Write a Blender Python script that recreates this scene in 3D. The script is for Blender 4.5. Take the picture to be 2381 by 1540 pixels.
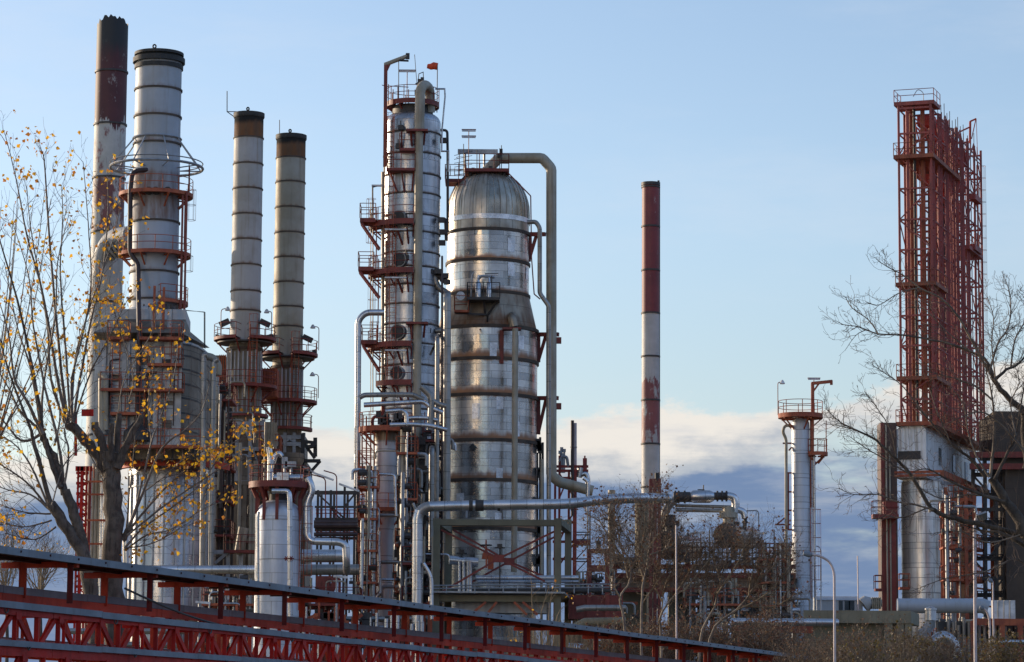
import bpy, math, random
from mathutils import Vector, Matrix
from math import pi, sin, cos, tan, radians, sqrt, atan2, hypot
for o in list(bpy.data.objects): bpy.data.objects.remove(o)
SC = bpy.context.scene
COL = SC.collection
# ------------------------------------------------------------------ camera
F = 7140.0; HOR = 1740.0; CXP, CYP = 1190.5, 770.0   # focal length, horizon and centre on a 2381x1540 frame
PITCH = math.atan((HOR - CYP) / F); ROLL = 0.0068
EYE = Vector((0, 0, 1.7))
Fv = Vector((0, cos(PITCH), sin(PITCH)))
R0 = Vector((1, 0, 0)); U0 = Vector((0, -sin(PITCH), cos(PITCH)))
Rv = cos(ROLL) * R0 + sin(ROLL) * U0
Uv = -sin(ROLL) * R0 + cos(ROLL) * U0
cam = bpy.data.cameras.new("camera"); camo = bpy.data.objects.new("camera", cam); COL.objects.link(camo)
cam.sensor_width = 36.0; cam.lens = 36.0 * F / 2381.0; cam.clip_start = 0.5; cam.clip_end = 6000
M = Matrix((Rv, Uv, -Fv)).transposed().to_4x4(); M.translation = EYE; camo.matrix_world = M
SC.camera = camo
# ------------------------------------------------------------------ light
SUN_EL, SUN_AZ = radians(13), radians(-56)      # azimuth clockwise from +Y
S = Vector((sin(SUN_AZ) * cos(SUN_EL), cos(SUN_AZ) * cos(SUN_EL), sin(SUN_EL)))
sl = bpy.data.lights.new("sun", 'SUN'); sl.energy = 4.5; sl.angle = radians(0.5); sl.color = (1.0, 0.80, 0.58)
so = bpy.data.objects.new("sun", sl); COL.objects.link(so); so.rotation_euler = S.to_track_quat('Z', 'Y').to_euler(); so.location = (-60, 60, 120)
SC.view_settings.view_transform = 'Standard'; SC.view_settings.look = 'None'; SC.view_settings.exposure = 0.0; SC.view_settings.gamma = 1.0
SC.view_settings.use_curve_mapping = False

def newnode(nt, t, **kw):
    n = nt.nodes.new(t)
    for k, v in kw.items(): setattr(n, k, v)
    return n
def setin(n, d):
    for k, v in d.items():
        n.inputs[k].default_value = v
def L(nt, a, b): nt.links.new(a, b)
def mathn(nt, op, a, b=None, c=None, clamp=False):
    n = nt.nodes.new('ShaderNodeMath'); n.operation = op; n.use_clamp = clamp
    for i, x in enumerate((a, b, c)):
        if x is None: continue
        if isinstance(x, (int, float)): n.inputs[i].default_value = x
        else: nt.links.new(x, n.inputs[i])
    return n.outputs[0]
def mixc(nt, fac, a, b, blend='MIX'):
    n = nt.nodes.new('ShaderNodeMix'); n.data_type = 'RGBA'; n.blend_type = blend; n.clamp_factor = True
    for sock, x in ((n.inputs[0], fac), (n.inputs[6], a), (n.inputs[7], b)):
        if isinstance(x, (int, float)): sock.default_value = x
        elif isinstance(x, tuple): sock.default_value = (x[0], x[1], x[2], 1)
        else: nt.links.new(x, sock)
    return n.outputs[2]
def smooth(nt, x, a, b):
    n = nt.nodes.new('ShaderNodeMapRange'); n.interpolation_type = 'SMOOTHSTEP'
    nt.links.new(x, n.inputs[0]); n.inputs[1].default_value = a; n.inputs[2].default_value = b
    return n.outputs[0]
def noise(nt, vec, scale, detail=4, rough=.55, sx=1, sy=1, sz=1, off=(0, 0, 0)):
    m = nt.nodes.new('ShaderNodeMapping'); m.inputs['Scale'].default_value = (sx, sy, sz); m.inputs['Location'].default_value = off
    nt.links.new(vec, m.inputs[0])
    n = nt.nodes.new('ShaderNodeTexNoise'); n.inputs['Scale'].default_value = scale; n.inputs['Detail'].default_value = detail; n.inputs['Roughness'].default_value = rough
    nt.links.new(m.outputs[0], n.inputs['Vector'])
    return n.outputs['Fac']
# ------------------------------------------------------------------ sky
W = bpy.data.worlds.new("World"); SC.world = W; W.use_nodes = True
nt = W.node_tree; nt.nodes.clear()
sky = newnode(nt, 'ShaderNodeTexSky', sky_type='NISHITA', sun_disc=False, sun_elevation=SUN_EL, sun_rotation=SUN_AZ, altitude=50, air_density=1.0, dust_density=0.6, ozone_density=2.5)
tc = newnode(nt, 'ShaderNodeTexCoord')
sep = newnode(nt, 'ShaderNodeSeparateXYZ'); L(nt, tc.outputs['Generated'], sep.inputs[0])
dx, dy, dz = sep.outputs
az = mathn(nt, 'ARCTAN2', dx, dy); el = mathn(nt, 'ARCSINE', dz)
cv = newnode(nt, 'ShaderNodeCombineXYZ'); L(nt, az, cv.inputs[0]); L(nt, el, cv.inputs[1])
big = noise(nt, cv.outputs[0], 1.0, 6, .55, 9, 34, 1, (1.3, 0.2, 0))
fin = noise(nt, cv.outputs[0], 1.0, 5, .6, 26, 120, 1, (4.1, 2.0, 0))
# upper edge of the low cloud bank: el about 6.0 deg in the middle, a little higher to the right
edge = noise(nt, cv.outputs[0], 1.0, 9, .62, 19, 36, 1, (3.3, 5.2, 0))
h = mathn(nt, 'SUBTRACT', el, mathn(nt, 'MULTIPLY_ADD', az, 0.08, radians(6.0)))
h = mathn(nt, 'SUBTRACT', h, mathn(nt, 'MULTIPLY', mathn(nt, 'SUBTRACT', edge, .5), radians(2.6)))
bank = mathn(nt, 'SUBTRACT', 1.0, smooth(nt, h, radians(-0.16), radians(0.14)))
gaps = smooth(nt, big, .26, .42)
low = smooth(nt, el, radians(1.0), radians(4.6))
cov = mathn(nt, 'MULTIPLY', bank, mathn(nt, 'MAXIMUM', gaps, mathn(nt, 'SUBTRACT', 1.0, smooth(nt, el, radians(3.2), radians(4.6)))))
# lit cream tops, blue grey bodies
litn = noise(nt, cv.outputs[0], 1.0, 8, .62, 8, 64, 1, (2.4, 7.7, 0))
lit = mathn(nt, 'ADD', smooth(nt, h, radians(-1.75), radians(-0.15)), mathn(nt, 'MULTIPLY', mathn(nt, 'SUBTRACT', litn, .52), 1.7), clamp=True)
ccol = mixc(nt, smooth(nt, lit, 0, .45), (0.165, 0.25, 0.43), (0.48, 0.52, 0.58))
ccol = mixc(nt, smooth(nt, lit, .4, .95), ccol, (0.88, 0.83, 0.765))
ccol = mixc(nt, mathn(nt, 'MULTIPLY', smooth(nt, fin, .5, .75), .35), ccol, (0.52, 0.56, 0.64))
hi = noise(nt, cv.outputs[0], 1.0, 8, .62, 6, 22, 1, (8.4, 1.7, 0))
veil = mathn(nt, 'MULTIPLY', smooth(nt, hi, .45, .72), .22)
hsv = newnode(nt, 'ShaderNodeHueSaturation'); L(nt, sky.outputs[0], hsv.inputs['Color']); hsv.inputs['Saturation'].default_value = 1.0; hsv.inputs['Value'].default_value = 1.0
SKY_STR = 0.12
sc_ = newnode(nt, 'ShaderNodeVectorMath', operation='SCALE'); L(nt, hsv.outputs[0], sc_.inputs[0]); sc_.inputs['Scale'].default_value = 1.0
# sky gain, raised on the half away from the sun to fill shaded fronts
tow = mathn(nt, 'ADD', mathn(nt, 'MULTIPLY', dx, sin(SUN_AZ)), mathn(nt, 'MULTIPLY', dy, cos(SUN_AZ)))
half = smooth(nt, tow, -.35, .25)
gain = mathn(nt, 'MULTIPLY_ADD', half, -.95, 2.65)
tint = mixc(nt, 1.0, sc_.outputs[0], mixc(nt, half, (.97, 1.0, 1.08), (1.10, .965, .935)), 'MULTIPLY')
gsc = newnode(nt, 'ShaderNodeVectorMath', operation='SCALE'); L(nt, tint, gsc.inputs[0]); L(nt, mathn(nt, 'MULTIPLY', gain, mathn(nt, 'MULTIPLY_ADD', smooth(nt, el, radians(4.5), radians(11)), .16, .86)), gsc.inputs['Scale'])
c1 = mixc(nt, veil, gsc.outputs[0], (0.75 / SKY_STR, 0.80 / SKY_STR, 0.88 / SKY_STR))
# added warm glow behind the camera, unseen, to draw streaks on the columns
wa = mathn(nt, 'ABSOLUTE', mathn(nt, 'ADD', az, radians(157)))
wf = mathn(nt, 'MULTIPLY', mathn(nt, 'SUBTRACT', 1.0, smooth(nt, wa, radians(2.5), radians(6.5))), mathn(nt, 'SUBTRACT', 1.0, smooth(nt, el, radians(14), radians(26))))
c1 = mixc(nt, wf, c1, (4.2 / SKY_STR, 3.0 / SKY_STR, 1.9 / SKY_STR))
# added bright patches in the unseen sky behind the camera, for the cladding to reflect
back_patches = noise(nt, cv.outputs[0], 1.0, 4, .5, 3.2, 4.5, 1, (6.6, 3.1, 0))
cf = mathn(nt, 'MULTIPLY', smooth(nt, back_patches, .40, .53), mathn(nt, 'MULTIPLY', mathn(nt, 'SUBTRACT', 1.0, smooth(nt, tow, -.45, -.1)), mathn(nt, 'SUBTRACT', 1.0, smooth(nt, el, radians(18), radians(38)))))
c1 = mixc(nt, mathn(nt, 'MULTIPLY', cf, .8), c1, (0.62 / SKY_STR, 0.60 / SKY_STR, 0.60 / SKY_STR))
cs = newnode(nt, 'ShaderNodeVectorMath', operation='SCALE'); L(nt, ccol, cs.inputs[0]); cs.inputs['Scale'].default_value = 1.0 / SKY_STR
up = smooth(nt, el, radians(-3), radians(0))
c2 = mixc(nt, mathn(nt, 'MULTIPLY', cov, .97), c1, cs.outputs[0])
bg = newnode(nt, 'ShaderNodeBackground'); L(nt, c2, bg.inputs[0]); bg.inputs[1].default_value = SKY_STR
wo = newnode(nt, 'ShaderNodeOutputWorld'); L(nt, bg.outputs[0], wo.inputs[0])
# ------------------------------------------------------------------ where a pixel lies at a distance
def Pt(x, y, D):
    r = Fv * F + Rv * (x - CXP) + Uv * (CYP - y)
    return EYE + r * (D / r.y)
def PX(D, x=1190, y=900): return (Pt(x + 1, y, D) - Pt(x, y, D)).x       # metres per pixel
def Zf(x, y, D): return Pt(x, y, D).z
def Xf(x, y, D): return Pt(x, y, D).x
# ------------------------------------------------------------------ mesh builder
WL = {}
class MB:
    def __init__(s):
        s.v = []; s.f = []; s.uv = []; s.rust = {}; s.soot = {}; s.pc = []
    def face(s, idx, uvs=None):
        s.f.append(tuple(idx)); s.uv.append(uvs)
    def box(s, c, size, rz=0, ax=None):
        s.pc.append((len(s.v), len(s.f)))
        c = Vector(c); hx, hy, hz = size[0] / 2, size[1] / 2, size[2] / 2
        if ax is None:
            cr, sr = cos(rz), sin(rz); ax = (Vector((cr, sr, 0)), Vector((-sr, cr, 0)), Vector((0, 0, 1)))
        b = len(s.v)
        for i in (-1, 1):
            for j in (-1, 1):
                for k in (-1, 1):
                    s.v.append(c + ax[0] * hx * i + ax[1] * hy * j + ax[2] * hz * k)
        q = [((0, 1, 3, 2), 1, 2), ((4, 6, 7, 5), 1, 2), ((0, 4, 5, 1), 0, 2), ((2, 3, 7, 6), 0, 2), ((0, 2, 6, 4), 0, 1), ((1, 5, 7, 3), 0, 1)]
        sg = lambda n: ((-hx, hx)[n >> 2 & 1], (-hy, hy)[n >> 1 & 1], (-hz, hz)[n & 1])
        for idx, ua, va in q:
            s.face([b + n for n in idx], [(sg(n)[ua] + hx * .37, sg(n)[va]) for n in idx])
    def beam(s, p, q, w, h=None):
        p = Vector(p); q = Vector(q); d = q - p; l = d.length
        if l < 1e-5: return
        z = d / l; upv = Vector((0, 0, 1)) if abs(z.z) < .95 else Vector((0, 1, 0))
        x = z.cross(upv).normalized(); y = x.cross(z)
        s.box((p + q) / 2, (w, h if h else w, l), ax=(x, y, z))
    def channel(s, p, q, w, h, t=.02):
        # an I section: web and two flanges
        p = Vector(p); q = Vector(q); d = q - p; l = d.length; z = d / l
        upv = Vector((0, 0, 1)) if abs(z.z) < .95 else Vector((0, 1, 0))
        x = z.cross(upv).normalized(); y = x.cross(z)
        s.box((p + q) / 2, (t, h - 2 * t, l), ax=(x, y, z))
        for k in (-1, 1): s.box((p + q) / 2 + y * k * (h / 2 - t / 2), (w, t, l), ax=(x, y, z))
    def tube(s, pts, r, seg=8, bend=0, nb=4, cap=True, r2=None, rust=None):
        s.pc.append((len(s.v), len(s.f)))
        pts = [Vector(p) for p in pts]
        if bend and len(pts) > 2:
            out = [pts[0]]
            for i in range(1, len(pts) - 1):
                a, b, c = pts[i - 1], pts[i], pts[i + 1]
                u = (a - b); w = (c - b); lu, lw = u.length, w.length; u /= lu; w /= lw
                d = min(bend, lu * .49, lw * .49)
                for k in range(nb + 1):
                    t = k / nb
                    out.append((b + u * d) * (1 - t) ** 2 + b * 2 * t * (1 - t) + (b + w * d) * t ** 2)
            out.append(pts[-1]); pts = out
        n = len(pts); tg = []
        for i in range(n):
            d = pts[min(i + 1, n - 1)] - pts[max(i - 1, 0)]
            if i and i < n - 1: d = (pts[i + 1] - pts[i]).normalized() + (pts[i] - pts[i - 1]).normalized()
            tg.append(d.normalized() if d.length > 1e-9 else Vector((0, 0, 1)))
        z = tg[0]; a = Vector((0, 0, 1)) if abs(z.z) < .9 else Vector((0, 1, 0))
        x = z.cross(a).normalized()
        b0 = len(s.v); vl = 0
        rows = []
        for i in range(n):
            z = tg[i]; x = (x - z * x.dot(z)).normalized(); y = z.cross(x)
            k = 1.0
            if 0 < i < n - 1:
                cc = (pts[i + 1] - pts[i]).normalized().dot(z); k = 1 / max(cc, .5)
            if r2 is None: rr = r
            elif isinstance(r2, (list, tuple)): rr = r2[i]
            else: rr = r + (r2 - r) * i / (n - 1)
            if i: vl += (pts[i] - pts[i - 1]).length
            rows.append((len(s.v), vl, rr))
            # stretch across the bend so that the pipe keeps its bore
            bdir = None
            if k > 1.001:
                bd = (pts[i + 1] - pts[i]).normalized() - (pts[i] - pts[i - 1]).normalized()
                bd -= z * bd.dot(z); bdir = bd.normalized() if bd.length > 1e-6 else None
            for j in range(seg):
                t = 2 * pi * j / seg; o = x * cos(t) + y * sin(t)
                if bdir is not None: o = o + bdir * (o.dot(bdir) * (k - 1))
                s.v.append(pts[i] + o * rr)
        for i in range(n - 1):
            a, va, ra = rows[i]; b, vb, rb = rows[i + 1]
            for j in range(seg):
                j2 = (j + 1) % seg; u0 = ra * 2 * pi * j / seg; u1 = ra * 2 * pi * (j + 1) / seg
                s.face((a + j, a + j2, b + j2, b + j), [(u0, va), (u1, va), (u1, vb), (u0, vb)])
        if cap and seg > 3:
            s.face([rows[0][0] + j for j in reversed(range(seg))]); s.face([rows[-1][0] + j for j in range(seg)])
    def rod(s, p, q, r, seg=5): s.tube([p, q], r, seg, cap=seg > 5)
    def lathe(s, c, prof, seg=48, a0=0.0, a1=2 * pi, capb=False, capt=False, jit=None):
        s.pc.append((len(s.v), len(s.f)))
        full = abs(a1 - a0 - 2 * pi) < 1e-6; nn = seg if full else seg + 1
        rows = []
        vl = 0; pr = None
        for pi_, row in enumerate(prof):
            r, z = row[0], row[1]; ru = row[2] if len(row) > 2 else 0; st = row[3] if len(row) > 3 else 0
            vv = z
            b = len(s.v)
            for j in range(nn):
                t = a0 + (a1 - a0) * j / seg
                dz = 0
                if jit and pi_ == len(prof) - 1: dz = jit(j)
                s.v.append(Vector((c[0] + r * cos(t), c[1] + r * sin(t), z + dz)))
                if ru: s.rust[b + j] = ru
                if st: s.soot[b + j] = st
            rows.append((b, r, vv))
        R = max(r[0] for r in prof)
        for i in range(len(rows) - 1):
            a, ra, va = rows[i]; b, rb, vb = rows[i + 1]
            if abs(va - vb) < 1e-4: vb = vb + abs(ra - rb)
            for j in range(seg):
                j2 = (j + 1) % nn; u0 = R * (a0 + (a1 - a0) * j / seg); u1 = R * (a0 + (a1 - a0) * (j + 1) / seg)
                s.face((a + j, a + j2, b + j2, b + j), [(u0, va), (u1, va), (u1, vb), (u0, vb)])
        if capb: s.face([rows[0][0] + j for j in reversed(range(nn))])
        if capt: s.face([rows[-1][0] + j for j in range(nn)])
    def prism(s, poly, z0, z1, top=None):
        s.pc.append((len(s.v), len(s.f)))
        # poly: ccw plan points; optional different top polygon
        b = len(s.v); n = len(poly); tp = top or poly
        for p in poly: s.v.append(Vector((p[0], p[1], z0)))
        for p in tp: s.v.append(Vector((p[0], p[1], z1)))
        u = 0
        for i in range(n):
            j = (i + 1) % n; l = hypot(poly[j][0] - poly[i][0], poly[j][1] - poly[i][1])
            s.face((b + i, b + j, b + n + j, b + n + i), [(u, z0), (u + l, z0), (u + l, z1), (u, z1)]); u += l
        s.face([b + i for i in reversed(range(n))], [(poly[i][0], poly[i][1]) for i in reversed(range(n))]); s.face([b + n + i for i in range(n)], [(tp[i][0], tp[i][1]) for i in range(n)])
    def tri(s, a, b, c):
        n = len(s.v); s.v += [Vector(a), Vector(b), Vector(c)]; s.face((n, n + 1, n + 2))
    def quad(s, a, b, c, d):
        n = len(s.v); s.v += [Vector(a), Vector(b), Vector(c), Vector(d)]; s.face((n, n + 1, n + 2, n + 3), [(0, 0), (1, 0), (1, 1), (0, 1)])
    def clusters(s):
        # primitives whose bounding boxes touch belong together
        n = len(s.pc); ends = [p[0] for p in s.pc[1:]] + [len(s.v)]; fe = [p[1] for p in s.pc[1:]] + [len(s.f)]
        bb = []
        for (a, _), b in zip(s.pc, ends):
            vs = s.v[a:b]; bb.append([min(v[i] for v in vs) - .03 for i in range(3)] + [max(v[i] for v in vs) + .03 for i in range(3)])
        par = list(range(n))
        def find(i):
            while par[i] != i: par[i] = par[par[i]]; i = par[i]
            return i
        for i in range(n):
            for j in range(i):
                if all(bb[i][k] <= bb[j][k + 3] and bb[j][k] <= bb[i][k + 3] for k in range(3)): par[find(i)] = find(j)
        cl = {}
        for i in range(n): cl.setdefault(find(i), []).append(i)
        out = []
        for ids in cl.values():
            m = MB()
            for i in ids:
                a, fa = s.pc[i]; off = len(m.v) - a
                m.v += s.v[a:ends[i]]; m.f += [tuple(x + off for x in f) for f in s.f[fa:fe[i]]]; m.uv += s.uv[fa:fe[i]]
                for k in range(a, ends[i]):
                    if k in s.rust: m.rust[k + off] = s.rust[k]
                    if k in s.soot: m.soot[k + off] = s.soot[k]
            out.append(m)
        return out
    def build(s, name, mat, parent=None, loc=None, smooth_=True, ang=38, split=True):
        if split and parent is not None and 1 < len(s.pc) < 500 and s.pc[0] == (0, 0):
            cl = s.clusters()
            if 1 < len(cl) <= 100:
                return [m.build(name, mat, parent, loc, smooth_, ang, False) for m in cl][0]
        if parent is not None: loc = WL[parent.name]
        elif loc is None:
            xs = [v.x for v in s.v]; ys = [v.y for v in s.v]; zs = [v.z for v in s.v]
            loc = Vector(((min(xs) + max(xs)) / 2, (min(ys) + max(ys)) / 2, min(zs)))
        loc = Vector(loc)
        me = bpy.data.meshes.new(name)
        me.from_pydata([tuple(v - loc) for v in s.v], [], s.f)
        uvl = me.uv_layers.new(name="UVMap"); buf = []
        for f, u in zip(s.f, s.uv):
            if u is None: buf += [0.0] * (2 * len(f))
            else:
                for a in u: buf += [a[0], a[1]]
        uvl.data.foreach_set("uv", buf)
        if s.rust or s.soot:
            for nm, d in (("rust", s.rust), ("soot", s.soot)):
                at = me.attributes.new(nm, 'FLOAT', 'POINT'); arr = [0.0] * len(s.v)
                for k, x in d.items(): arr[k] = x
                at.data.foreach_set("value", arr)
        me.materials.append(mat)
        if smooth_:
            me.polygons.foreach_set("use_smooth", [True] * len(me.polygons)); me.set_sharp_from_angle(angle=radians(ang))
        me.update()
        o = bpy.data.objects.new(name, me); COL.objects.link(o)
        if parent is not None: o.parent = parent
        else: o.location = loc
        WL[o.name] = loc
        return o
def tag(o, label=None, cat=None, group=None, kind=None):
    if label: o['label'] = label
    if cat: o['category'] = cat
    if group: o['group'] = group
    if kind: o['kind'] = kind
    return o
def thing(name, label, cat, loc, group=None):
    o = bpy.data.objects.new(name, None); COL.objects.link(o); o.location = Vector(loc); o.empty_display_size = .5
    WL[o.name] = Vector(loc)
    return tag(o, label, cat, group)
def copy_thing(src, loc, label=None, rz=None, scale=None):
    def rec(o, par):
        c = o.copy(); COL.objects.link(c)
        if par is not None: c.parent = par
        for ch in list(o.children): rec(ch, c)
        return c
    r = rec(src, None); r.location = Vector(loc)
    if rz is not None: r.rotation_euler = (0, 0, rz)
    if scale is not None: r.scale = scale
    if label: r['label'] = label
    return r
# ------------------------------------------------------------------ materials
MATS = {}
def weathered(name, c1, c2, rough=.6, metal=0.0, nscale=.6, streak=.35, dirt_shade=(.10, .075, .05), dirtamt=.35, rust=(.13, .055, .022), panel=None, pvar=.25, bump=.15, mortar=.35, rvar=.12, spec=.5, wavy=0.0, contrast=(.35, .65), ribs=None, ss=3.2):
    m = bpy.data.materials.new(name); m.use_nodes = True; t = m.node_tree; bs = t.nodes['Principled BSDF']
    co = newnode(t, 'ShaderNodeTexCoord'); ob = co.outputs['Object']; uv = co.outputs['UV']
    n1 = noise(t, ob, nscale, 6, .6)
    col = mixc(t, smooth(t, n1, contrast[0], contrast[1]), c1, c2)
    height = noise(t, ob, nscale * 9, 4, .6)
    rgh = mathn(t, 'MULTIPLY_ADD', mathn(t, 'SUBTRACT', noise(t, ob, nscale * 2.3, 4), .5), rvar * 2, rough)
    normal_in = None
    if panel:
        w, h = panel
        br = newnode(t, 'ShaderNodeTexBrick'); br.offset = .5; br.squash = 1
        setin(br, {'Scale': 1.0, 'Brick Width': w, 'Row Height': h, 'Mortar Size': .018 * min(1.6, max(.8, h)), 'Mortar Smooth': .2, 'Bias': 0.0})
        br.inputs['Color1'].default_value = (1 - pvar, 1 - pvar, 1 - pvar, 1); br.inputs['Color2'].default_value = (1, 1, 1, 1); br.inputs['Mortar'].default_value = (1, 1, 1, 1)
        L(t, uv, br.inputs['Vector'])
        col = mixc(t, 1.0, col, br.outputs['Color'], 'MULTIPLY')
        col = mixc(t, mathn(t, 'MULTIPLY', br.outputs['Fac'], 1 - mortar), col, (.035, .03, .026))
        pv = newnode(t, 'ShaderNodeSeparateColor'); L(t, br.outputs['Color'], pv.inputs[0])
        rgh = mathn(t, 'ADD', rgh, mathn(t, 'MULTIPLY', mathn(t, 'SUBTRACT', pv.outputs[0], 1 - pvar / 2), .5))
    if ribs:
        wv = newnode(t, 'ShaderNodeSeparateXYZ'); L(t, uv, wv.inputs[0])
        rb = mathn(t, 'SINE', mathn(t, 'MULTIPLY', wv.outputs[0], 2 * pi / ribs))
        height = mathn(t, 'MULTIPLY_ADD', rb, .8, height)
    st = noise(t, ob, 1.0, 5, .6, ss, ss, ss * .05)
    stf = mathn(t, 'MULTIPLY', smooth(t, st, .5, .72), streak)
    col = mixc(t, stf, col, dirt_shade)
    n2 = noise(t, ob, nscale * .45, 5, .65, off=(3, 5, 7))
    col = mixc(t, mathn(t, 'MULTIPLY', smooth(t, n2, .48, .8), dirtamt), col, dirt_shade)
    ar = newnode(t, 'ShaderNodeAttribute', attribute_name='rust'); asn = newnode(t, 'ShaderNodeAttribute', attribute_name='soot')
    rn = mathn(t, 'ADD', ar.outputs['Fac'], mathn(t, 'MULTIPLY', mathn(t, 'SUBTRACT', noise(t, ob, 1.0, 5, .6, 2.4, 2.4, .5), .5), .75))
    rf = mathn(t, 'MULTIPLY', smooth(t, rn, .2, .68), smooth(t, ar.outputs['Fac'], 0.0, .22))
    rcol = mixc(t, smooth(t, n1, .35, .65), rust, tuple(x * 1.7 for x in rust))
    col = mixc(t, mathn(t, 'MULTIPLY', rf, .9), col, rcol)
    sn = mathn(t, 'ADD', asn.outputs['Fac'], mathn(t, 'MULTIPLY', mathn(t, 'SUBTRACT', noise(t, ob, 1.0, 5, .65, 2.0, 2.0, .35), .5), .9))
    sf = mathn(t, 'MULTIPLY', smooth(t, sn, .3, .75), smooth(t, asn.outputs['Fac'], 0.0, .2))
    col = mixc(t, sf, col, (.014, .015, .015))
    L(t, col, bs.inputs['Base Color'])
    wear = mathn(t, 'MAXIMUM', mathn(t, 'MULTIPLY', stf, .6), mathn(t, 'MAXIMUM', rf, sf))
    if metal: L(t, mathn(t, 'MULTIPLY', mathn(t, 'SUBTRACT', 1.0, wear), metal), bs.inputs['Metallic'])
    L(t, mathn(t, 'ADD', rgh, mathn(t, 'MULTIPLY', wear, .35), clamp=True), bs.inputs['Roughness'])
    bs.inputs['Specular IOR Level'].default_value = spec
    if wavy:
        height = mathn(t, 'ADD', height, mathn(t, 'MULTIPLY', noise(t, ob, 1.0, 2, .5, .9, .9, .45), wavy))
    if bump:
        bp = newnode(t, 'ShaderNodeBump'); bp.inputs['Strength'].default_value = bump; bp.inputs['Distance'].default_value = .05
        L(t, height, bp.inputs['Height']); L(t, bp.outputs[0], bs.inputs['Normal'])
    MATS[name] = m
    return m
def plain(name, c, rough=.6, metal=0.0, **kw):
    c2 = tuple(x * .62 for x in c)
    return weathered(name, c, c2, rough, metal, nscale=kw.pop('nscale', 1.3), **kw)
mClad = weathered('aluminium cladding', (.78, .75, .70), (.61, .58, .53), .25, .85, .5, .35, panel=(2.3, .55), pvar=.34, wavy=5, bump=.16, dirtamt=.4, rust=(.26, .105, .035), mortar=.25)
mCladB = weathered('bright aluminium cladding', (.58, .60, .64), (.45, .47, .50), .30, .75, .6, .35, panel=(2.2, 1.0), pvar=.30, wavy=2.0, bump=.22, dirtamt=.4)
mCladS = weathered('smooth bright cladding', (.62, .65, .70), (.53, .56, .60), .58, .35, .5, .18, panel=(30, 1.9), pvar=.12, wavy=1.0, bump=.12, dirtamt=.2)
mPatch = plain('new aluminium sheet with sky glare', (.96, .98, 1.0), .28, .3, dirtamt=.1, streak=.1)  # near white base puts reflected sky into the sheet colour
mHood = weathered('stained aluminium', (.40, .34, .26), (.26, .21, .155), .45, .55, .5, .6, panel=(3.0, 1.2), pvar=.3, wavy=2, bump=.25, dirtamt=.65)
mDome = weathered('stained dome sheets', (.68, .63, .54), (.50, .44, .34), .36, .75, .5, .6, panel=(1.05, 40), pvar=.40, wavy=2, bump=.2, dirtamt=.5)
mStackW = weathered('weathered white stack paint', (.38, .39, .395), (.31, .315, .30), .62, .12, .35, .42, dirt_shade=(.20, .15, .085), dirtamt=.55, bump=.12)
mStackB = weathered('bluish white stack paint', (.39, .43, .48), (.33, .36, .39), .6, .12, .35, .35, dirt_shade=(.24, .22, .17), dirtamt=.4, bump=.12)
mStackT = weathered('tan stained stack paint', (.38, .35, .285), (.30, .265, .195), .62, .12, .35, .4, dirt_shade=(.16, .11, .06), dirtamt=.45, bump=.12)
mScorch = weathered('scorched brown steel', (.16, .095, .05), (.10, .055, .03), .75, .1, .8, .5, dirtamt=.5)
mBlack = plain('sooty black steel', (.03, .032, .032), .7)
mRed = weathered('weathered red paint', (.22, .036, .025), (.15, .025, .019), .6, 0, 1.2, .35, dirt_shade=(.07, .03, .02), dirtamt=.4)
mRust = weathered('rusty orange paint', (.42, .11, .045), (.28, .062, .030), .7, 0, 1.3, .4, dirt_shade=(.08, .035, .02), dirtamt=.4)
mBridge = weathered('bright red bridge paint', (.54, .018, .010), (.33, .010, .007), .5, 0, .7, .4, dirt_shade=(.07, .006, .005), dirtamt=.3, spec=.2)
mOrange = weathered('orange red primer', (.54, .072, .034), (.32, .038, .020), .55, 0, .7, .4, dirt_shade=(.10, .022, .014), dirtamt=.3, spec=.2)
mDerr = weathered('derrick red oxide paint', (.36, .076, .060), (.25, .055, .045), .6, 0, .8, .35, dirt_shade=(.10, .04, .02), dirtamt=.45)
mDerrO = weathered('rusted derrick steel', (.34, .10, .045), (.22, .055, .03), .7, 0, .8, .35, dirt_shade=(.10, .04, .02), dirtamt=.45)
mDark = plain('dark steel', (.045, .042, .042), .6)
mGrey = weathered('grey galvanised steel', (.36, .38, .40), (.28, .29, .30), .5, .5, .9, .3)
mGalv = weathered('dull galvanised rail', (.20, .235, .28), (.155, .18, .215), .6, .15, 1.2, .25, dirtamt=.3)
mPipeG = weathered('grey lagged pipe', (.36, .35, .33), (.27, .26, .24), .42, .65, .8, .35, panel=(20, 1.3), pvar=.15)
mPipeT = weathered('tan painted pipe', (.37, .34, .275), (.28, .245, .175), .55, .12, .6, .45, dirt_shade=(.14, .085, .04), dirtamt=.5)
mPipeS = weathered('silver jacketed pipe', (.68, .68, .69), (.55, .55, .56), .30, .88, .6, .22, panel=(20, 1.1), pvar=.18, wavy=1, dirtamt=.25)
mPipeD = plain('dark maroon pipe', (.05, .03, .03), .55)
mPanel = weathered('grey furnace panel', (.50, .53, .56), (.38, .40, .42), .5, .35, .5, .5, dirt_shade=(.09, .075, .055), dirtamt=.6, panel=(2.4, 1.9), pvar=.25)
mPanelB = weathered('brown furnace casing', (.26, .225, .175), (.17, .14, .105), .65, .1, .5, .5, dirt_shade=(.08, .05, .03), dirtamt=.55, panel=(3.2, 1.6), pvar=.2)
mCasing = weathered('stained convection casing', (.34, .305, .245), (.22, .185, .13), .6, .2, .5, .6, dirt_shade=(.10, .06, .03), dirtamt=.55, panel=(1.1, 30), pvar=.3)
mConc = weathered('olive grey concrete', (.20, .185, .125), (.155, .14, .095), .85, 0, .6, .3, dirt_shade=(.09, .08, .055), dirtamt=.35)
mConcT = weathered('tan concrete', (.27, .235, .16), (.21, .18, .12), .85, 0, .6, .3, dirt_shade=(.11, .09, .06), dirtamt=.35)
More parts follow.
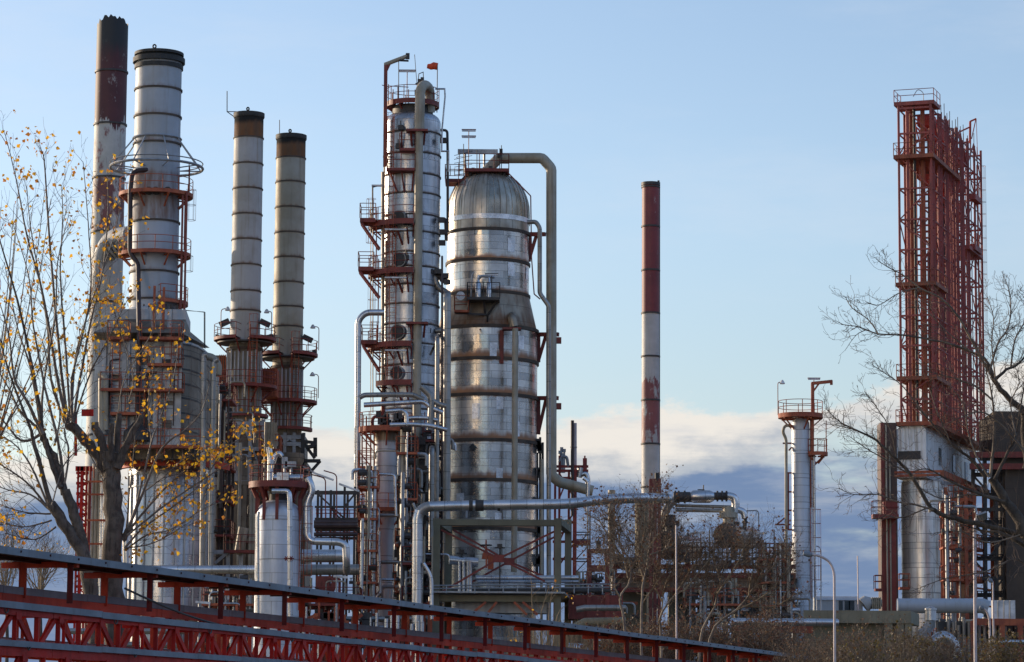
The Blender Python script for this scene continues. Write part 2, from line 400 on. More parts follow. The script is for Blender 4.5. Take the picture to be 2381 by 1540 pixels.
mWhite = plain('white painted metal', (.72, .72, .72), .45, 0, dirtamt=.2)
mPole = weathered('pale painted pole', (.58, .50, .49), (.46, .39, .385), .5, .1, 1.0, .2)
mGlassD = plain('dark window glass', (.02, .035, .045), .12)
mLampG = plain('lamp glass', (.75, .76, .78), .25)
mClothO = plain('orange windsock cloth', (.85, .10, .03), .8)
mCorr = weathered('grey corrugated sheet', (.84, .84, .83), (.72, .72, .70), .5, .3, .5, .8, dirt_shade=(.22, .18, .13), dirtamt=.5, ribs=.45, bump=.7)
mDrum = weathered('coke drum cladding', (.80, .78, .74), (.66, .64, .60), .38, .65, .5, .85, dirt_shade=(.20, .16, .11), panel=(1.5, 2.1), pvar=.2, wavy=2, bump=.2, dirtamt=.3)
mShaft = weathered('dark shaft sheeting', (.10, .055, .042), (.06, .035, .028), .6, .1, .4, .5, ribs=.5, bump=.3)
mTower = weathered('dark brown tower', (.085, .066, .052), (.055, .043, .035), .75, 0, .4, .4, panel=(3, 2.4), pvar=.3)
mBark = weathered('grey brown bark', (.145, .118, .094), (.072, .057, .046), .9, 0, 3.0, .8, dirt_shade=(.028, .022, .018), dirtamt=.3, bump=.8, ss=16)  # dark streaks paint the shade of the furrows into the bark
mVessel = weathered('pale blue grey jacketing', (.62, .66, .73), (.53, .57, .63), .5, .42, .6, .25, panel=(2.2, .9), pvar=.16, wavy=1.5, bump=.15, dirtamt=.25)
mTwig = plain('brown twig bark', (.115, .075, .060), .8, bump=0)
mTwigT = plain('tan twig bark', (.30, .22, .13), .75, bump=0)
mSilverBark = weathered('pale shoot bark', (.30, .24, .17), (.12, .09, .07), .7, 0, 2.0, .3, bump=0)
# ------------------------------------------------------------------ components
def arcpts(c, r, z, a0, a1, n):
    return [Vector((c[0] + r * cos(radians(a0 + (a1 - a0) * i / n)), c[1] + r * sin(radians(a0 + (a1 - a0) * i / n)), z)) for i in range(n + 1)]
def arc_platform(par, c, z, ri, ro, a0, a1, mat=None, name='platform', rail=True, brackets=True, railh=1.1, th=.16, railmat=None):
    mat = mat or mRed; railmat = railmat or mat
    n = max(4, int(abs(a1 - a0) / 11)); A0, A1 = radians(a0), radians(a1)
    d = MB(); full = abs(a1 - a0) >= 359.9
    d.lathe(c, [(ri, z - .06), (ro, z - th), (ro, z + .10), (ro - .04, z + .10), (ro - .04, z), (ri, z), (ri, z - .06)], n, A0, A1 if not full else A0 + 2 * pi)
    dk = d.build(name, mat, par)
    if rail:
        q = MB()
        for hh in (railh, railh * .55): q.tube(arcpts(c, ro - .03, z + hh, a0, a1, n), .026, 4)
        m = max(3, int(radians(abs(a1 - a0)) * ro / 1.25))
        for i in range(m + (0 if full else 1)):
            p = arcpts(c, ro - .03, z, a0, a1, m)[i]; q.rod(p, p + Vector((0, 0, railh)), .030, 4)
        if not full:
            for a in (a0, a1):
                e = radians(a); 
                for hh in (railh, railh * .55):
                    q.rod((c[0] + ri * cos(e), c[1] + ri * sin(e), z + hh), (c[0] + (ro - .03) * cos(e), c[1] + (ro - .03) * sin(e), z + hh), .026, 4)
        child(q, 'railing', railmat, dk)
    if brackets:
        q = MB(); m = max(2, int(radians(abs(a1 - a0)) * ro / 2.0))
        for i in range(m + (0 if full else 1)):
            e = radians(a0 + (a1 - a0) * i / m); cx, sx = cos(e), sin(e)
            q.beam((c[0] + ri * cx, c[1] + ri * sx, z - .95 * (ro - ri) - .1), (c[0] + (ro - .1) * cx, c[1] + (ro - .1) * sx, z - th), .09)
            q.beam((c[0] + ri * cx, c[1] + ri * sx, z - th - .04), (c[0] + (ro - .06) * cx, c[1] + (ro - .06) * sx, z - th - .04), .10)
        child(q, 'bracket', mat, dk)
    return dk
def child(mb, name, mat, par, label=None):
    o = mb.build(name, mat, par)
    if label: o['label'] = label
    return o
def rect_platform(par, x0, x1, y0, y1, z, mat=None, name='platform', sides='lrfb', railh=1.1, th=.2, legs=0, grating=False):
    mat = mat or mRed
    d = MB(); d.box(((x0 + x1) / 2, (y0 + y1) / 2, z - th / 2), (x1 - x0, y1 - y0, th)); dk = d.build(name, mat, par)
    q = MB(); S_ = {'f': ((x0, y0), (x1, y0)), 'b': ((x0, y1), (x1, y1)), 'l': ((x0, y0), (x0, y1)), 'r': ((x1, y0), (x1, y1))}
    for s in sides:
        a, b = S_[s]; l = hypot(b[0] - a[0], b[1] - a[1]); n = max(1, round(l / 1.3))
        for hh in (railh, railh * .55): q.rod((a[0], a[1], z + hh), (b[0], b[1], z + hh), .028, 4)
        for i in range(n + 1):
            x = a[0] + (b[0] - a[0]) * i / n; y = a[1] + (b[1] - a[1]) * i / n; q.rod((x, y, z), (x, y, z + railh), .032, 4)
    if q.v: child(q, 'railing', mat, dk)
    return dk
def ladder(par, x, y, z0, z1, ang=-90, mat=None, cage=True, wid=.5, name='ladder'):
    mat = mat or mRed; e = radians(ang); n = Vector((cos(e), sin(e), 0)); t = Vector((-sin(e), cos(e), 0)); p = Vector((x, y, 0))
    q = MB()
    for k in (-1, 1): q.beam(p + t * k * wid / 2 + Vector((0, 0, z0)), p + t * k * wid / 2 + Vector((0, 0, z1)), .06, .04)
    z = z0 + .2
    while z < z1: q.rod(p - t * wid / 2 + Vector((0, 0, z)), p + t * wid / 2 + Vector((0, 0, z)), .016, 4); z += .38
    if cage:
        z = z0 + 2.2; hoops = []
        while z < z1 + .9:
            pts = [p + t * (.36 * sin(a)) + n * (.38 + .38 * cos(a)) + Vector((0, 0, z)) for a in [pi * (-.8 + 1.6 * i / 8) for i in range(9)]]
            q.tube(pts, .018, 3, cap=False); hoops.append(z); z += 1.1
        if len(hoops) > 1:
            for a in (-.62, -.3, 0, .3, .62):
                o_ = t * (.36 * sin(pi * a)) + n * (.38 + .38 * cos(pi * a))
                q.rod(p + o_ + Vector((0, 0, hoops[0])), p + o_ + Vector((0, 0, hoops[-1])), .014, 3)
    return q.build(name, mat, par)
def gooseneck(par, x, y, z, h, dx, mat=None, size=.5):
    q = MB(); a = Vector((x, y, z))
    q.tube([a, a + Vector((0, 0, h)), a + Vector((dx, 0, h + .05))], .035, 5, bend=.3)
    o = q.build('lamp_post', mat or mRed, par)
    q = MB(); e = a + Vector((dx, 0, h + .02)); sgn = 1 if dx > 0 else -1
    q.lathe((e.x, e.y), [(.06, e.z + .18), (.12, e.z + .1), (.22, e.z - .1), (.2, e.z - .14)], 10, capb=True, capt=True)
    child(q, 'lamp_head', mWhite, o)
    return o
def strip_lamp(par, x, y, z, h, wid=1.5, mat=None, tilt=.06, two=False):
    q = MB(); a = Vector((x, y, z)); q.rod(a, a + Vector((0, 0, h)), .035, 5)
    for k in range(2 if two else 1):
        q.box(a + Vector((0, -.05, h + .02 - k * .5)), (wid, .25, .05))
    o = q.build('lamp_post', mat or mRed, par)
    for k in range(2 if two else 1):
        q = MB(); q.box(a + Vector((0, -.08, h - .07 - k * .5)), (wid * .95, .2, .10)); child(q, 'lamp_tube', mLampG, o)
    return o
def ring(par, c, z, r, w=.10, t=.07, mat=None, name='band', seg=56):
    q = MB(); q.lathe(c, [(r - .02, z - w / 2), (r + t, z - w / 2), (r + t, z + w / 2), (r - .02, z + w / 2)], seg)
    return q.build(name, mat or mBand, par)
mBand = weathered('rusty stiffener band', (.10, .075, .055), (.055, .042, .034), .75, .1, 1.0, .3)
def shell_profile(zs, rfun, bands, rust_h=.8, amt=1.0, base=0.0, soot=None, up=False):
    # add rings of vertices just above every band so that rust can fade upward from it
    pts = {}
    for z in zs: pts[round(z, 3)] = base
    for b in bands:
        for dz, w in ((.02, 1.0), (rust_h * .35, .55), (rust_h, base), (-.02, 1.0 if up else .5 * amt), (-rust_h * .5, base)):
            z = round(b + dz, 3)
            if zs[0] < z < zs[-1]: pts[z] = max(pts.get(z, 0), w * amt if w > base else base)
    out = []
    for z in sorted(pts): out.append((rfun(z), z, pts[z], soot(z) if soot else 0))
    return out
def ppipe(name, label, cat, D, pts, rpx, mat, bend=0, par=None, seg=10, group=None, nb=4):
    q = MB(); P = [Pt(p[0], p[1], p[2] if len(p) > 2 else D) for p in pts]
    r = rpx * PX(D, pts[0][0], pts[0][1])
    q.tube(P, r, seg, bend=bend * PX(D), nb=nb)
    o = q.build(name, mat, par)
    if par is None: tag(o, label, cat, group)
    elif label: o['label'] = label
    return o
def striped(name, base, bands, v0, rough=.62):
    # bands: (zlo, zhi, colour, peel 0..1, raggedlow, raggedhigh) in metres of the UV's v
    m = bpy.data.materials.new(name); m.use_nodes = True; t = m.node_tree; bs = t.nodes['Principled BSDF']
    co = newnode(t, 'ShaderNodeTexCoord'); ob = co.outputs['Object']
    sp = newnode(t, 'ShaderNodeSeparateXYZ'); L(t, co.outputs['UV'], sp.inputs[0]); v = sp.outputs[1]
    n1 = noise(t, ob, .5, 5, .6); drip = noise(t, ob, 1.0, 5, .7, 1.6, 1.6, .16); blot = noise(t, ob, 1.0, 6, .7, 1.1, 1.1, .55, (2, 3, 4))
    col = mixc(t, smooth(t, n1, .35, .65), base, tuple(x * .8 for x in base))
    col = mixc(t, mathn(t, 'MULTIPLY', smooth(t, noise(t, ob, 1.0, 5, .6, 2.5, 2.5, .12, (5, 1, 1)), .5, .75), .45), col, (.24, .21, .15))
    for zl, zh, c, peel, rl, rh in bands:
        vd = mathn(t, 'MULTIPLY_ADD', mathn(t, 'SUBTRACT', drip, .5), 2 * rl, v) if rl else v
        vu = mathn(t, 'MULTIPLY_ADD', mathn(t, 'SUBTRACT', drip, .5), 2 * rh, v) if rh else v
        msk = mathn(t, 'MULTIPLY', smooth(t, vd, zl - .05, zl + .05), mathn(t, 'SUBTRACT', 1.0, smooth(t, vu, zh - .05, zh + .05)))
        pk = smooth(t, blot, peel - .06, peel + .06) if peel > 0 else None
        if pk is not None: msk = mathn(t, 'MULTIPLY', msk, pk)
        cc = mixc(t, smooth(t, n1, .35, .65), c, tuple(x * .75 for x in c))
        col = mixc(t, msk, col, cc)
    asn = newnode(t, 'ShaderNodeAttribute', attribute_name='soot')
    sn = mathn(t, 'ADD', asn.outputs['Fac'], mathn(t, 'MULTIPLY', mathn(t, 'SUBTRACT', drip, .5), .9))
    col = mixc(t, mathn(t, 'MULTIPLY', smooth(t, sn, .3, .75), smooth(t, asn.outputs['Fac'], 0, .2)), col, (.018, .021, .024))
    L(t, col, bs.inputs['Base Color']); bs.inputs['Roughness'].default_value = rough
    return m
# ------------------------------------------------------------------ ground
def ground():
    q = MB(); q.quad((-900, -60, 0), (900, -60, 0), (900, 2600, 0), (-900, 2600, 0))
    m = weathered('gravel and dry grass ground', (.13, .115, .07), (.085, .08, .045), .95, 0, .08, 0)
    tag(q.build('ground', m, None, (0, 0, 0)), kind='structure')
    # tarmac service road between the pipe bridge and the plant
    q = MB(); q.quad((-400, 172, .004), (400, 172, .004), (400, 182, .004), (-400, 182, .004))
    tag(q.build('road', plain('grey asphalt', (.06, .06, .06), .9), None, (0, 0, .004)), kind='structure')
ground()
# ------------------------------------------------------------------ far left: red and white chimney
def tall_chimney():
    D = 248; ax = Pt(262, 60, D); c = (ax.x, ax.y); s = PX(D, 262, 500); r = 36.3 * s
    z = lambda y: Zf(255, y, D - r)
    t = thing('chimney', 'tall peeling red and white chimney with a burnt black broken rim', 'chimney', (c[0], c[1], 0))
    rng = random.Random(5)
    m = striped('peeling red and white chimney paint', (.47, .48, .46), [(z(285), z(55), (.085, .022, .026), .36, 2.6, 0), (z(400), z(296), (.24, .10, .10), .57, .4, .4), (z(536), z(410), (.18, .065, .064), .49, .3, .4)], 0)
    q = MB(); zt = z(44)
    prof = [(r * 1.09, 0)] + [(r * (1.09 - .09 * k / 30), zt * k / 30, 0, max(0, (zt * k / 30 - z(175)) / (zt - z(175))) * 1.1 if zt * k / 30 > z(175) else 0) for k in range(1, 30)] + [(r, zt - .5, 0, 1.1), (r, zt, 0, 1.2)]
    q.lathe(c, prof, 44, jit=lambda j: rng.uniform(-.18, .22) - .2 * cos(j / 44 * 4 * pi))
    q.lathe(c, [(r * .94, zt - 3), (r * .94, zt - .3)], 44)
    q.build('shaft', m, t)
    for y in (161, 284, 409, 536, 700, 860, 1010, 1180): ring(t, c, z(y), r * (1 + .09 * (1 - z(y) / zt)), .14, .09, mDark)
    # bellows duct that joins the chimney
    q = MB(); P = [Pt(240, 640, D - 3.2), Pt(240, 590, D - 3.6), Pt(262, 556, D - 4), Pt(305, 548, D - 6)]
    rr = 23 * s; q.tube(P, rr, 18, bend=1.6, nb=6)
    d = q.build('duct', mStackW, t)
    q = MB()
    for f in range(6):
        a = Pt(250 + f * 9, 584 - f * 6, D - 3.8 - f * .3); dr = Vector((1, -.2, .75 - .12 * f)).normalized()
        q.tube([a - dr * .1, a + dr * .1], rr * 1.16, 18)
    child(q, 'bellows', mStackW, d)
    return t
tall_chimney()
# ------------------------------------------------------------------ left furnace with its fat stack
def fired_heater():
    D = 216; ax = Pt(370, 130, D); c = (ax.x, ax.y); s = PX(D, 370, 400); r = 53.5 * s
    X = lambda y: Pt(ax.x / D * F, y, D)
    z = lambda y: Zf(368, y, D - r)
    zc = lambda y: Zf(368, y, D)
    t = thing('fired_heater', 'big grey box furnace with a fat ringed stack carrying a wire hoop', 'furnace', (c[0], c[1], 0))
    ys = [200, 263, 327, 510, 628, 693]
    bands = [z(y) for y in ys]
    soot = lambda zz: max(0, min(1.1, (zz - z(150)) / (z(116) - z(150)) * 1.1)) if zz > z(150) else (.35 if z(740) < zz < z(700) else 0)
    q = MB(); zs = [z(735), z(716), z(712), z(560), z(452), z(400), z(380), z(152), z(148), z(125), z(114)]
    zs.sort()
    def rf(zz):
        if zz < z(714): return 60 * s
        return r * (1 + .05 * max(0, (z(300) - zz)) / (z(300) - z(700)))
    prof = shell_profile(zs, rf, bands, .9, .42, soot=soot)
    # brown stain below the flue ports
    prof = [(a, b, max(rs, .44 if z(505) < b < z(395) else 0), so_) for a, b, rs, so_ in prof]
    q.lathe(c, prof, 56); q.lathe(c, [(r * .9, z(180)), (r * .9, z(116))], 40); q.build('stack', mStackB, t)
    for y in ys: ring(t, c, z(y), rf(z(y)), .12, .09)
    for y, tt, w in ((146, .10, .3), (131, .22, .35), (116, .12, .2)): ring(t, c, z(y), r, w, tt, mBlack)
    # lifting lug
    q = MB(); a = Vector((c[0] - .35, c[1], zc(112))); q.tube([a + Vector((.11 * cos(k * pi / 5), 0, .12 + .13 * sin(k * pi / 5))) for k in range(11)], .055, 6); q.rod(a - Vector((0, 0, .6)), a + Vector((0, 0, .03)), .1, 6)
    q.build('lifting_lug', mBlack, t)
    # hoop frame
    q = MB(); zh = zc(391); R = 107 * s
    q.tube(arcpts(c, R, zh, 0, 360, 48), .10, 6); q.tube(arcpts(c, R, zh + .35, 0, 360, 48), .045, 4)
    q.tube(arcpts(c, r * 1.03, zc(327) + .1, 0, 360, 40), .09, 5)
    for k in range(8):
        e = radians(22 + 45 * k); q.rod((c[0] + R * cos(e), c[1] + R * sin(e), zh), (c[0] + r * cos(e), c[1] + r * sin(e), zc(327) + .1), .055, 5)
        q.rod((c[0] + R * cos(e), c[1] + R * sin(e), zh), (c[0] + r * cos(e), c[1] + r * sin(e), zh - .1), .045, 4)
    q.build('hoop', mGrey, t)
    # flue ports
    q = MB()
    for px in (347, 363, 391):
        p = Pt(px, 445, D - r * .97); q.tube([p + Vector((0, .3, 0)), p + Vector((0, -.35, .0))], .28, 10)
    q.build('port', mDark, t)
    # platforms
    arc_platform(t, c, zc(455), r * 1.02, 86 * s, 150, 396, mRust)
    arc_platform(t, c, zc(594), r * 1.05, 84 * s, 160, 394, mRust)
    arc_platform(t, c, zc(706), r * 1.05, 80 * s, -72, 45, mRust)
    for (x, y0, y1) in ((428, 462, 585), (424, 594, 704), (436, 385, 460)):
        p = Pt(x, 600, D - .3); ladder(t, p.x, p.y, Zf(x, y1, D), Zf(x, y0, D), 0, mRed)
    q = MB(); p = Pt(422, 600, D - 1.4)
    for k in (0, .28): q.beam((p.x + k, p.y, Zf(422, 745, D)), (p.x + k, p.y, Zf(422, 455, D)), .14)
    q.build('strut', mRed, t)
    # dark drain pipe
    q = MB(); q.tube([Pt(343, 395, D - r * .9), Pt(308, 398, D - r * 1.15), Pt(303, 440, D - r * 1.2), Pt(302, 590, D - r * 1.2), Pt(321, 612, D - r * 1.25), Pt(324, 800, D - 6.4), Pt(318, 985, D - 6.6)], 5.5 * s, 10, bend=.5)
    q.build('drain_pipe', mPipeD, t)
    q = MB(); b = Pt(318, 985, D - 6.6); q.lathe((b.x, b.y), [(.9, b.z - 1.2), (.9, b.z - .6), (.2, b.z + .1)], 16); q.build('hopper', mDark, t)
    # breeching hood between stack and box
    yb = D - 5.2
    q = MB()
    def poly(xl, xr, dep, y0=yb): return [(Xf(xl, 760, y0), y0), (Xf(xr, 760, y0), y0), (Xf(xr, 760, y0) + 2.4, y0 + dep), (Xf(xl, 760, y0) + 2.0, y0 + dep)]
    
    hood = [(Xf(281, 745, D - 3.4), D - 3.4), (Xf(432, 745, D - 3.4), D - 3.4), (Xf(443, 745, D + 3), D + 3), (Xf(283, 745, D + 3), D + 3)]
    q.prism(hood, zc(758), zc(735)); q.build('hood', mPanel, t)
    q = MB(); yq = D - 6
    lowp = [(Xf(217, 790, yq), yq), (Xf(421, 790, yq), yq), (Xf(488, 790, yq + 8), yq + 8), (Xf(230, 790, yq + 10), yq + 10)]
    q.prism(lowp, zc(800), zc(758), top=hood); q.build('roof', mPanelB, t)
    # windows-like ribs on the hood collar
    q = MB()
    for k in range(9): p = Pt(310 + k * 12.4, 728, D - 60 * s - .05); q.box((p.x, c[1] - 60 * s * sqrt(max(.05, 1 - ((310 + k * 12.4 - 366) / 62) ** 2)) - .02, zc(727)), (.18, .12, .7))
    q.build('stiffener', mDark, t)
    # convection box
    y0 = D - 6
    xs = lambda x: Xf(x, 900, y0)
    SD = [(xs(420), y0), (Xf(440, 900, y0 + .7), y0 + .7), (Xf(458, 900, y0 + 2.2), y0 + 2.2), (Xf(473, 900, y0 + 4.4), y0 + 4.4), (Xf(485, 900, y0 + 7), y0 + 7), (Xf(490, 900, y0 + 10), y0 + 10)]
    P_ = [(xs(217), y0 + .5), (xs(252), y0)] + SD + [(xs(230), y0 + 10)]
    q = MB(); q.prism(P_, Zf(320, 1040, y0), Zf(320, 792, y0)); q.build('convection_box', mPanel, t)
    q = MB(); sg = SD
    for (xa, ya), (xb, yb2) in zip(sg, sg[1:]):
        n_ = Vector((yb2 - ya, xa - xb, 0)).normalized() * .03; za, zb_ = Zf(420, 1025, y0), Zf(420, 800, y0)
        q.prism([(xa, ya), (xa + n_.x, ya + n_.y), (xb + n_.x, yb2 + n_.y), (xb, yb2)][::-1], za, zb_)
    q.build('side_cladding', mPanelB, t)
    q = MB()
    for x in (236, 292, 367, 413): q.beam((xs(x), y0 - .08, Zf(x, 1040, y0)), (xs(x), y0 - .08, Zf(x, 792, y0)), .55, .2)
    for y in (855, 930, 975): q.beam((xs(236), y0 - .05, Zf(320, y, y0)), (xs(420), y0 - .05, Zf(320, y, y0)), .1, .1)
    q.build('buckstay', mGrey, t)
    q = MB()
    for y in (800, 826, 858, 892, 925, 960, 1000):
        zb_ = Zf(420, y, y0)
        for (xa, ya), (xb, yb2) in zip(SD, SD[1:]): q.beam((xa, ya - .04, zb_), (xb + .04, yb2 - .03, zb_), .06, .11)
    q.build('side_band', mDark, t)
    for x in (377, 390):
        q = MB(); q.box((xs(x), y0 - .04, Zf(x, 846, y0)), (.34, .08, .62)); q.box((xs(x), y0 - .09, Zf(x, 846, y0)), (.26, .04, .5)); q.build('hatch', mDark, t)
    # brown stains panels as recessed covers
    for x, y in ((335, 838), (345, 985), (245, 950), (388, 985)):
        q = MB(); q.box((xs(x), y0 - .03, Zf(x, y, y0)), (.75, .06, .6)); q.build('cover_plate', mPanelB, t)
    # balconies along the front of the box
    zz = Zf(320, 788, y0); rect_platform(t, xs(252), xs(300), y0 - 1.2, y0 + .1, zz, mRust, sides='flr')
    rect_platform(t, xs(326), xs(424), y0 - 1.2, y0 + .1, zz, mRust, sides='flr')
    rect_platform(t, xs(238), xs(428), y0 - 1.1, y0 + .1, Zf(320, 907, y0), mRust, sides='flr')
    for x, ya, yb_ in ((352, 662, 772), (374, 665, 772)):
        q = MB(); q.beam((xs(x), y0 + .6, Zf(x, yb_, y0)), (xs(x), y0 + .6, Zf(x, ya, y0)), .16); q.build('guide_post', mRust, t)
    rr_ = random.Random(17)
    for k in range(9):
        x = xs(240 + 20 * k + rr_.uniform(-6, 6)); q = MB(); za = Zf(300, rr_.uniform(940, 1035), y0); zb2 = Zf(300, rr_.uniform(800, 900), y0)
        q.tube([(x, y0 - .2, za), (x, y0 - .2, zb2), (x + rr_.choice((-.7, .7)), y0 - .2, zb2 + .05)], rr_.choice((.04, .06, .09)), 6, bend=.25); q.build('conduit', rr_.choice((mPipeG, mPipeT, mPipeD, mGrey)), t)
    rect_platform(t, xs(262), xs(330), y0 - 1.0, y0 + .1, Zf(320, 962, y0), mRust, sides='flr'); rect_platform(t, xs(345), xs(424), y0 - 1.0, y0 + .1, Zf(320, 848, y0), mRust, sides='flr'); rect_platform(t, xs(240), xs(470), y0 - .6, y0 + .4, Zf(320, 1036, y0), mRust, sides='f')
    for x, ya, yb2 in ((270, 905, 790), (330, 1035, 905), (290, 1035, 962)): ladder(t, xs(x), y0 - .4, Zf(x, ya, y0), Zf(x, yb2, y0), -90, mRust)
    for x, y in ((268, 880), (310, 880), (300, 935), (345, 930), (395, 935), (268, 1000), (335, 1005)):
        q = MB(); q.box((xs(x), y0 - .03, Zf(x, y, y0)), (.5, .06, .45)); q.box((xs(x), y0 - .07, Zf(x, y, y0)), (.38, .04, .33)); q.build('hatch', mPanelB if x % 3 else mGrey, t)
    ladder(t, xs(406), y0 - .3, Zf(406, 905, y0), Zf(406, 760, y0), -90, mRust); ladder(t, xs(378), y0 - .3, Zf(378, 1060, y0), Zf(378, 905, y0), -90, mRust)
    q = MB()
    for x, ya, yb_ in ((348, 700, 775), (385, 705, 790)): q.box((xs(x + 1), y0 + 1.2, Zf(x, (ya + yb_) / 2, y0)), (.3, .3, 2.0))
    q.build('conduit', mGrey, t)
    # lower truss, then the round radiant section
    q = MB(); q.prism([(xs(245), y0 + 1.5), (xs(470), y0 + 1.5), (xs(486), y0 + 9), (xs(250), y0 + 9)], Zf(320, 1062, y0), Zf(320, 1040, y0)); q.build('skirt', mPanelB, t)
    cx = Pt(392, 1200, D + 1.5); rc = 93 * s; c2 = (cx.x, cx.y); zt = Zf(392, 1068, D + 1.5)
    q = MB(); q.lathe(c2, [(rc, 0), (rc, zt * .5), (rc, zt - 1.0), (rc * .97, zt - .6, .6), (rc * .97, zt, .8)], 24, capt=True); q.build('radiant_section', mCladB, t)
    q = MB()
    for k in range(24):
        e = 2 * pi * k / 24; q.beam((c2[0] + rc * 1.005 * cos(e), c2[1] + rc * 1.005 * sin(e), .3), (c2[0] + rc * 1.005 * cos(e), c2[1] + rc * 1.005 * sin(e), zt - 1.1), .10, .14)
    q.build('vertical_rib', mGrey, t)
    for y in (1100, 1128, 1240): ring(t, c2, Zf(392, y, D + 1.5 - rc), rc, .12, .06, mGrey)
    arc_platform(t, (c2[0] + .5, c2[1] - 1.2), Zf(392, 1070, D - 4), rc * .85, 128 * s, 185, 355, mOrange, th=.36, brackets=False)
    q = MB(); rng = random.Random(3)
    for k in range(16):
        x = 300 + k * 12; q.beam((xs(x), y0 + 2, Zf(x, 1068, y0)), (xs(x + rng.choice((-9, 9))), y0 + 2, Zf(x, 1040, y0)), .12)
    for k in range(10):
        x = rng.uniform(300, 470); q.rod((xs(x), y0 + 1, Zf(x, 1068, y0)), (xs(x), y0 + 1, Zf(x, rng.uniform(1020, 1045), y0)), .07, 6)
    q.build('burner_frame', mDark, t)
    # thin davit wire frame right of the box
    q = MB(); q.tube([Pt(432, 735, D), Pt(432, 722, D), Pt(475, 726, D), Pt(475, 810, D)], .035, 4); q.rod(Pt(477, 726, D), Pt(477, 812, D), .02, 4); q.build('cable_frame', mDark, t)
    q = MB(); q.tube([Pt(238, 1010, y0 - .6), Pt(238, 880, y0 - .6)], .28, 8); q.tube([Pt(246, 1000, y0 - .7), Pt(246, 875, y0 - .7), Pt(232, 868, y0 - .4)], .2, 8, bend=.4); q.build('side_pipe', mPipeT, t)
    return t
fired_heater()
for i, (pts, rp, lb) in enumerate([
    ([(470, 1330), (473, 1000), (474, 826), (482, 826)], 6.5, 'grey lagged pipe climbing the right side of the box furnace'),
    ([(490, 1330), (494, 1000), (497, 842), (506, 836)], 6.0, 'second grey lagged pipe just right of the box furnace, lower top')]):
    ppipe('pipe', lb, 'pipe', 208, pts, rp, mPipeG, 8, seg=10)
ppipe('pipe', 'short tan duct bending down behind the lagged pipes of the box furnace', 'pipe', 214, [(470, 826), (497, 832), (508, 850), (506, 872)], 9, mPipeT, 10)
# red lattice and copper pipes behind the tree trunk
def left_pipe_stack():
    D = 226
    t = thing('pipe_stanchion', 'red steel stanchion with sunlit copper coloured pipes behind the tree trunk', 'pipe frame', (Xf(215, 1300, D), D, 0))
    q = MB(); 
    for x in (177, 186, 197, 206): q.beam((Xf(x, 1300, D), D, 0), (Xf(x, 1300, D), D, Zf(x, 1085, D)), .13 if x != 186 else .22, .3)
    q.beam(Pt(176, 1090, D), Pt(250, 1090, D), .3, .35); q.beam(Pt(176, 1060, D), Pt(176, 960, D), .2); q.beam(Pt(190, 960, D), Pt(228, 960, D), .25, .5)
    for y in range(1100, 1380, 24): q.beam(Pt(178, y, D), Pt(205, y + 24, D), .10); q.beam(Pt(206, y, D), Pt(178, y + 12, D), .08); q.beam(Pt(177, y, D), Pt(206, y, D), .10, .2)
    q.build('stanchion', mBridge, t)
    for i, (x, m, rp) in enumerate(((216, mPipeT, 4), (224, mPipeT, 4.5), (233, mPipeT, 4), (239, mPipeS, 5), (247, mPipeS, 6), (210, mRed, 3))):
        q = MB(); q.tube([(Xf(x, 1300, D), D - .5 - .2 * i, 0), (Xf(x, 1300, D), D - .5 - .2 * i, Zf(x, 1080 + 9 * i, D))], rp * PX(D), 10); q.build('riser', m, t)
    q = MB()
    for y in (1120, 1150, 1210, 1265, 1330): q.beam(Pt(200, y, D - 1.8), Pt(256, y, D - 1.8), .14)
    for k in range(3): q.rod(Pt(200 + 9 * k, 1112, D - 1.7), Pt(200 + 9 * k, 1085, D - 1.7), .05, 4)
    q.build('guide', mRust, t)
    return t
left_pipe_stack()
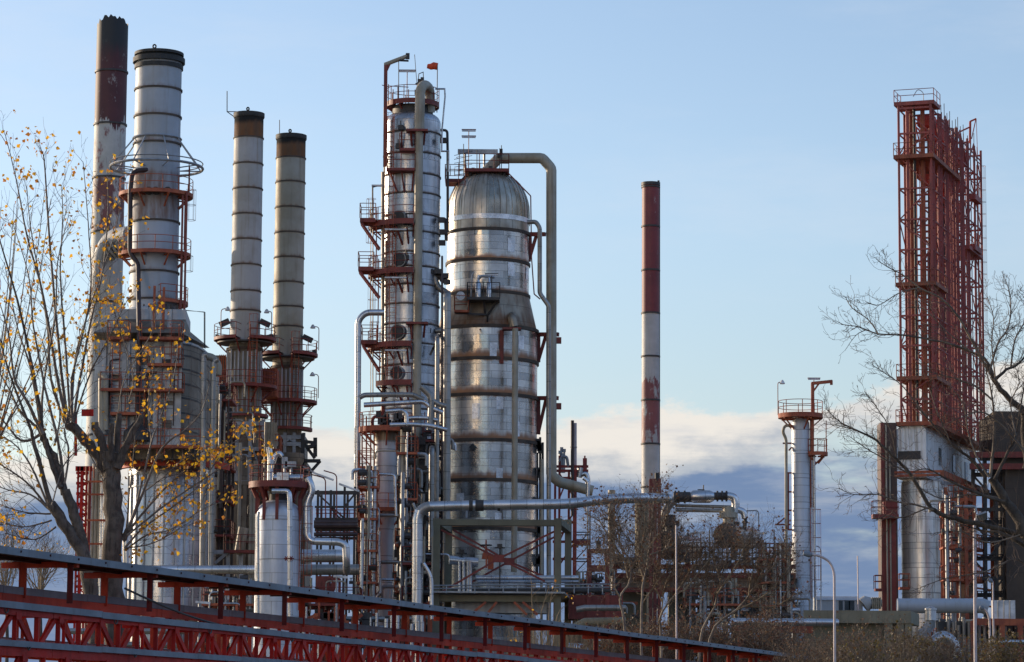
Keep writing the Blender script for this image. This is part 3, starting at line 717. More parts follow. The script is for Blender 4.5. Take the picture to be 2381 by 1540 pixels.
# ------------------------------------------------------------------ the twin slender stacks
def slim_heater(D, x, ytop, dxr, label, ringys, yscorch, deck, yneck, ydecks, base, lamps, rod):
    ax = Pt(x, ytop + 20, D); c = (ax.x, ax.y); s = PX(D, x, 500); r = dxr * s
    z = lambda y: Zf(x, y, D - r); zc = lambda y: Zf(x, y, D)
    xoff = lambda px, y: Xf(px, y, D) 
    t = thing('furnace', label, 'furnace', (c[0], c[1], 0))
    bands = [z(y) for y in ringys]
    soot = lambda zz: max(0, min(1.2, (zz - z(yscorch - 18)) / (z(ytop) - z(yscorch - 18)) * 1.3)) if zz > z(yscorch - 18) else 0
    q = MB(); zs = sorted([z(yneck), z(yneck - 40), z(yscorch), z(yscorch - 1)] + [z(ytop + k * 6) for k in range(10)])
    rf = lambda zz: r * (1 + .02 * (z(ytop) - zz) / 15)
    prof = shell_profile(zs, rf, bands, .5, .55, soot=None)
    low = [p for p in prof if p[1] <= z(yscorch) + .01]; q.lathe(c, low, 48); q.build('stack', deck['mat'], t)
    q = MB(); hi = [(rf(z(y)), z(y), .4, soot(z(y))) for y in (yscorch, yscorch - 12, yscorch - 24, yscorch - 36, ytop + 12, ytop + 6, ytop) if y >= ytop]
    hi.sort(key=lambda p: p[1]); q.lathe(c, hi, 48); q.lathe(c, [(r * .9, z(ytop + 60)), (r * .9, z(ytop + 1))], 32); q.build('scorched_top', mScorch, t)
    for y in ringys: ring(t, c, z(y), rf(z(y)), .10, .06)
    ring(t, c, z(ytop + 4), r, .30, .08, mBlack); ring(t, c, z(ytop + 9), r, .1, .05, mBlack)
    q = MB(); a = Vector((c[0] - .1, c[1], zc(ytop - 1))); q.tube([a + Vector((.10 * cos(k * pi / 4), 0, .12 + .12 * sin(k * pi / 4))) for k in range(9)], .06, 5); q.rod(a - Vector((0, 0, .6)), a + Vector((0, 0, .05)), .09, 6); q.build('lifting_lug', mBlack, t)
    q = MB()
    if rod == 'arm':
        q.tube([Pt(x - 26, ytop + 20, D), Pt(x - 51, ytop + 2, D), Pt(x - 51, ytop - 46, D)], .035, 4); q.rod(Pt(x - 51, ytop + 2, D), Pt(x - 28, ytop + 2, D), .035, 4)
    else:
        q.rod(Pt(x - 27, ytop + 8, D), Pt(x - 27, ytop - 30, D), .03, 4)
    q.build('lightning_rod', mDark, t)
    # neck and convection casing (octagonal, ribbed)
    R2 = deck['rbox'] * s; yb = ydecks[-1][0]
    q = MB(); q.lathe(c, [(R2, zc(yb) - 1.6), (R2, zc(yneck + deck['nk'])), (r * 1.03, zc(yneck)), (r * 1.02, zc(yneck - 20))], 12, a0=radians(15), a1=radians(375)); q.build('casing', mCasing, t)
    q = MB()
    for k in range(12):
        e = radians(15 + 30 * k); q.beam((c[0] + R2 * cos(e), c[1] + R2 * sin(e), zc(yb)), (c[0] + R2 * cos(e), c[1] + R2 * sin(e), zc(yneck + deck['nk'])), .12, .2)
        e = radians(30 * k); R3 = R2 * .967; q.beam((c[0] + R3 * cos(e), c[1] + R3 * sin(e), zc(yb)), (c[0] + R3 * cos(e), c[1] + R3 * sin(e), zc(yneck + deck['nk'] + 8)), .10, .12)
    q.build('rib', mGrey, t)
    ring(t, c, zc(yneck + deck['nk']), R2, .2, .1, mBand)
    # damper drives either side of the stack
    for sx in (-1, 1):
        q = MB(); p = Vector((c[0] + sx * r * 1.05, c[1] - .4, zc(ydecks[0][0] - 42))); q.beam(p, p + Vector((sx * .75, 0, -.35)), .42, .42); q.beam(p + Vector((0, 0, -1.2)), p + Vector((sx * .95, 0, -1.3)), .12); q.beam(p + Vector((sx * .9, 0, -1.1)), p + Vector((sx * .95, 0, -1.5)), .3); q.build('damper_drive', mDark, t)
    for i, (y, ro, a0, a1, ri_) in enumerate(ydecks):
        if i == 0:
            for u0, u1 in ((a0, 258), (284, a1)): arc_platform(t, c, zc(y), r, ro * s, u0, u1, mRed, th=.14)
        else: arc_platform(t, c, zc(y), R2 * .98, ro * s, a0, a1, mRed, brackets=i < 2, th=.14)
        if i == 0:
            q = MB(); q.lathe(c, [(r * 1.02, zc(y) - .25), (ro * s * .9, zc(y) - .26), (ro * s * .9, zc(y) - .36), (r * 1.02, zc(y) - .36)], 20, radians(a0), radians(a1)); q.build('deck_girder', mDark, t)
    for i in range(len(ydecks) - 1):
        y0, y1 = ydecks[i + 1][0], ydecks[i][0]; p = Pt(x + (9 if i == 0 else 7), 900, D - R2 - .25); ladder(t, p.x - (p.x - Xf(x + 7, 900, D)) * 0, c[1] - R2 - .3, zc(y0), zc(y1) + 1.0, -90, mRust, cage=True)
    for px, py, h, dx in lamps: p = Pt(px, py, D - .8); gooseneck(t, p.x, p.y, p.z, h, dx)
    # lower box, support posts
    bx0, bx1, by = base; y0 = D - R2 * 1.05
    q = MB(); q.prism([(Xf(bx0, 1050, y0), y0), (Xf(bx1, 1050, y0), y0), (Xf(bx1, 1050, y0), y0 + 5), (Xf(bx0, 1050, y0), y0 + 5)], zc(by), zc(yb) - .5); q.build('duct_box', mPanelB, t)
    q = MB()
    for xx in (bx0, (bx0 * 2 + bx1) / 3, (bx0 + bx1 * 2) / 3, bx1): q.beam((Xf(xx, 1050, y0), y0 - .1, zc(by)), (Xf(xx, 1050, y0), y0 - .1, zc(yb) - .4), .26, .2)
    for yy in (yb + 22, (yb + by) / 2, by - 4): q.beam((Xf(bx0, 1050, y0), y0 - .12, zc(yy)), (Xf(bx1, 1050, y0), y0 - .12, zc(yy)), .26, .3)
    q.beam((Xf(bx0 + 4, 1050, y0), y0 - .15, zc(by - 30)), (Xf((bx0 + bx1) / 2, 1050, y0), y0 - .15, zc(yb + 26)), .14); q.beam((Xf(bx1 - 4, 1050, y0), y0 - .15, zc(by - 30)), (Xf((bx0 + bx1) / 2, 1050, y0), y0 - .15, zc(yb + 26)), .14)
    q.build('frame', mGrey, t)
    zb = zc(by); q = MB(); q.prism([(Xf(bx0 - 12, 1050, y0), y0 - 1), (Xf(bx1 + 6, 1050, y0), y0 - 1), (Xf(bx1 + 6, 1050, y0), y0 + 8), (Xf(bx0 - 12, 1050, y0), y0 + 8)], 4.0, zb); q.build('firebox', mPanelB, t)
    q = MB()
    for k in range(6):
        xx = bx0 - 12 + (bx1 - bx0 + 18) * k / 5; q.beam((Xf(xx, 1050, y0), y0 - 1.1, 0), (Xf(xx, 1050, y0), y0 - 1.1, zb), .3, .2)
    for k in range(5): q.beam((Xf(bx0 - 12, 1050, y0), y0 - 1.12, 4 + (zb - 4) * k / 4), (Xf(bx1 + 6, 1050, y0), y0 - 1.12, 4 + (zb - 4) * k / 4), .25, .3)
    q.build('firebox_frame', mCasing, t)
    return t
slim_heater(238, 579, 258, 34, 'furnace with a slender ringed stack, the taller of the twin pair', [316, 377, 435, 495, 554, 613, 674, 720], 316, dict(mat=mStackW, rbox=40, nk=14), 800,
    [(790, 72, 125, 415, 0), (901, 76, 150, 400, 0), (968, 57, 170, 390, 0)], (520, 612, 1130), [(513, 784, 2.2, .5), (631, 784, 2.0, -.4)], 'arm')
slim_heater(246, 677, 309, 34, 'furnace with a shorter slender stained stack, right of its taller twin', [363, 420, 479, 538, 596, 654, 711, 757], 363, dict(mat=mStackT, rbox=36, nk=14), 842,
    [(826, 70, 125, 415, 0), (936, 70, 160, 400, 0), (999, 60, 170, 385, 0)], (640, 706, 1075), [(741, 815, 1.9, -.5), (740, 926, 1.9, -.5)], 'stub')
# ribbed crossover ducts and clutter between the twins
def crossover():
    D = 243
    t = thing('crossover_duct', 'rust brown ribbed duct joining the twin slender furnaces', 'duct', (Xf(620, 900, D), D, Zf(620, 960, D)))
    q = MB(); q.box((Xf(624, 900, D), D, Zf(624, 893, D)), (1.5, 2.2, 2.2)); q.build('duct', mRust, t)
    q = MB()
    for k in range(7): q.box((Xf(606 + 6 * k, 900, D), D - 1.15, Zf(620, 893, D)), (.09, .12, 2.3))
    q.build('rib', mRust, t)
    q = MB(); q.box((Xf(519, 900, D), D - 3, Zf(519, 905, D)), (1.0, 2.0, 4.4)); q.build('side_duct', mPanelB, t)
    q = MB()
    for k in range(5): q.box((Xf(510 + 4.5 * k, 900, D - 4), D - 4.05, Zf(519, 905, D)), (.07, .1, 4.5))
    q.build('side_rib', mRust, t)
    q = MB()
    for y in (868, 905, 940, 968): q.beam(Pt(498, y, D - 4), Pt(532, y, D - 4), .22)
    for x in (500, 511, 527): q.beam(Pt(x, 980, D - 4), Pt(x, 850, D - 4), .14)
    for x, y in ((502, 900), (502, 940)): q.beam(Pt(x, y, D - 4.1), Pt(x + 26, y + 38, D - 4.1), .1)
    q.build('support_frame', mRed, t)
crossover()
# ------------------------------------------------------------------ small silver vessel, lower left of the middle
def silver_vessel():
    D = 196; ax = Pt(646, 1300, D); c = (ax.x, ax.y); s = PX(D, 646, 1300); r = 53 * s
    z = lambda y: Zf(646, y, D); zf = lambda y: Zf(646, y, D - r)
    t = thing('vessel', 'squat silver vessel under a round red platform on splayed brackets', 'vessel', (c[0], c[1], 0))
    q = MB(); q.lathe(c, [(r, 0), (r, zf(1440)), (r, zf(1330)), (r, zf(1198)), (r * .96, zf(1184)), (r * .82, zf(1172), .2), (r * .6, zf(1163), .3), (r * .3, zf(1158))], 48, capt=True); q.build('shell', mVessel, t)
    for y in (1207, 1300, 1375): ring(t, c, zf(y), r, .05, .02, mGrey)
    q = MB(); q.lathe(c, [(r * .45, zf(1165)), (r * .45, zf(1128))], 20); q.build('neck', mDark, t)
    dk = arc_platform(t, c, z(1126), .3, 71 * s, 0, 360, mRed, brackets=False, th=.3)
    q = MB()
    for k in range(10):
        e = radians(18 + 36 * k); R1, R2 = 68 * s, 50 * s
        a = Vector((c[0] + R1 * cos(e), c[1] + R1 * sin(e), z(1128))); b = Vector((c[0] + (R2 + .06) * cos(e), c[1] + (R2 + .06) * sin(e), z(1160))); d = Vector((b.x, b.y, z(1212)))
        q.beam(a, b, .2, .2); q.beam(b, d, .2, .2)
    child(q, 'bracket', mRed, dk)
    q = MB()
    q.tube([Pt(632, 1142, D - 2.2), Pt(672, 1142, D - 2.2), Pt(674, 1160, D - 2.3), Pt(675, 1445, D - 2.3)], 6 * s, 12, bend=.35); q.build('pipe', mPipeS, t)
    q = MB(); q.tube([Pt(602, 1190, D - r), Pt(600, 1200, D - r), Pt(600, 1440, D - r)], 3.5 * s, 8, bend=.2); q.tube([Pt(596, 1195, D - 1), Pt(596, 1440, D - 1)], 2.5 * s, 8); q.build('side_pipe', mPipeS, t)
    q = MB(); q.tube([Pt(628, 1122, D - .6), Pt(629, 1062, D - .6), Pt(625, 1040, D - .6)], 7 * s, 12, bend=.3); q.build('vent_pipe', mPipeS, t)
    q = MB(); q.tube([Pt(634, 1080, D + .4), Pt(640, 1060, D + .4), Pt(650, 1053, D + .4), Pt(656, 1062, D + .4)], 6 * s, 10, bend=.4); q.build('hook_pipe', mPipeS, t)
    q = MB(); q.tube([Pt(634, 1112, D), Pt(704, 1112, D)], 9 * s, 12); q.box(Pt(658, 1108, D - .6), (.75, .5, .5)); q.build('manifold', mPipeS, t)
    q = MB(); q.box(Pt(662, 1076, D + .5), (.35, .4, .7)); q.box(Pt(676, 1080, D + .5), (.7, .4, .35)); q.rod(Pt(662, 1110, D + .5), Pt(662, 1076, D + .5), .08, 6); q.rod(Pt(677, 1110, D + .5), Pt(677, 1076, D + .5), .08, 6); q.build('instrument', mGrey, t)
    q = MB(); q.tube([Pt(716, 1112, D - .4), Pt(722, 1124, D - .5), Pt(726, 1142, D - .5), Pt(713, 1172, D - .5), Pt(714, 1246, D - .5), Pt(724, 1259, D - .6), Pt(790, 1261, D - .6), Pt(804, 1268, D - .6), Pt(806, 1312, D - .6), Pt(806, 1330, D + .3)], 8.5 * s, 14, bend=.5); q.build('offtake_pipe', mPipeS, t)
    # red valve wheels on the downpipe
    q = MB()
    for x in (666, 677):
        for k in range(6):
            e = k * pi / 3; q.rod(Pt(x, 1299, D - 2.6), Pt(x, 1299, D - 2.6) + Vector((.16 * cos(e), 0, .16 * sin(e))), .035, 4)
    q.rod(Pt(660, 1299, D - 2.55), Pt(684, 1299, D - 2.55), .04, 5); q.build('valve_wheel', mRed, t)
    ladder(t, Xf(702, 1300, D), D - .4, z(1420), z(1180), -30, mRust)
silver_vessel()
ppipe('pipe', 'fat grey pipe lying level from the box furnace to the squat silver vessel', 'pipe', 198, [(294, 1240), (296, 1322), (310, 1325), (600, 1325)], 10, mPipeS, 10, seg=16)
ppipe('pipe', 'fat grey pipe lying level between the squat silver vessel and the thin column', 'pipe', 199, [(690, 1325), (835, 1325)], 12.5, mPipeG, 0, seg=16)
ppipe('heat_exchanger', 'thick silver horizontal drum just above the level grey pipe', 'drum', 201, [(702, 1293), (800, 1293)], 15, mPipeS, 0, seg=20)
# dark steel rack between the vessel and the thin column
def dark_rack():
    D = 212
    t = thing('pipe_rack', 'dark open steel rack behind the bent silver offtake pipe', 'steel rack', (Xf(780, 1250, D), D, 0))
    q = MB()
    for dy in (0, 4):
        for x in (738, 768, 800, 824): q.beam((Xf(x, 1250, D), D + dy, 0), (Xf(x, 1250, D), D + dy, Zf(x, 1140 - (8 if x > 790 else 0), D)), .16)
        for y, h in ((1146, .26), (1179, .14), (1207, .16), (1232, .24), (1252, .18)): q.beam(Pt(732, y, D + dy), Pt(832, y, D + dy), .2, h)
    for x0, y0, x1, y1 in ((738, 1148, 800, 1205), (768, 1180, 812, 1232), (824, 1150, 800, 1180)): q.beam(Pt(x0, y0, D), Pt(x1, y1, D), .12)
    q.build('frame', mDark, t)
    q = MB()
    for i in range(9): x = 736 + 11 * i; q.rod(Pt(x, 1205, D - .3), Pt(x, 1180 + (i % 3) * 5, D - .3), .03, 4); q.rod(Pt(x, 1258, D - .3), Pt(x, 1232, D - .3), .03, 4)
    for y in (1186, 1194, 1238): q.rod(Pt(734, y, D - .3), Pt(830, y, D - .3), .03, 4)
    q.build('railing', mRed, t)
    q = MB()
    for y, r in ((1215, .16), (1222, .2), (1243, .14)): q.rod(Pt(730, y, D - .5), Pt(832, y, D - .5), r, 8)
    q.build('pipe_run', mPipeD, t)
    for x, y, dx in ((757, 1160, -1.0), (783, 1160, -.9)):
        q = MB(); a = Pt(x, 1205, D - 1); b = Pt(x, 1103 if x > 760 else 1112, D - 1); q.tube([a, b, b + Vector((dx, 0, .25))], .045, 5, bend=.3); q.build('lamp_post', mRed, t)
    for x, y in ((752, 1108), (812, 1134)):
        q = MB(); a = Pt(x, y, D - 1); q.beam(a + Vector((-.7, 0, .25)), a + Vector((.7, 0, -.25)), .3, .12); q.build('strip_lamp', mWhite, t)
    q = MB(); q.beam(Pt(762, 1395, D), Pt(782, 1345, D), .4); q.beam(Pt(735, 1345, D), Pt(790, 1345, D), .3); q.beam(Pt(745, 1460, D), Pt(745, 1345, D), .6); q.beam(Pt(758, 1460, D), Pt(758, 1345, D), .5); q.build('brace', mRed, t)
dark_rack()
# lower red beams below the brown furnaces
def burner_deck():
    D = 222
    t = thing('walkway', 'red railed walkway with leaning pipes at the foot of the taller twin furnace', 'walkway', (Xf(560, 1260, D), D, Zf(560, 1290, D)))
    rect_platform(t, Xf(525, 1250, D), Xf(600, 1250, D), D - 1.5, D, Zf(560, 1282, D), mRed)
    q = MB(); q.rod(Pt(551, 1290, D - 1), Pt(562, 1226, D - 1), .22, 10); q.rod(Pt(559, 1288, D - 1), Pt(572, 1228, D - 1), .2, 10); q.build('leaning_pipe', mPipeT, t)
    q = MB()
    for x in (530, 560, 596): q.beam(Pt(x, 1400, D - .5), Pt(x, 1284, D - .5), .25)
    q.beam(Pt(496, 1284, D - .8), Pt(525, 1284, D - .8), .3); q.beam(Pt(500, 1310, D - 1), Pt(530, 1284, D - 1), .2); q.build('support', mGrey, t)
burner_deck()
for x, rp, y0, lb in ((586, 4.5, 1078, 'thin tan standpipe rising beside the taller twin furnace, left of a pair'), (594, 5, 1072, 'thin tan standpipe rising beside the taller twin furnace, right of a pair'), (559, 4, 1030, 'thin tan standpipe in front of the brown firebox, leftmost')):
    D = 226; q = MB(); p = Pt(x, y0, D); q.rod((p.x, D, 0), p, rp * PX(D), 10); tag(q.build('standpipe', mPipeT), lb, 'pipe')
# ------------------------------------------------------------------ tall thin column
def thin_column():
    D = 226; ax = Pt(958, 400, D); c = (ax.x, ax.y); s = PX(D, 958, 500); r = 66 * s
    z = lambda y: Zf(958, y, D - r); zc = lambda y: Zf(958, y, D)
    yf = D - r
    t = thing('distillation_column', 'tall thin silver column crowded with red platforms and a cream pipe down its front', 'column', (c[0], c[1], 0))
    ys = [303, 353, 402, 447, 497, 537, 584, 618, 660, 705, 751, 797, 847, 893, 950, 1010, 1080, 1160]
    bands = [z(y) for y in ys]
    q = MB(); zs = [0, z(1600), z(276)]
    prof = shell_profile(zs, lambda k: r, bands, .35, .65)
    prof += [(r * .985, z(270), .2), (r * .93, z(263), .3), (r * .84, z(258), .3)]
    q.lathe(c, prof, 60, capt=True); q.build('shell', mCladB, t)
    q = MB(); q.lathe(c, [(r * .72, z(262)), (r * .72, z(236))], 32, capt=True); q.build('head', mDark, t)
    for y in ys: ring(t, c, z(y), r, .09, .07)
    # manholes
    for x, y, rp in ((930.6, 507, 15), (931, 604, 15), (928, 772, 15), (926, 868, 14)):
        th = math.asin(max(-1, min(1, (Xf(x, y, yf) - c[0]) / r))); n = Vector((sin(th), -cos(th), 0)); p = Vector((c[0], c[1], Zf(x, y, yf))) + n * r
        q = MB(); q.tube([p - n * .2, p + n * .35], (rp + 3) * s, 22); m_ = q.build('manhole', mCladB, t)
        q = MB(); q.tube([p + n * .3, p + n * .42], rp * s, 22); child(q, 'cover', mDark, m_)
    for x, y in ((942, 520), (946, 580)): pass
    # overhead cream pipe: inverted U at the top, long drop down the front
    yp = yf - .75
    q = MB(); q.tube([Pt(1000, 262, D - .6), Pt(1000, 208, D - .9), Pt(988, 196, yp + .8), Pt(977, 206, yp), Pt(975, 305, yp)], 11.5 * s, 16, bend=.7, nb=6); q.build('overhead_pipe', mPipeT, t)
    q = MB(); q.tube([Pt(974.5, 300, yp), Pt(971, 760, yp), Pt(967, 1195, yp)], 9.5 * s, 16); q.build('downpipe', mPipeT, t)
    for y in (305, 753): 
        q = MB(); q.box(Pt(970, y, yp), (1.6, 1.0, .16)); q.beam(Pt(958, y + 34, yp + .6), Pt(955, y, yp), .14); q.beam(Pt(985, y + 32, yp + .6), Pt(988, y, yp), .14); q.build('pipe_bracket', mRed, t)
    # top platform with instruments
    zt = zc(243)
    arc_platform(t, c, zt, r * .6, 62 * s, 0, 360, mRed, th=.28)
    q = MB()
    q.rod(Pt(973, 243, D), Pt(963, 128, D - .5) * 0 + Pt(964, 127, D), .022, 4); q.build('antenna', mDark, t)
    q = MB()
    for x, y in ((975, 190), (982, 186), (968, 215), (934, 236)): q.box(Pt(x, y, D - .6), (.25, .3, .35)); q.rod(Pt(x, y + 40, D - .6), Pt(x, y, D - .6), .04, 5)
    q.rod(Pt(966, 196, D - .7), Pt(986, 186, D - .7), .06, 5); q.tube([Pt(972, 190, D - .7), Pt(974, 172, D - .7), Pt(984, 168, D - .7), Pt(985, 190, D - .7)], .03, 4); q.build('relief_valve', mDark, t)
    q = MB(); 
    for x in (903, 914, 925, 950): q.rod(Pt(x, 243, D - 1.4), Pt(x, 196 + (x % 3) * 6, D - 1.4), .035, 4)
    q.rod(Pt(903, 200, D - 1.4), Pt(950, 203, D - 1.4), .03, 4); q.rod(Pt(888, 198, D - 1.5), Pt(905, 203, D - 1.5), .03, 4); q.build('rail_frame', mRed, t)
    strip_lamp(t, Xf(947, 240, D), D - .8, zt, Zf(947, 170, D) - zt, 1.3, mRed)
    # davit
    q = MB(); p0 = Pt(895, 388, yf + .6); 
    q.beam(p0, Pt(897, 150, yf + .6), .26, .26); q.beam(Pt(897, 168, yf + .6), Pt(908, 145, yf + .6), .16); q.build('davit_mast', mRed, t)
    q = MB(); q.tube([Pt(894, 151, yf + .6), Pt(946, 131, yf + .6)], 5 * s, 12); q.build('davit_arm', mPipeT, t)
    q = MB(); q.box(Pt(948, 131, yf + .6), (.28, .3, .42)); q.rod(Pt(927, 140, yf + .6), Pt(927, 238, yf + .6), .03, 4); q.rod(Pt(928, 141, yf + .4), Pt(950, 142, yf + .4), .08, 5); q.build('hoist', mDark, t)
    # small front platforms near the top
    rect_platform(t, Xf(930, 350, yf), Xf(966, 350, yf), yf - 1.0, yf + .4, Zf(940, 350, yf), mRed)
    rect_platform(t, Xf(901, 396, yf), Xf(966, 396, yf), yf - 1.0, yf + .6, Zf(930, 396, yf), mRed)
    q = MB()
    for x0, y0, x1, y1 in ((905, 396, 923, 446), (962, 396, 958, 445), (934, 400, 940, 446), (966, 300, 966, 350), (934, 305, 934, 350)): q.beam(Pt(x0, y0, yf - .4), Pt(x1, y1, yf), .12)
    q.build('strut', mRed, t)
    ladder(t, Xf(906, 450, yf), yf + .2, Zf(906, 640, yf), Zf(906, 268, yf), -100, mRust)
    # big left platforms: curved deck hugging the shell plus a projecting landing
    for y, xr, xl, kk in ((527, 963, 840, 1), (639, 962, 836, 1), (808, 958, 843, 1), (897, 958, 905, 0)):
        zz = zc(y); a1 = -90 + math.degrees(math.asin((Xf(xr, y, yf) - c[0]) / (r + 1.0)))
        arc_platform(t, c, zz, r, r + 1.05, 165 if kk else 220, 360 + a1, mRed, th=.3)
        if kk:
            x0, x1 = Xf(xl, y, D), Xf(xl + 36, y, D)
            rect_platform(t, x0, x1, D - 2.2, D - .4, zz + .25, mRed, sides='flb', th=.3)
            q = MB(); q.beam((x0 + .1, D - 1.3, zz), (Xf(893, y, D), D - 1.3, zz), .3, .4); q.beam((x0 + .1, D - 1.3, zz - .1), (Xf(884, y, D), D - 1.3, zz - 2.0), .2)
            q.beam((x0 + .1, D - 2.1, zz - .1), (Xf(886, y, D), D - 1.8, zz - 2.0), .16); q.build('landing_bracket', mRed, t)
            if y != 897:
                q = MB(); q.box(Pt(920, y + 7, yf - 1.0), (1.6, .25, .1)); q.build('strip_lamp', mWhite, t)
        q = MB()
        for x0, x1 in ((922, 936), (946, 950)): q.beam(Pt(x0, y + 2, yf - .9), Pt(x1, y + 42, yf + .1), .12)
        q.build('strut', mRed, t)
    # lamp on the upper left landing
    q = MB(); q.tube([Pt(866, 520, D - 1.5), Pt(866, 436, D - 1.5), Pt(888, 430, D - 1.5)], .045, 5); lp = q.build('lamp_post', mDark, t); q = MB(); q.box(Pt(876, 432, D - 1.5), (.75, .25, .12)); child(q, 'lamp_head', mWhite, lp)
    for x, ya, yb in ((874, 640, 530), (878, 806, 644), (882, 892, 812)): ladder(t, Xf(x, ya, D - 1.6), D - 1.4, Zf(x, ya, D), Zf(x, yb - 34, D), 180, mRust)
    for x, ya, yb in ((912, 806, 645), (908, 893, 812), (912, 640, 530)): ladder(t, Xf(x, ya, yf), yf - .2, Zf(x, ya, yf), Zf(x, yb, yf), -110, mRust)
    # rods and conduits down the left side
    q = MB()
    for x, ya, yb, rr in ((862, 1180, 470, .03), (867, 960, 436, .04), (893, 800, 250, .05), (890, 1000, 400, .12), (898, 1000, 560, .09)): q.rod(Pt(x, ya, yf + 1), Pt(x + 4 * 0, yb, yf + 1), rr, 6)
    q.build('conduit', mPipeT, t)
    q = MB()
    for x, y in ((932, 297), (926, 340), (968, 330), (946, 518), (944, 598)): q.box(Pt(x, y, yf - .15), (.4, .4, .35)); q.rod(Pt(x, y, yf - .3), Pt(x, y - 16, yf - .3), .05, 5)
    q.build('nozzle', mDark, t)
    # offtake pipes on the right
    rg = [([(1024, 303), (1040, 303), (1041, 360), (1041, 540)], 3.2, mDark), ([(1022, 509), (1036, 509), (1038, 560)], 4, mDark), ([(1012, 770), (1034, 768), (1030, 790)], 6, mPipeG), ([(990, 640), (1010, 640), (1016, 668), (1040, 682)], 7.5, mPipeG), ([(1006, 652), (1022, 640), (1030, 655), (1040, 650)], 6, mDark)]
    for pts, rp, mm in rg:
        q = MB(); q.tube([Pt(a, b, yf + 1.2) for a, b in pts], rp * s, 10, bend=.4); q.build('offtake_pipe', mm, t)
    q = MB()
    for x, y in ((1031, 327), (1026, 512), (1030, 540), (1028, 565), (1000, 632), (1036, 642), (1040, 656), (1018, 632), (995, 770), (1031, 779)): q.box(Pt(x, y, yf + .9), (.5, .5, .35)); q.rod(Pt(x - 7, y, yf + .9), Pt(x + 7, y, yf + .9), .09, 6)
    for x, y in ((1005, 816), (1000, 826)): q.beam(Pt(x, y, yf - .1), Pt(x + 18, y - 38, yf - .1), .16)
    q.build('valve', mDark, t)
    return t
thin_column()
# crooked conduit standing at the column's right shoulder
ppipe('conduit', 'thin pale crooked conduit standing along the right shoulder of the thin column', 'conduit', 224, [(1012, 207), (1034, 207), (1035, 225), (1028, 300), (1027, 352), (1043, 352), (1043, 400)], 2.2, mPipeS, 0, seg=6)
def windsock():
    D = 226; p = Pt(1016, 262, D); t = thing('windsock', 'small orange windsock flying from a thin pole atop the thin column', 'windsock', p)
    q = MB(); q.rod(p, Pt(1017, 152, D), .035, 6); q.rod(Pt(1017, 150, D), Pt(1014, 150, D), .03, 4); q.build('pole', mDark, t)
    q = MB(); a = Pt(1017, 155, D); b = [a, a + Vector((-.28, 0, .06)), a + Vector((-.5, 0, -.02)), a + Vector((-.75, .03, .03))]
    q.tube(b, .26, 12, r2=[.27, .27, .23, .17], cap=False); child(q, 'sock', mClothO, t)
windsock()
# silver loop on the left of the thin column
D_ = 222
ppipe('pipe', 'silver pipe leaving the thin column to the left and dropping straight down', 'pipe', D_, [(893, 727), (850, 727), (833, 745), (829, 1330), (829, 1560)], 7.5, mPipeS, 20, seg=14, nb=6)
for pts, rp, m, lb in (
    ([(836, 925), (846, 919), (905, 918), (960, 918), (985, 930)], 6.0, mPipeG, 'level grey pipe crossing the thin column, uppermost of the cluster'),
    ([(846, 942), (912, 938), (985, 934), (1005, 950), (1030, 960)], 6.0, mPipeS, 'level silver pipe crossing the thin column just below the uppermost grey one'),
    ([(945, 1020), (945, 974), (960, 972), (990, 972), (1018, 978)], 5.5, mPipeS, 'silver pipe crossing above the round platform, lower right of the cluster'),
    ([(896, 957), (935, 954), (945, 962), (946, 990)], 5, mPipeS, 'short bent silver pipe just over the round red platform'),
    ([(906, 988), (955, 987), (1000, 990), (1040, 1000)], 5.5, mPipeS, 'silver pipe running level with the round red platform'),
    ([(980, 900), (1000, 918), (1004, 935), (1000, 1000)], 8, mPipeG, 'thick grey bent pipe right of the cream downpipe'),
    ([(1003, 930), (1020, 940), (1038, 945)], 6, mPipeG, 'short thick grey pipe reaching for the tall grey riser'),
    ([(835, 1105), (868, 1102), (918, 1104), (921, 1200)], 3, mPipeS, 'thin pale pipe frame around the short white column'),
    ([(873, 1452), (873, 1392), (884, 1378)], 5.5, mPipeS, 'short bent pipe low beside the short white column'),
    ([(884, 1380), (880, 1260), (882, 1236)], 4.5, mPipeS, 'thin silver pipe standing against the lower short white column')):
    ppipe('pipe', lb, 'pipe', 218 if 'cross' in lb or 'thick' in lb or 'riser' in lb else 214, pts, rp, m, 8, seg=10)
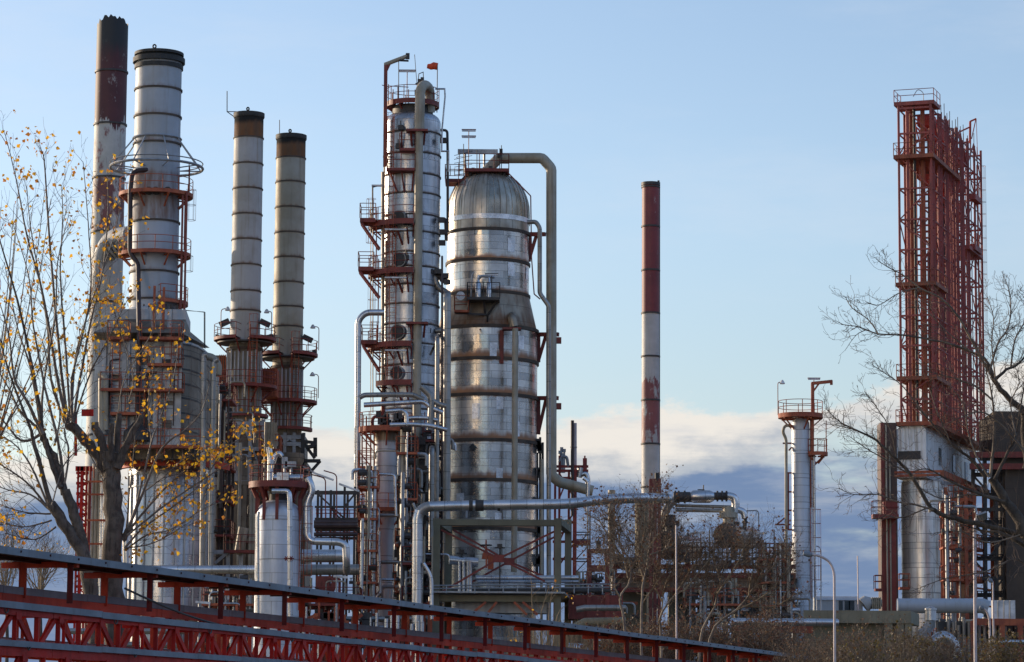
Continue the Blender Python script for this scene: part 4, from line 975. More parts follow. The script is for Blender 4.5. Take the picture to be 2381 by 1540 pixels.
# ------------------------------------------------------------------ short white column in front
def short_column():
    D = 219; ax = Pt(896, 1090, D); c = (ax.x, ax.y); s = PX(D, 896, 1100); r = 26.5 * s
    z = lambda y: Zf(896, y, D)
    t = thing('short_column', 'short whitish column topped by a round orange railed platform', 'column', (c[0], c[1], 0))
    q = MB(); q.lathe(c, [(r * .72, 0), (r * .72, z(1240)), (r, z(1205)), (r, z(1035)), (r * 1.02, z(1010)), (r * .8, z(1000))], 40, capt=True); q.build('shell', mCladS, t)
    for y in (1028, 1085, 1120): ring(t, c, z(y), r, .06, .03, mGrey)
    q = MB(); q.lathe(c, [(r * 1.08, z(1026)), (r * 1.1, z(1002))], 32); q.build('collar', mHood, t)
    arc_platform(t, c, z(998), .4, 63 * s, 150, 400, mRust, th=.28)
    arc_platform(t, c, z(1187), r, r + 1.0, 180, 330, mRust)
    q = MB()
    for x, y0, y1 in ((842, 1400, 960), (852, 1330, 968), (862, 1400, 1000), (870, 1250, 1005)): q.beam(Pt(x, y0, D - 1.4), Pt(x, y1, D - 1.4), .1)
    for y in range(1010, 1390, 16): q.beam(Pt(842, y, D - 1.4), Pt(862 + (y % 3) * 3, y + (y % 5), D - 1.4), .06)
    for y in range(1010, 1380, 44): q.beam(Pt(838, y, D - 1.5), Pt(866, y + 36, D - 1.5), .08)
    q.build('stair_frame', mRust, t)
    for y in (1090, 1250, 1310): rect_platform(t, Xf(836, y, D), Xf(872, y, D), D - 2, D - .8, z(y), mRust)
    q = MB()
    for k in range(14): a = 880 + (k * 37 % 70); y = 965 + (k * 23 % 32); q.box(Pt(a, y, D - .5 - (k % 4) * .5), (.35, .35, .5))
    q.build('valve', mDark, t)
    q = MB(); q.tube([Pt(866, 1000, D - .5), Pt(866, 970, D - .5), Pt(890, 966, D - .5), Pt(890, 930, D - .5)], .12, 8, bend=.3); q.rod(Pt(928, 1000, D - .9), Pt(928, 950, D - .9), .1, 6); q.build('riser', mRed, t)
    # white pipe frame
    q = MB(); q.tube([Pt(855, 1165, D - 2), Pt(862, 1165, D - 2), Pt(865, 1180, D - 2)], .06, 5); q.build('frame', mWhite, t)
    for y, x in ((1390, 907), (1330, 915)):
        q = MB()
        for a, b in (((x, y), (x, y - 26)), ((x, y - 26), (x + 19, y - 26)), ((x + 19, y - 26), (x + 19, y)), ((x + 19, y), (x, y))): q.beam(Pt(*a, D - 1.6), Pt(*b, D - 1.6), .09)
        q.build('sign_frame', mWhite, t) if y == 1390 else q.build('rail_frame', mRust, t)
short_column()
# ------------------------------------------------------------------ tangle of risers between the two columns
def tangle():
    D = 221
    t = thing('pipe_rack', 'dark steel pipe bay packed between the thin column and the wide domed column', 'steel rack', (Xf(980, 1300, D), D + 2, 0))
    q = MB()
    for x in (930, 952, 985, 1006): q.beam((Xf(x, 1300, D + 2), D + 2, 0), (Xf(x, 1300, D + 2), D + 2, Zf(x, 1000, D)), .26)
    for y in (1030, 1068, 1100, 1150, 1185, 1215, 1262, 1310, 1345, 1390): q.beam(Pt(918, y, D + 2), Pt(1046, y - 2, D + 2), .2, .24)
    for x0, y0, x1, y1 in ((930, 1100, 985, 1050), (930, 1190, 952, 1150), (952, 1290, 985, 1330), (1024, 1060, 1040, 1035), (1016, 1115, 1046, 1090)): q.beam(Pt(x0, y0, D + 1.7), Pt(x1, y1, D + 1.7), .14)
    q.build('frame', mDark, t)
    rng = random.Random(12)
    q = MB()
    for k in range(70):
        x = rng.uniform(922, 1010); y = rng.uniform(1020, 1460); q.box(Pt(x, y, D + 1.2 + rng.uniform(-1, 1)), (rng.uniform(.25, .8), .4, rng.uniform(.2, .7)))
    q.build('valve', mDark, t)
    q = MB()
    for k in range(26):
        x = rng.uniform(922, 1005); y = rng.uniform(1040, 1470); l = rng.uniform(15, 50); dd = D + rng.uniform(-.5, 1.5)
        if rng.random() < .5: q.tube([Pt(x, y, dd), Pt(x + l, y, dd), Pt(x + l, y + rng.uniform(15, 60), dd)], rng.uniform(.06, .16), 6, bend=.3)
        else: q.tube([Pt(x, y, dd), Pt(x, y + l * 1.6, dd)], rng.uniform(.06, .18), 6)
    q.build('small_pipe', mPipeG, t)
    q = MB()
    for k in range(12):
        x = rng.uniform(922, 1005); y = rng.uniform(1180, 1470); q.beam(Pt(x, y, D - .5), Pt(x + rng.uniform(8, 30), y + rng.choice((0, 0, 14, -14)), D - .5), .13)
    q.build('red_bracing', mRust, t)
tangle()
for x, xb, rp, y0, y1, D_, m, lb in (
    (1040, 1037, 9, 686, 1600, 221, mPipeG, 'tall grey riser standing in the gap between the thin and the domed column'),
    (1017, 1014, 5.2, 788, 1600, 220, mPipeG, 'slimmer grey riser just left of the tall grey riser'),
    (1004, 1002, 6.5, 1045, 1600, 219, mPipeG, 'grey riser ending halfway, nearest the dark steel pipe bay'),
    (1028, 1027, 2.5, 600, 1560, 222, mPipeD, 'thin dark riser between two grey risers'),
    (940, 939, 4.5, 1020, 1600, 217, mPipeG, 'thin silver riser right of the short white column'),
    (951, 951, 3.0, 1075, 1600, 217, mWhite, 'white conduit standing left of the cream downpipe foot')):
    q = MB(); q.tube([Pt(x, y0 - 3, D_ + 1.5), Pt(x, y0, D_), Pt(xb, y1, D_), (Xf(xb, y1, D_), D_, 0)], rp * PX(D_), 12, bend=.5); tag(q.build('riser', m), lb, 'pipe')
# ------------------------------------------------------------------ wide domed column
def domed_column():
    D = 232; ax = Pt(1133, 800, D); c = (ax.x, ax.y); s = PX(D, 1133, 700)
    ru, rl = 96 * s, 116.5 * s
    z = lambda y, r=ru: Zf(1133, y, D - r); zc = lambda y: Zf(1133, y, D)
    t = thing('domed_column', 'wide silver column with a ribbed stained dome and a cone at half height', 'column', (c[0], c[1], 0))
    zd0, zd1 = zc(520), zc(405)
    # courses
    up = [531, 602, 677]; lo = [760, 832, 916, 1022, 1115, 1228]
    zc0, zc1 = z(677), z(757, rl)
    q = MB(); bl = [z(y, rl) for y in lo[1:]]
    q.lathe(c, shell_profile([0, zc1 - .02], lambda k: rl, bl, 1.0, 1.0), 80); q.build('lower_shell', mClad, t)
    q = MB(); q.lathe(c, [(rl * 1.004, zc1 - .1, .5), (rl * .995, zc1, .6), (rl + (ru - rl) * .5, (zc0 + zc1) / 2, .25), (ru * 1.01, zc0, .35), (ru * 1.005, zc0 + .1, .3)], 80); q.build('cone', mHood, t)
    bu = [z(y) for y in up[:2]]
    q = MB(); q.lathe(c, shell_profile([zc0, z(532)], lambda k: ru, bu + [zc0 + .03], .7, .8), 80); q.build('upper_shell', mClad, t)
    q = MB(); pr = [(ru * .998, z(531), .4), (ru * .998, zd0)]
    for yy, hw in ((500, 96), (481, 95), (469, 92.5), (457, 88.6), (447, 84), (438, 79.5), (430, 74), (422, 66), (416, 57), (411, 47), (407, 36), (404, 22)): pr.append((hw * s * .998, zc(yy)))
    q.lathe(c, pr, 80, capt=True); q.build('dome', mDome, t)
    q = MB(); q.lathe(c, [(ru, zd0 - .12), (ru + .05, zd0 - .12), (ru + .05, zd0 + .25), (ru, zd0 + .25)], 80); q.build('pale_band', mPatch, t)
    # rib seams over the dome
    q = MB()
    for k in range(40):
        e = 2 * pi * k / 40
        pts = [Vector((c[0] + (p[0] + .015) * cos(e), c[1] + (p[0] + .015) * sin(e), p[1])) for p in pr[1:-1]]; q.tube(pts, .028, 4, cap=False)
    q.build('dome_seam', mDome, t)
    for y in up[:2]: ring(t, c, z(y), ru, .22, .10)
    ring(t, c, zc0, ru, .2, .12); ring(t, c, zc1, rl, .25, .12)
    for y in lo[1:]: ring(t, c, z(y, rl), rl, .24, .13)
    # bright replacement sheets
    for x0, x1, y0, y1, rr in ((1179, 1195, 551, 583, ru), (1180, 1195, 607, 639, ru), (1140, 1156, 797, 829, rl), (1206, 1219, 776, 807, rl), (1100, 1118, 938, 974, rl), (1156, 1172, 922, 951, rl), (1204, 1210, 977, 1012, rl), (1157, 1172, 1088, 1118, rl), (1222, 1232, 612, 640, ru), (1065, 1083, 1146, 1166, rl), (1155, 1170, 742 + 450, 1215, rl)):
        a0 = math.asin(max(-.98, min(.98, (Xf(x0, y0, D - rr) - Xf(1133, y0, D - rr)) / rr))); a1 = math.asin(max(-.985, min(.985, (Xf(x1, y0, D - rr) - Xf(1133, y0, D - rr)) / rr)))
        q = MB(); q.lathe(c, [(rr, z(y1, rr)), (rr + .03, z(y1, rr)), (rr + .03, z(y0, rr)), (rr, z(y0, rr))], 5, a0 - pi / 2, a1 - pi / 2); q.build('cladding_patch', mPatch, t)
    q = MB(); q.tube([Pt(1099, 1040, D - rl + .2), Pt(1099, 1040, D - rl - .1)], .28, 4); q.build('nameplate', mDark, t)
    # platform at the crown
    rect_platform(t, Xf(1081, 400, D), Xf(1183, 400, D), D - 1.9, D + 1.9, zc(402), mRed, th=.24)
    rect_platform(t, Xf(1036, 418, D), Xf(1084, 418, D), D - 1.4, D + .6, zc(424), mRed, th=.25)
    q = MB()
    for x in (1092, 1172): q.beam(Pt(x, 402, D - 1.5), Pt(x + (8 if x < 1130 else -6), 424, D - 1.2), .2)
    q.beam(Pt(1062, 432, D - 1), Pt(1084, 408, D - 1), .16); q.build('support', mDark, t)
    q = MB(); q.box(Pt(1111, 353, D - .2), (Xf(1158, 350, D) - Xf(1065, 350, D), .3, .34)); q.rod(Pt(1081, 352, D), Pt(1081, 402, D), .09, 6); q.rod(Pt(1126, 348, D), Pt(1126, 402, D), .09, 6); q.build('monorail', mGrey, t)
    strip_lamp(t, Xf(1090, 402, D), D - 1.5, zc(402), zc(312) - zc(402), 1.1, mRed, two=True)
    q = MB()
    for x, y in ((1068, 350), (1078, 335), (1166, 338), (1162, 345), (1109, 349), (1057, 392), (1047, 385)): q.rod(Pt(x, 408, D - 1.6), Pt(x, y, D - 1.6), .03, 4)
    for x, y in ((1165, 352), (1160, 362), (1100, 396), (1140, 392)): q.box(Pt(x, y, D - 1.4), (.25, .25, .35))
    for k in range(6): q.rod(Pt(1056, 362 + 9 * k, D - 1.5), Pt(1098, 352 + 10 * k, D - 1.5), .02, 4)
    q.build('instrument', mDark, t)
    ladder(t, Xf(1075, 430, D), D - 2.6, zc(450), zc(395), -100, mRust)
    # half height platform with two small filters
    yp = D - ru - .2
    rect_platform(t, Xf(1087, 697, yp), Xf(1162, 697, yp), yp - 1.6, yp + .4, Zf(1120, 698, yp), mDark, th=.2)
    rect_platform(t, Xf(1057, 725, yp), Xf(1090, 725, yp), yp - 1.4, yp, Zf(1080, 727, yp), mRust, th=.15)
    q = MB()
    for x0, y0, x1, y1 in ((1158, 698, 1134, 732), (1134, 732, 1133, 748), (1092, 698, 1086, 728), (1058, 728, 1134, 732), (1125, 700, 1128, 730)): q.beam(Pt(x0, y0, yp - .8), Pt(x1, y1, yp - .4), .13)
    q.build('bracket', mDark, t)
    for x in (1112, 1137):
        q = MB(); p = Pt(x, 695, yp - .6); q.lathe((p.x, p.y), [(.1, p.z), (.22, p.z + .1), (.22, p.z + 1.15), (.1, p.z + 1.3), (.08, p.z + 1.8)], 14, capt=True); q.build('filter_pot', mPipeS, t)
    q = MB(); q.tube([Pt(1112, 650, yp - .6), Pt(1118, 642, yp - .6), Pt(1150, 645, yp - .6)], .11, 8, bend=.2); q.tube([Pt(1095, 690, yp - .6), Pt(1097, 640, yp - .6), Pt(1103, 632, yp - .6)], .06, 6, bend=.15); q.build('pipework', mGrey, t)
    strip_lamp(t, Xf(1143, 697, yp), yp - 1.4, Zf(1143, 698, yp), 1.75, 1.0, mDark)
    q = MB(); q.tube([Pt(1071, 688, yp + .4), Pt(1071, 688, yp - .5)], .33, 14); q.build('nozzle', mPatch, t)
    # red brackets carrying the right hand pipes
    q = MB()
    for y0, x0, x1, yb in ((545, 1228, 1268, 608), (778, 1250, 1299, 842), (926, 1250, 1298, 1010)):
        a = Pt(x0, y0, D); b = Pt(x1, y0, D - .6); q.beam(a, b, .28, .3); q.beam(Pt(x0 + 1, yb, D), Pt(x0 + 20, y0, D), .26); q.beam(Pt(x0 + 2, yb, D), Pt(x0 + 2, y0, D), .3)
    for x, y in ((1296, 792), (1296, 945)): q.box(Pt(x, y, D - .8), (.6, .5, .45))
    q.build('pipe_support', mRed, t)
    q = MB()
    for k in range(16): y = 1030 + (k * 67 % 330); q.box(Pt(1250 + (k * 13 % 9), y, D - .6), (.35, .5, .6))
    for x in (1249, 1256, 1262): q.rod(Pt(x, 1340, D + .5), Pt(x, 1005 + (x % 5) * 12, D + .5), .09, 6)
    q.build('side_fitting', mDark, t)
    q = MB(); q.beam(Pt(1116, 766, D - rl - 1), Pt(1116, 766, D - rl), .1); 
    p = Pt(1190, 768, D - rl); q.beam((p.x - .75, p.y + .3, p.z - 2.5), (p.x - .75, p.y + .1, p.z), .3, .5); q.box((p.x, p.y - .6, p.z), (1.4, 1.0, .16)); q.build('red_bracket', mRed, t)
    q = MB(); q.tube([Pt(1190, 735, D - rl + .6), Pt(1190, 738, D - rl - .8), Pt(1195, 760, D - rl - .8)], .32, 12, bend=.3); q.build('elbow', mHood, t)
domed_column()
D_ = 231
ppipe('overhead_pipe', 'fat tan overhead pipe arching from the dome and dropping down the right side', 'pipe', D_, [(1131, 398), (1158, 370, D_), (1162, 368), (1261, 368), (1282, 392), (1282, 1106), (1302, 1122), (1379, 1142)], 12.2, mPipeT, 6, seg=18, nb=2)
ppipe('pipe', 'grey seamed pipe leaving the upper shell and stepping outward beside the fat tan pipe', 'pipe', 228, [(1226, 517), (1246, 516), (1255, 530), (1255, 682), (1276, 712), (1276, 1340), (1276, 1600)], 5.3, mPipeG, 6, seg=12)
ppipe('conduit', 'thin dark red conduit slanting off the crown of the dome and falling beside it', 'conduit', 228.5, [(1183, 404), (1234, 456), (1236, 600), (1242, 684), (1256, 696)], 1.6, mRed, 2, seg=6)
ppipe('pipe', 'tan stained pipe hung on a red bracket down the front of the domed column', 'pipe', 227, [(1198, 764), (1196, 1230), (1195, 1330)], 7, mPipeT, 0, seg=12)
ppipe('pipe', 'thin olive pipe low at the right edge of the domed column', 'pipe', 226, [(1260, 1068), (1259, 1360), (1259, 1600)], 3.2, mPipeT, 0, seg=8)
ppipe('pipe', 'thick white elbow end resting over the long silver pipe', 'pipe', 226, [(1364, 1190), (1368, 1130), (1366, 1118), (1356, 1112)], 4.5, mPipeS, 6, seg=10)
# ------------------------------------------------------------------ long silver pipe with its riser
def long_pipe():
    D = 205; s = PX(D)
    t = thing('long_pipe', 'long silver pipe rising near the thin column then running right to the exchangers', 'pipe', (Xf(970, 1400, D), D, 0))
    q = MB(); q.tube([(Xf(970, 1400, D), D, 0), Pt(970, 1400, D), Pt(971, 1205, D), Pt(976, 1188, D)], 12.5 * s, 18, bend=1.0); q.build('riser', mPipeS, t)
    q = MB(); q.tube([Pt(972, 1198, D), Pt(984, 1182, D), Pt(1000, 1178, D)], 12.3 * s, 18, bend=.6); q.build('elbow', mPipeG, t)
    q = MB(); q.tube([Pt(996, 1178, D), Pt(1120, 1175, D), Pt(1330, 1172, D - .3), Pt(1395, 1162, D + 1), Pt(1490, 1158, D + 2), Pt(1555, 1160, D + 4)], 12 * s, 18, bend=2); q.build('run', mPipeS, t)
    for x, w, m in ((1095, .25, mDark), (1115, .55, mDark), (1160, .18, mDark), (1325, .1, mGrey), (1440, .1, mGrey)):
        y = 1175.5 if x < 1300 else (1172 if x < 1340 else 1160); a = Pt(x, y, D + (0 if x < 1300 else -.2 if x < 1350 else 1.5)); q = MB(); q.tube([a - Vector((w / 2, 0, 0)), a + Vector((w / 2, 0, 0))], 13.2 * s, 18); q.build('flange', m, t)
    q = MB(); q.tube([Pt(984, 1310, D - .2), Pt(1003, 1340, D - .2), Pt(1004, 1440, D - .2)], 5 * s, 10, bend=.5); q.build('branch_pipe', mPipeS, t)
    q = MB(); q.tube([Pt(960, 1170, D + 1), Pt(972, 1200, D + 1), Pt(972, 1260, D + 1)], 3.5 * s, 8, bend=.5); q.build('hook_pipe', mPipeG, t)
long_pipe()
# ------------------------------------------------------------------ olive concrete table frame
def concrete_frame():
    D = 208; D2 = 216
    t = thing('concrete_frame', 'olive grey concrete portal frame with crossed rusty braces', 'frame', (Xf(1160, 1400, D), D, 0))
    for d, xs in ((D, (1015, 1297)), (D2, (1043, 1321))):
        for x in xs:
            q = MB(); p = Xf(x, 1300, d); q.box((p, d, Zf(x, 1209, d) / 2), (15.5 * PX(d), .7, Zf(x, 1209, d))); q.build('post', mConc, t)
        q = MB(); z1, z0 = Zf(1160, 1209, d), Zf(1160, 1223, d); q.box(((Xf(xs[0], 1215, d) + Xf(xs[1], 1215, d)) / 2, d - .003, (z0 + z1) / 2 + .003), (Xf(xs[1], 1215, d) - Xf(xs[0], 1215, d) + 15.7 * PX(d), .72, z1 - z0)); q.build('top_beam', mConc, t)
        q = MB(); z1, z0 = Zf(1160, 1385, d), Zf(1160, 1400, d); q.box(((Xf(xs[0], 1390, d) + Xf(xs[1], 1390, d)) / 2, d + .06, (z0 + z1) / 2), (Xf(xs[1], 1390, d) - Xf(xs[0], 1390, d), .6, z1 - z0)); q.build('tie_beam', mConc, t)
        ca = (1160, 1299) if d == D else (1184, 1306)
        q = MB()
        for x, y in ((xs[0] + 10, 1232), (xs[1] - 8, 1236), (xs[0] + 10, 1378), (xs[1] - 30, 1352)): q.beam(Pt(x, y, d), Pt(*ca, d), .13, .13)
        q.build('cross_brace', mRed, t)
        q = MB(); q.box(Pt(*ca, d), (.75, .25, .5)); q.build('gusset', mRed, t)
    for x0, x1 in ((1015, 1043), (1297, 1321)):
        q = MB(); a = Pt(x0, 1213, D); b = Vector((Xf(x1, 1213, D2), D2, a.z)); q.beam(a, b, .5, .45); q.build('side_beam', mConc, t)
    q = MB(); q.prism([(Xf(1003, 1390, D), D - 1), (Xf(1312, 1390, D), D - 1), (Xf(1330, 1390, D2), D2 + 1), (Xf(1030, 1390, D2), D2 + 1)], Zf(1160, 1381, D), Zf(1160, 1377, D)); q.build('deck', mGrey, t)
    q = MB()
    for y in (1361, 1368): q.rod(Pt(1003, y + 1, D - 1), Pt(1420, y - 2, D - 1), .05, 5)
    for k in range(13): x = 1005 + 33 * k; q.rod(Pt(x, 1380, D - 1), Pt(x, 1361, D - 1), .045, 5)
    q.build('railing', mGrey, t)
    q = MB()
    for a, b in (((1130, 1400), (1096, 1428)), ((1155, 1400), (1135, 1425)), ((1195, 1400), (1225, 1430)), ((1215, 1400), (1250, 1430))): q.beam(Pt(*a, D - .4), Pt(*b, D - .4), .16)
    q.build('knee_brace', mRust, t)
    q = MB(); q.box(Pt(1165, 1414, D + 2), (6.2, 2, .75)); q.build('trough', mGrey, t)
concrete_frame()
for i, (x0, x1, y, rp, lb) in enumerate(((1105, 1345, 1344, 6, 'silver pipe lying level through the concrete frame, upper one'), (1110, 1345, 1353, 4, 'thin silver pipe lying level through the concrete frame, lower one'), (1050, 1420, 1374, 7, 'grey pipe on the deck of the concrete frame behind its railing'))):
    ppipe('pipe', lb, 'pipe', 212 + i, [(x0, y), (x1, y)], rp, mPipeS if i < 2 else mDark, 0, seg=12)
def valve_assembly():
    D = 211; t = thing('valve', 'rusty handwheel valve on a short silver pipe inside the concrete frame', 'valve', Pt(1135, 1375, D))
    q = MB(); q.rod(Pt(1046, 1302, D), Pt(1112, 1308, D), .32, 14); q.build('pipe', mPipeS, t)
    q = MB(); q.box(Pt(1141, 1308, D), (.4, .6, .95)); q.box(Pt(1131, 1308, D), (.12, .8, .75)); q.lathe((Xf(1130, 1300, D), D), [(.3, Zf(1130, 1300, D)), (.25, Zf(1130, 1288, D)), (.08, Zf(1130, 1280, D)), (.05, Zf(1130, 1255, D))], 10); q.build('body', mRust, t)
    q = MB(); p = Pt(1130, 1268, D); q.tube([p + Vector((.4 * cos(k * pi / 8), .4 * sin(k * pi / 8), 0)) for k in range(17)], .04, 5); q.rod(p - Vector((.4, 0, 0)), p + Vector((.4, 0, 0)), .03, 4); q.build('handwheel', mDark, t)
    q = MB()
    for x in (1068, 1078, 1088, 1094): q.rod(Pt(x, 1380, D - .3), Pt(x, 1306, D - .3), .11, 8)
    q.build('standpipe', mPipeS, t)
    for x, y in ((1162, 1274), (1074, 1287)):
        q = MB(); p = Pt(x, y, D); q.rod(p, Pt(x, 1378, D), .05, 5); q.box(p + Vector((0, -.1, .1)), (.35, .3, .3)); q.rod(p + Vector((-.35, 0, 0)), p + Vector((.35, 0, 0)), .05, 5); q.build('gauge', mDark, t)
valve_assembly()
# ------------------------------------------------------------------ red steel right of the domed column
mRedB = weathered('sunlit red primer', (.36, .045, .030), (.22, .03, .022), .6, 0, .9, .4, dirt_shade=(.07, .03, .02))  # brighter red, with partial sunlight put into the base colour
def red_steel():
    D = 238
    t = thing('gantry', 'bright red steel frame with valves and twin thin vents beside the domed column', 'steel frame', (Xf(1340, 1300, D), D, 0))
    q = MB()
    for x, yt in ((1300, 1060), (1322, 1095), (1336, 1095), (1290, 1100)): q.beam((Xf(x, 1300, D), D, 0), (Xf(x, 1300, D), D, Zf(x, yt, D)), .18 if x != 1336 else .3)
    for y in (1085, 1095, 1112, 1180, 1215, 1260, 1300): q.beam(Pt(1285, y, D), Pt(1340 if y > 1095 else 1368, y, D), .16, .2)
    for a, b in (((1300, 1160), (1325, 1100)), ((1300, 1100), (1330, 1150)), ((1300, 1260), (1336, 1185)), ((1290, 1330), (1336, 1262))): q.beam(Pt(*a, D), Pt(*b, D), .12)
    q.beam(Pt(1360, 1096, D), Pt(1360, 1066, D), .32); q.rod(Pt(1360, 1070, D), Pt(1360, 1060, D), .07, 5); q.build('frame', mRedB, t)
    q = MB(); q.rod(Pt(1331, 1200, D - .3), Pt(1331, 978, D - .3), .13, 10); q.build('vent', mPipeD, t)
    q = MB(); q.rod(Pt(1337, 1200, D + .3), Pt(1337, 984, D + .3), .14, 10); q.build('vent', mPole, t)
    q = MB(); q.rod(Pt(1326, 1040, D), Pt(1342, 1040, D), .04, 4); q.tube([Pt(1300, 1075, D), Pt(1305, 1062, D), Pt(1318, 1062, D), Pt(1321, 1085, D)], .12, 8, bend=.3); q.build('clamp', mGrey, t)
    q = MB()
    for x, y in ((1302, 1052), (1310, 1058), (1306, 1044), (1312, 1048)): q.rod(Pt(x, 1100, D), Pt(x, y, D), .08, 6); q.box(Pt(x, y, D), (.25, .2, .25))
    q.build('relief_valve', mGrey, t)
    q = MB(); q.tube([Pt(1346, 1110, D), Pt(1351, 1088, D)], .25, 10); q.tube([Pt(1352, 1104, D), Pt(1362, 1100, D), Pt(1367, 1112, D), Pt(1367, 1150, D)], .2, 10, bend=.4); q.build('bypass', mPipeS, t)
    # scaffold like rails
    q = MB()
    for x in (1339, 1367, 1372): q.rod((Xf(x, 1300, D), D, 0), Pt(x, 1180, D), .06, 5)
    for y in (1238, 1244, 1255, 1268, 1300, 1306, 1330): q.rod(Pt(1336, y, D), Pt(1372, y, D), .045, 4)
    for a, b in (((1340, 1300), (1368, 1270)), ((1340, 1330), (1368, 1300)), ((1340, 1270), (1368, 1240))): q.rod(Pt(*a, D), Pt(*b, D), .04, 4)
    q.build('scaffold', mDark, t)
    q = MB(); q.beam(Pt(1334, 1262, D - .2), Pt(1372, 1262, D - .2), .25, .35); q.build('red_beam', mRed, t)
red_steel()
def goalpost():
    D = 214; t = thing('steel_portal', 'squat red steel portal with a small dark pipe on top, beside the brown trees', 'steel frame', (Xf(1390, 1360, D), D, 0))
    q = MB()
    for x in (1370, 1412): q.beam((Xf(x, 1300, D), D, 0), (Xf(x, 1300, D), D, Zf(x, 1278, D)), .32)
    q.beam(Pt(1365, 1282, D), Pt(1417, 1282, D), .3, .3); q.beam(Pt(1365, 1322, D), Pt(1417, 1322, D), .25, .45); q.build('frame', mRed, t)
    q = MB(); q.rod(Pt(1392, 1280, D), Pt(1392, 1258, D), .16, 8); q.rod(Pt(1392, 1258, D), Pt(1392, 1252, D), .05, 5); q.build('vent', mDark, t)
goalpost()
# ------------------------------------------------------------------ red and white chimney in the middle
def striped_chimney():
    D = 300; ax = Pt(1513, 500, D); c = (ax.x, ax.y); s = PX(D, 1513, 600); r = 20.3 * s
    z = lambda y: Zf(1513, y, D - r)
    t = thing('chimney', 'slim red and white chimney standing alone right of the domed column', 'chimney', (c[0], c[1], 0))
    m = striped('red over white chimney paint', (.46, .455, .44), [(z(725.5), z(410), (.19, .032, .036), .30, 0, 0), (z(1031), z(882), (.24, .070, .068), .42, 0, 1.6)], 0, .55)
    q = MB(); zs = [0] + [z(y) for y in (1300, 1133, 1031, 929, 827, 726, 626, 524, 430)] + [z(424)]
    q.lathe(c, [(r * (1.06 - .06 * zz / z(424)), zz) for zz in zs], 36); q.lathe(c, [(r * .92, z(470)), (r * .92, z(425))], 24); q.build('shaft', m, t)
    for y in (425, 432, 524, 626, 726, 827, 929, 1031, 1132): ring(t, c, z(y), r * (1.06 - .06 * z(y) / z(424)), .16 if y > 430 else .3, .08, mDark)
    q = MB(); p = Pt(1534, 424, D); q.rod((p.x, p.y, 0), p, .05, 5); q.rod(Pt(1531, 420, D), Pt(1531, 432, D), .12, 5); q.build('lightning_rod', mDark, t)
striped_chimney()
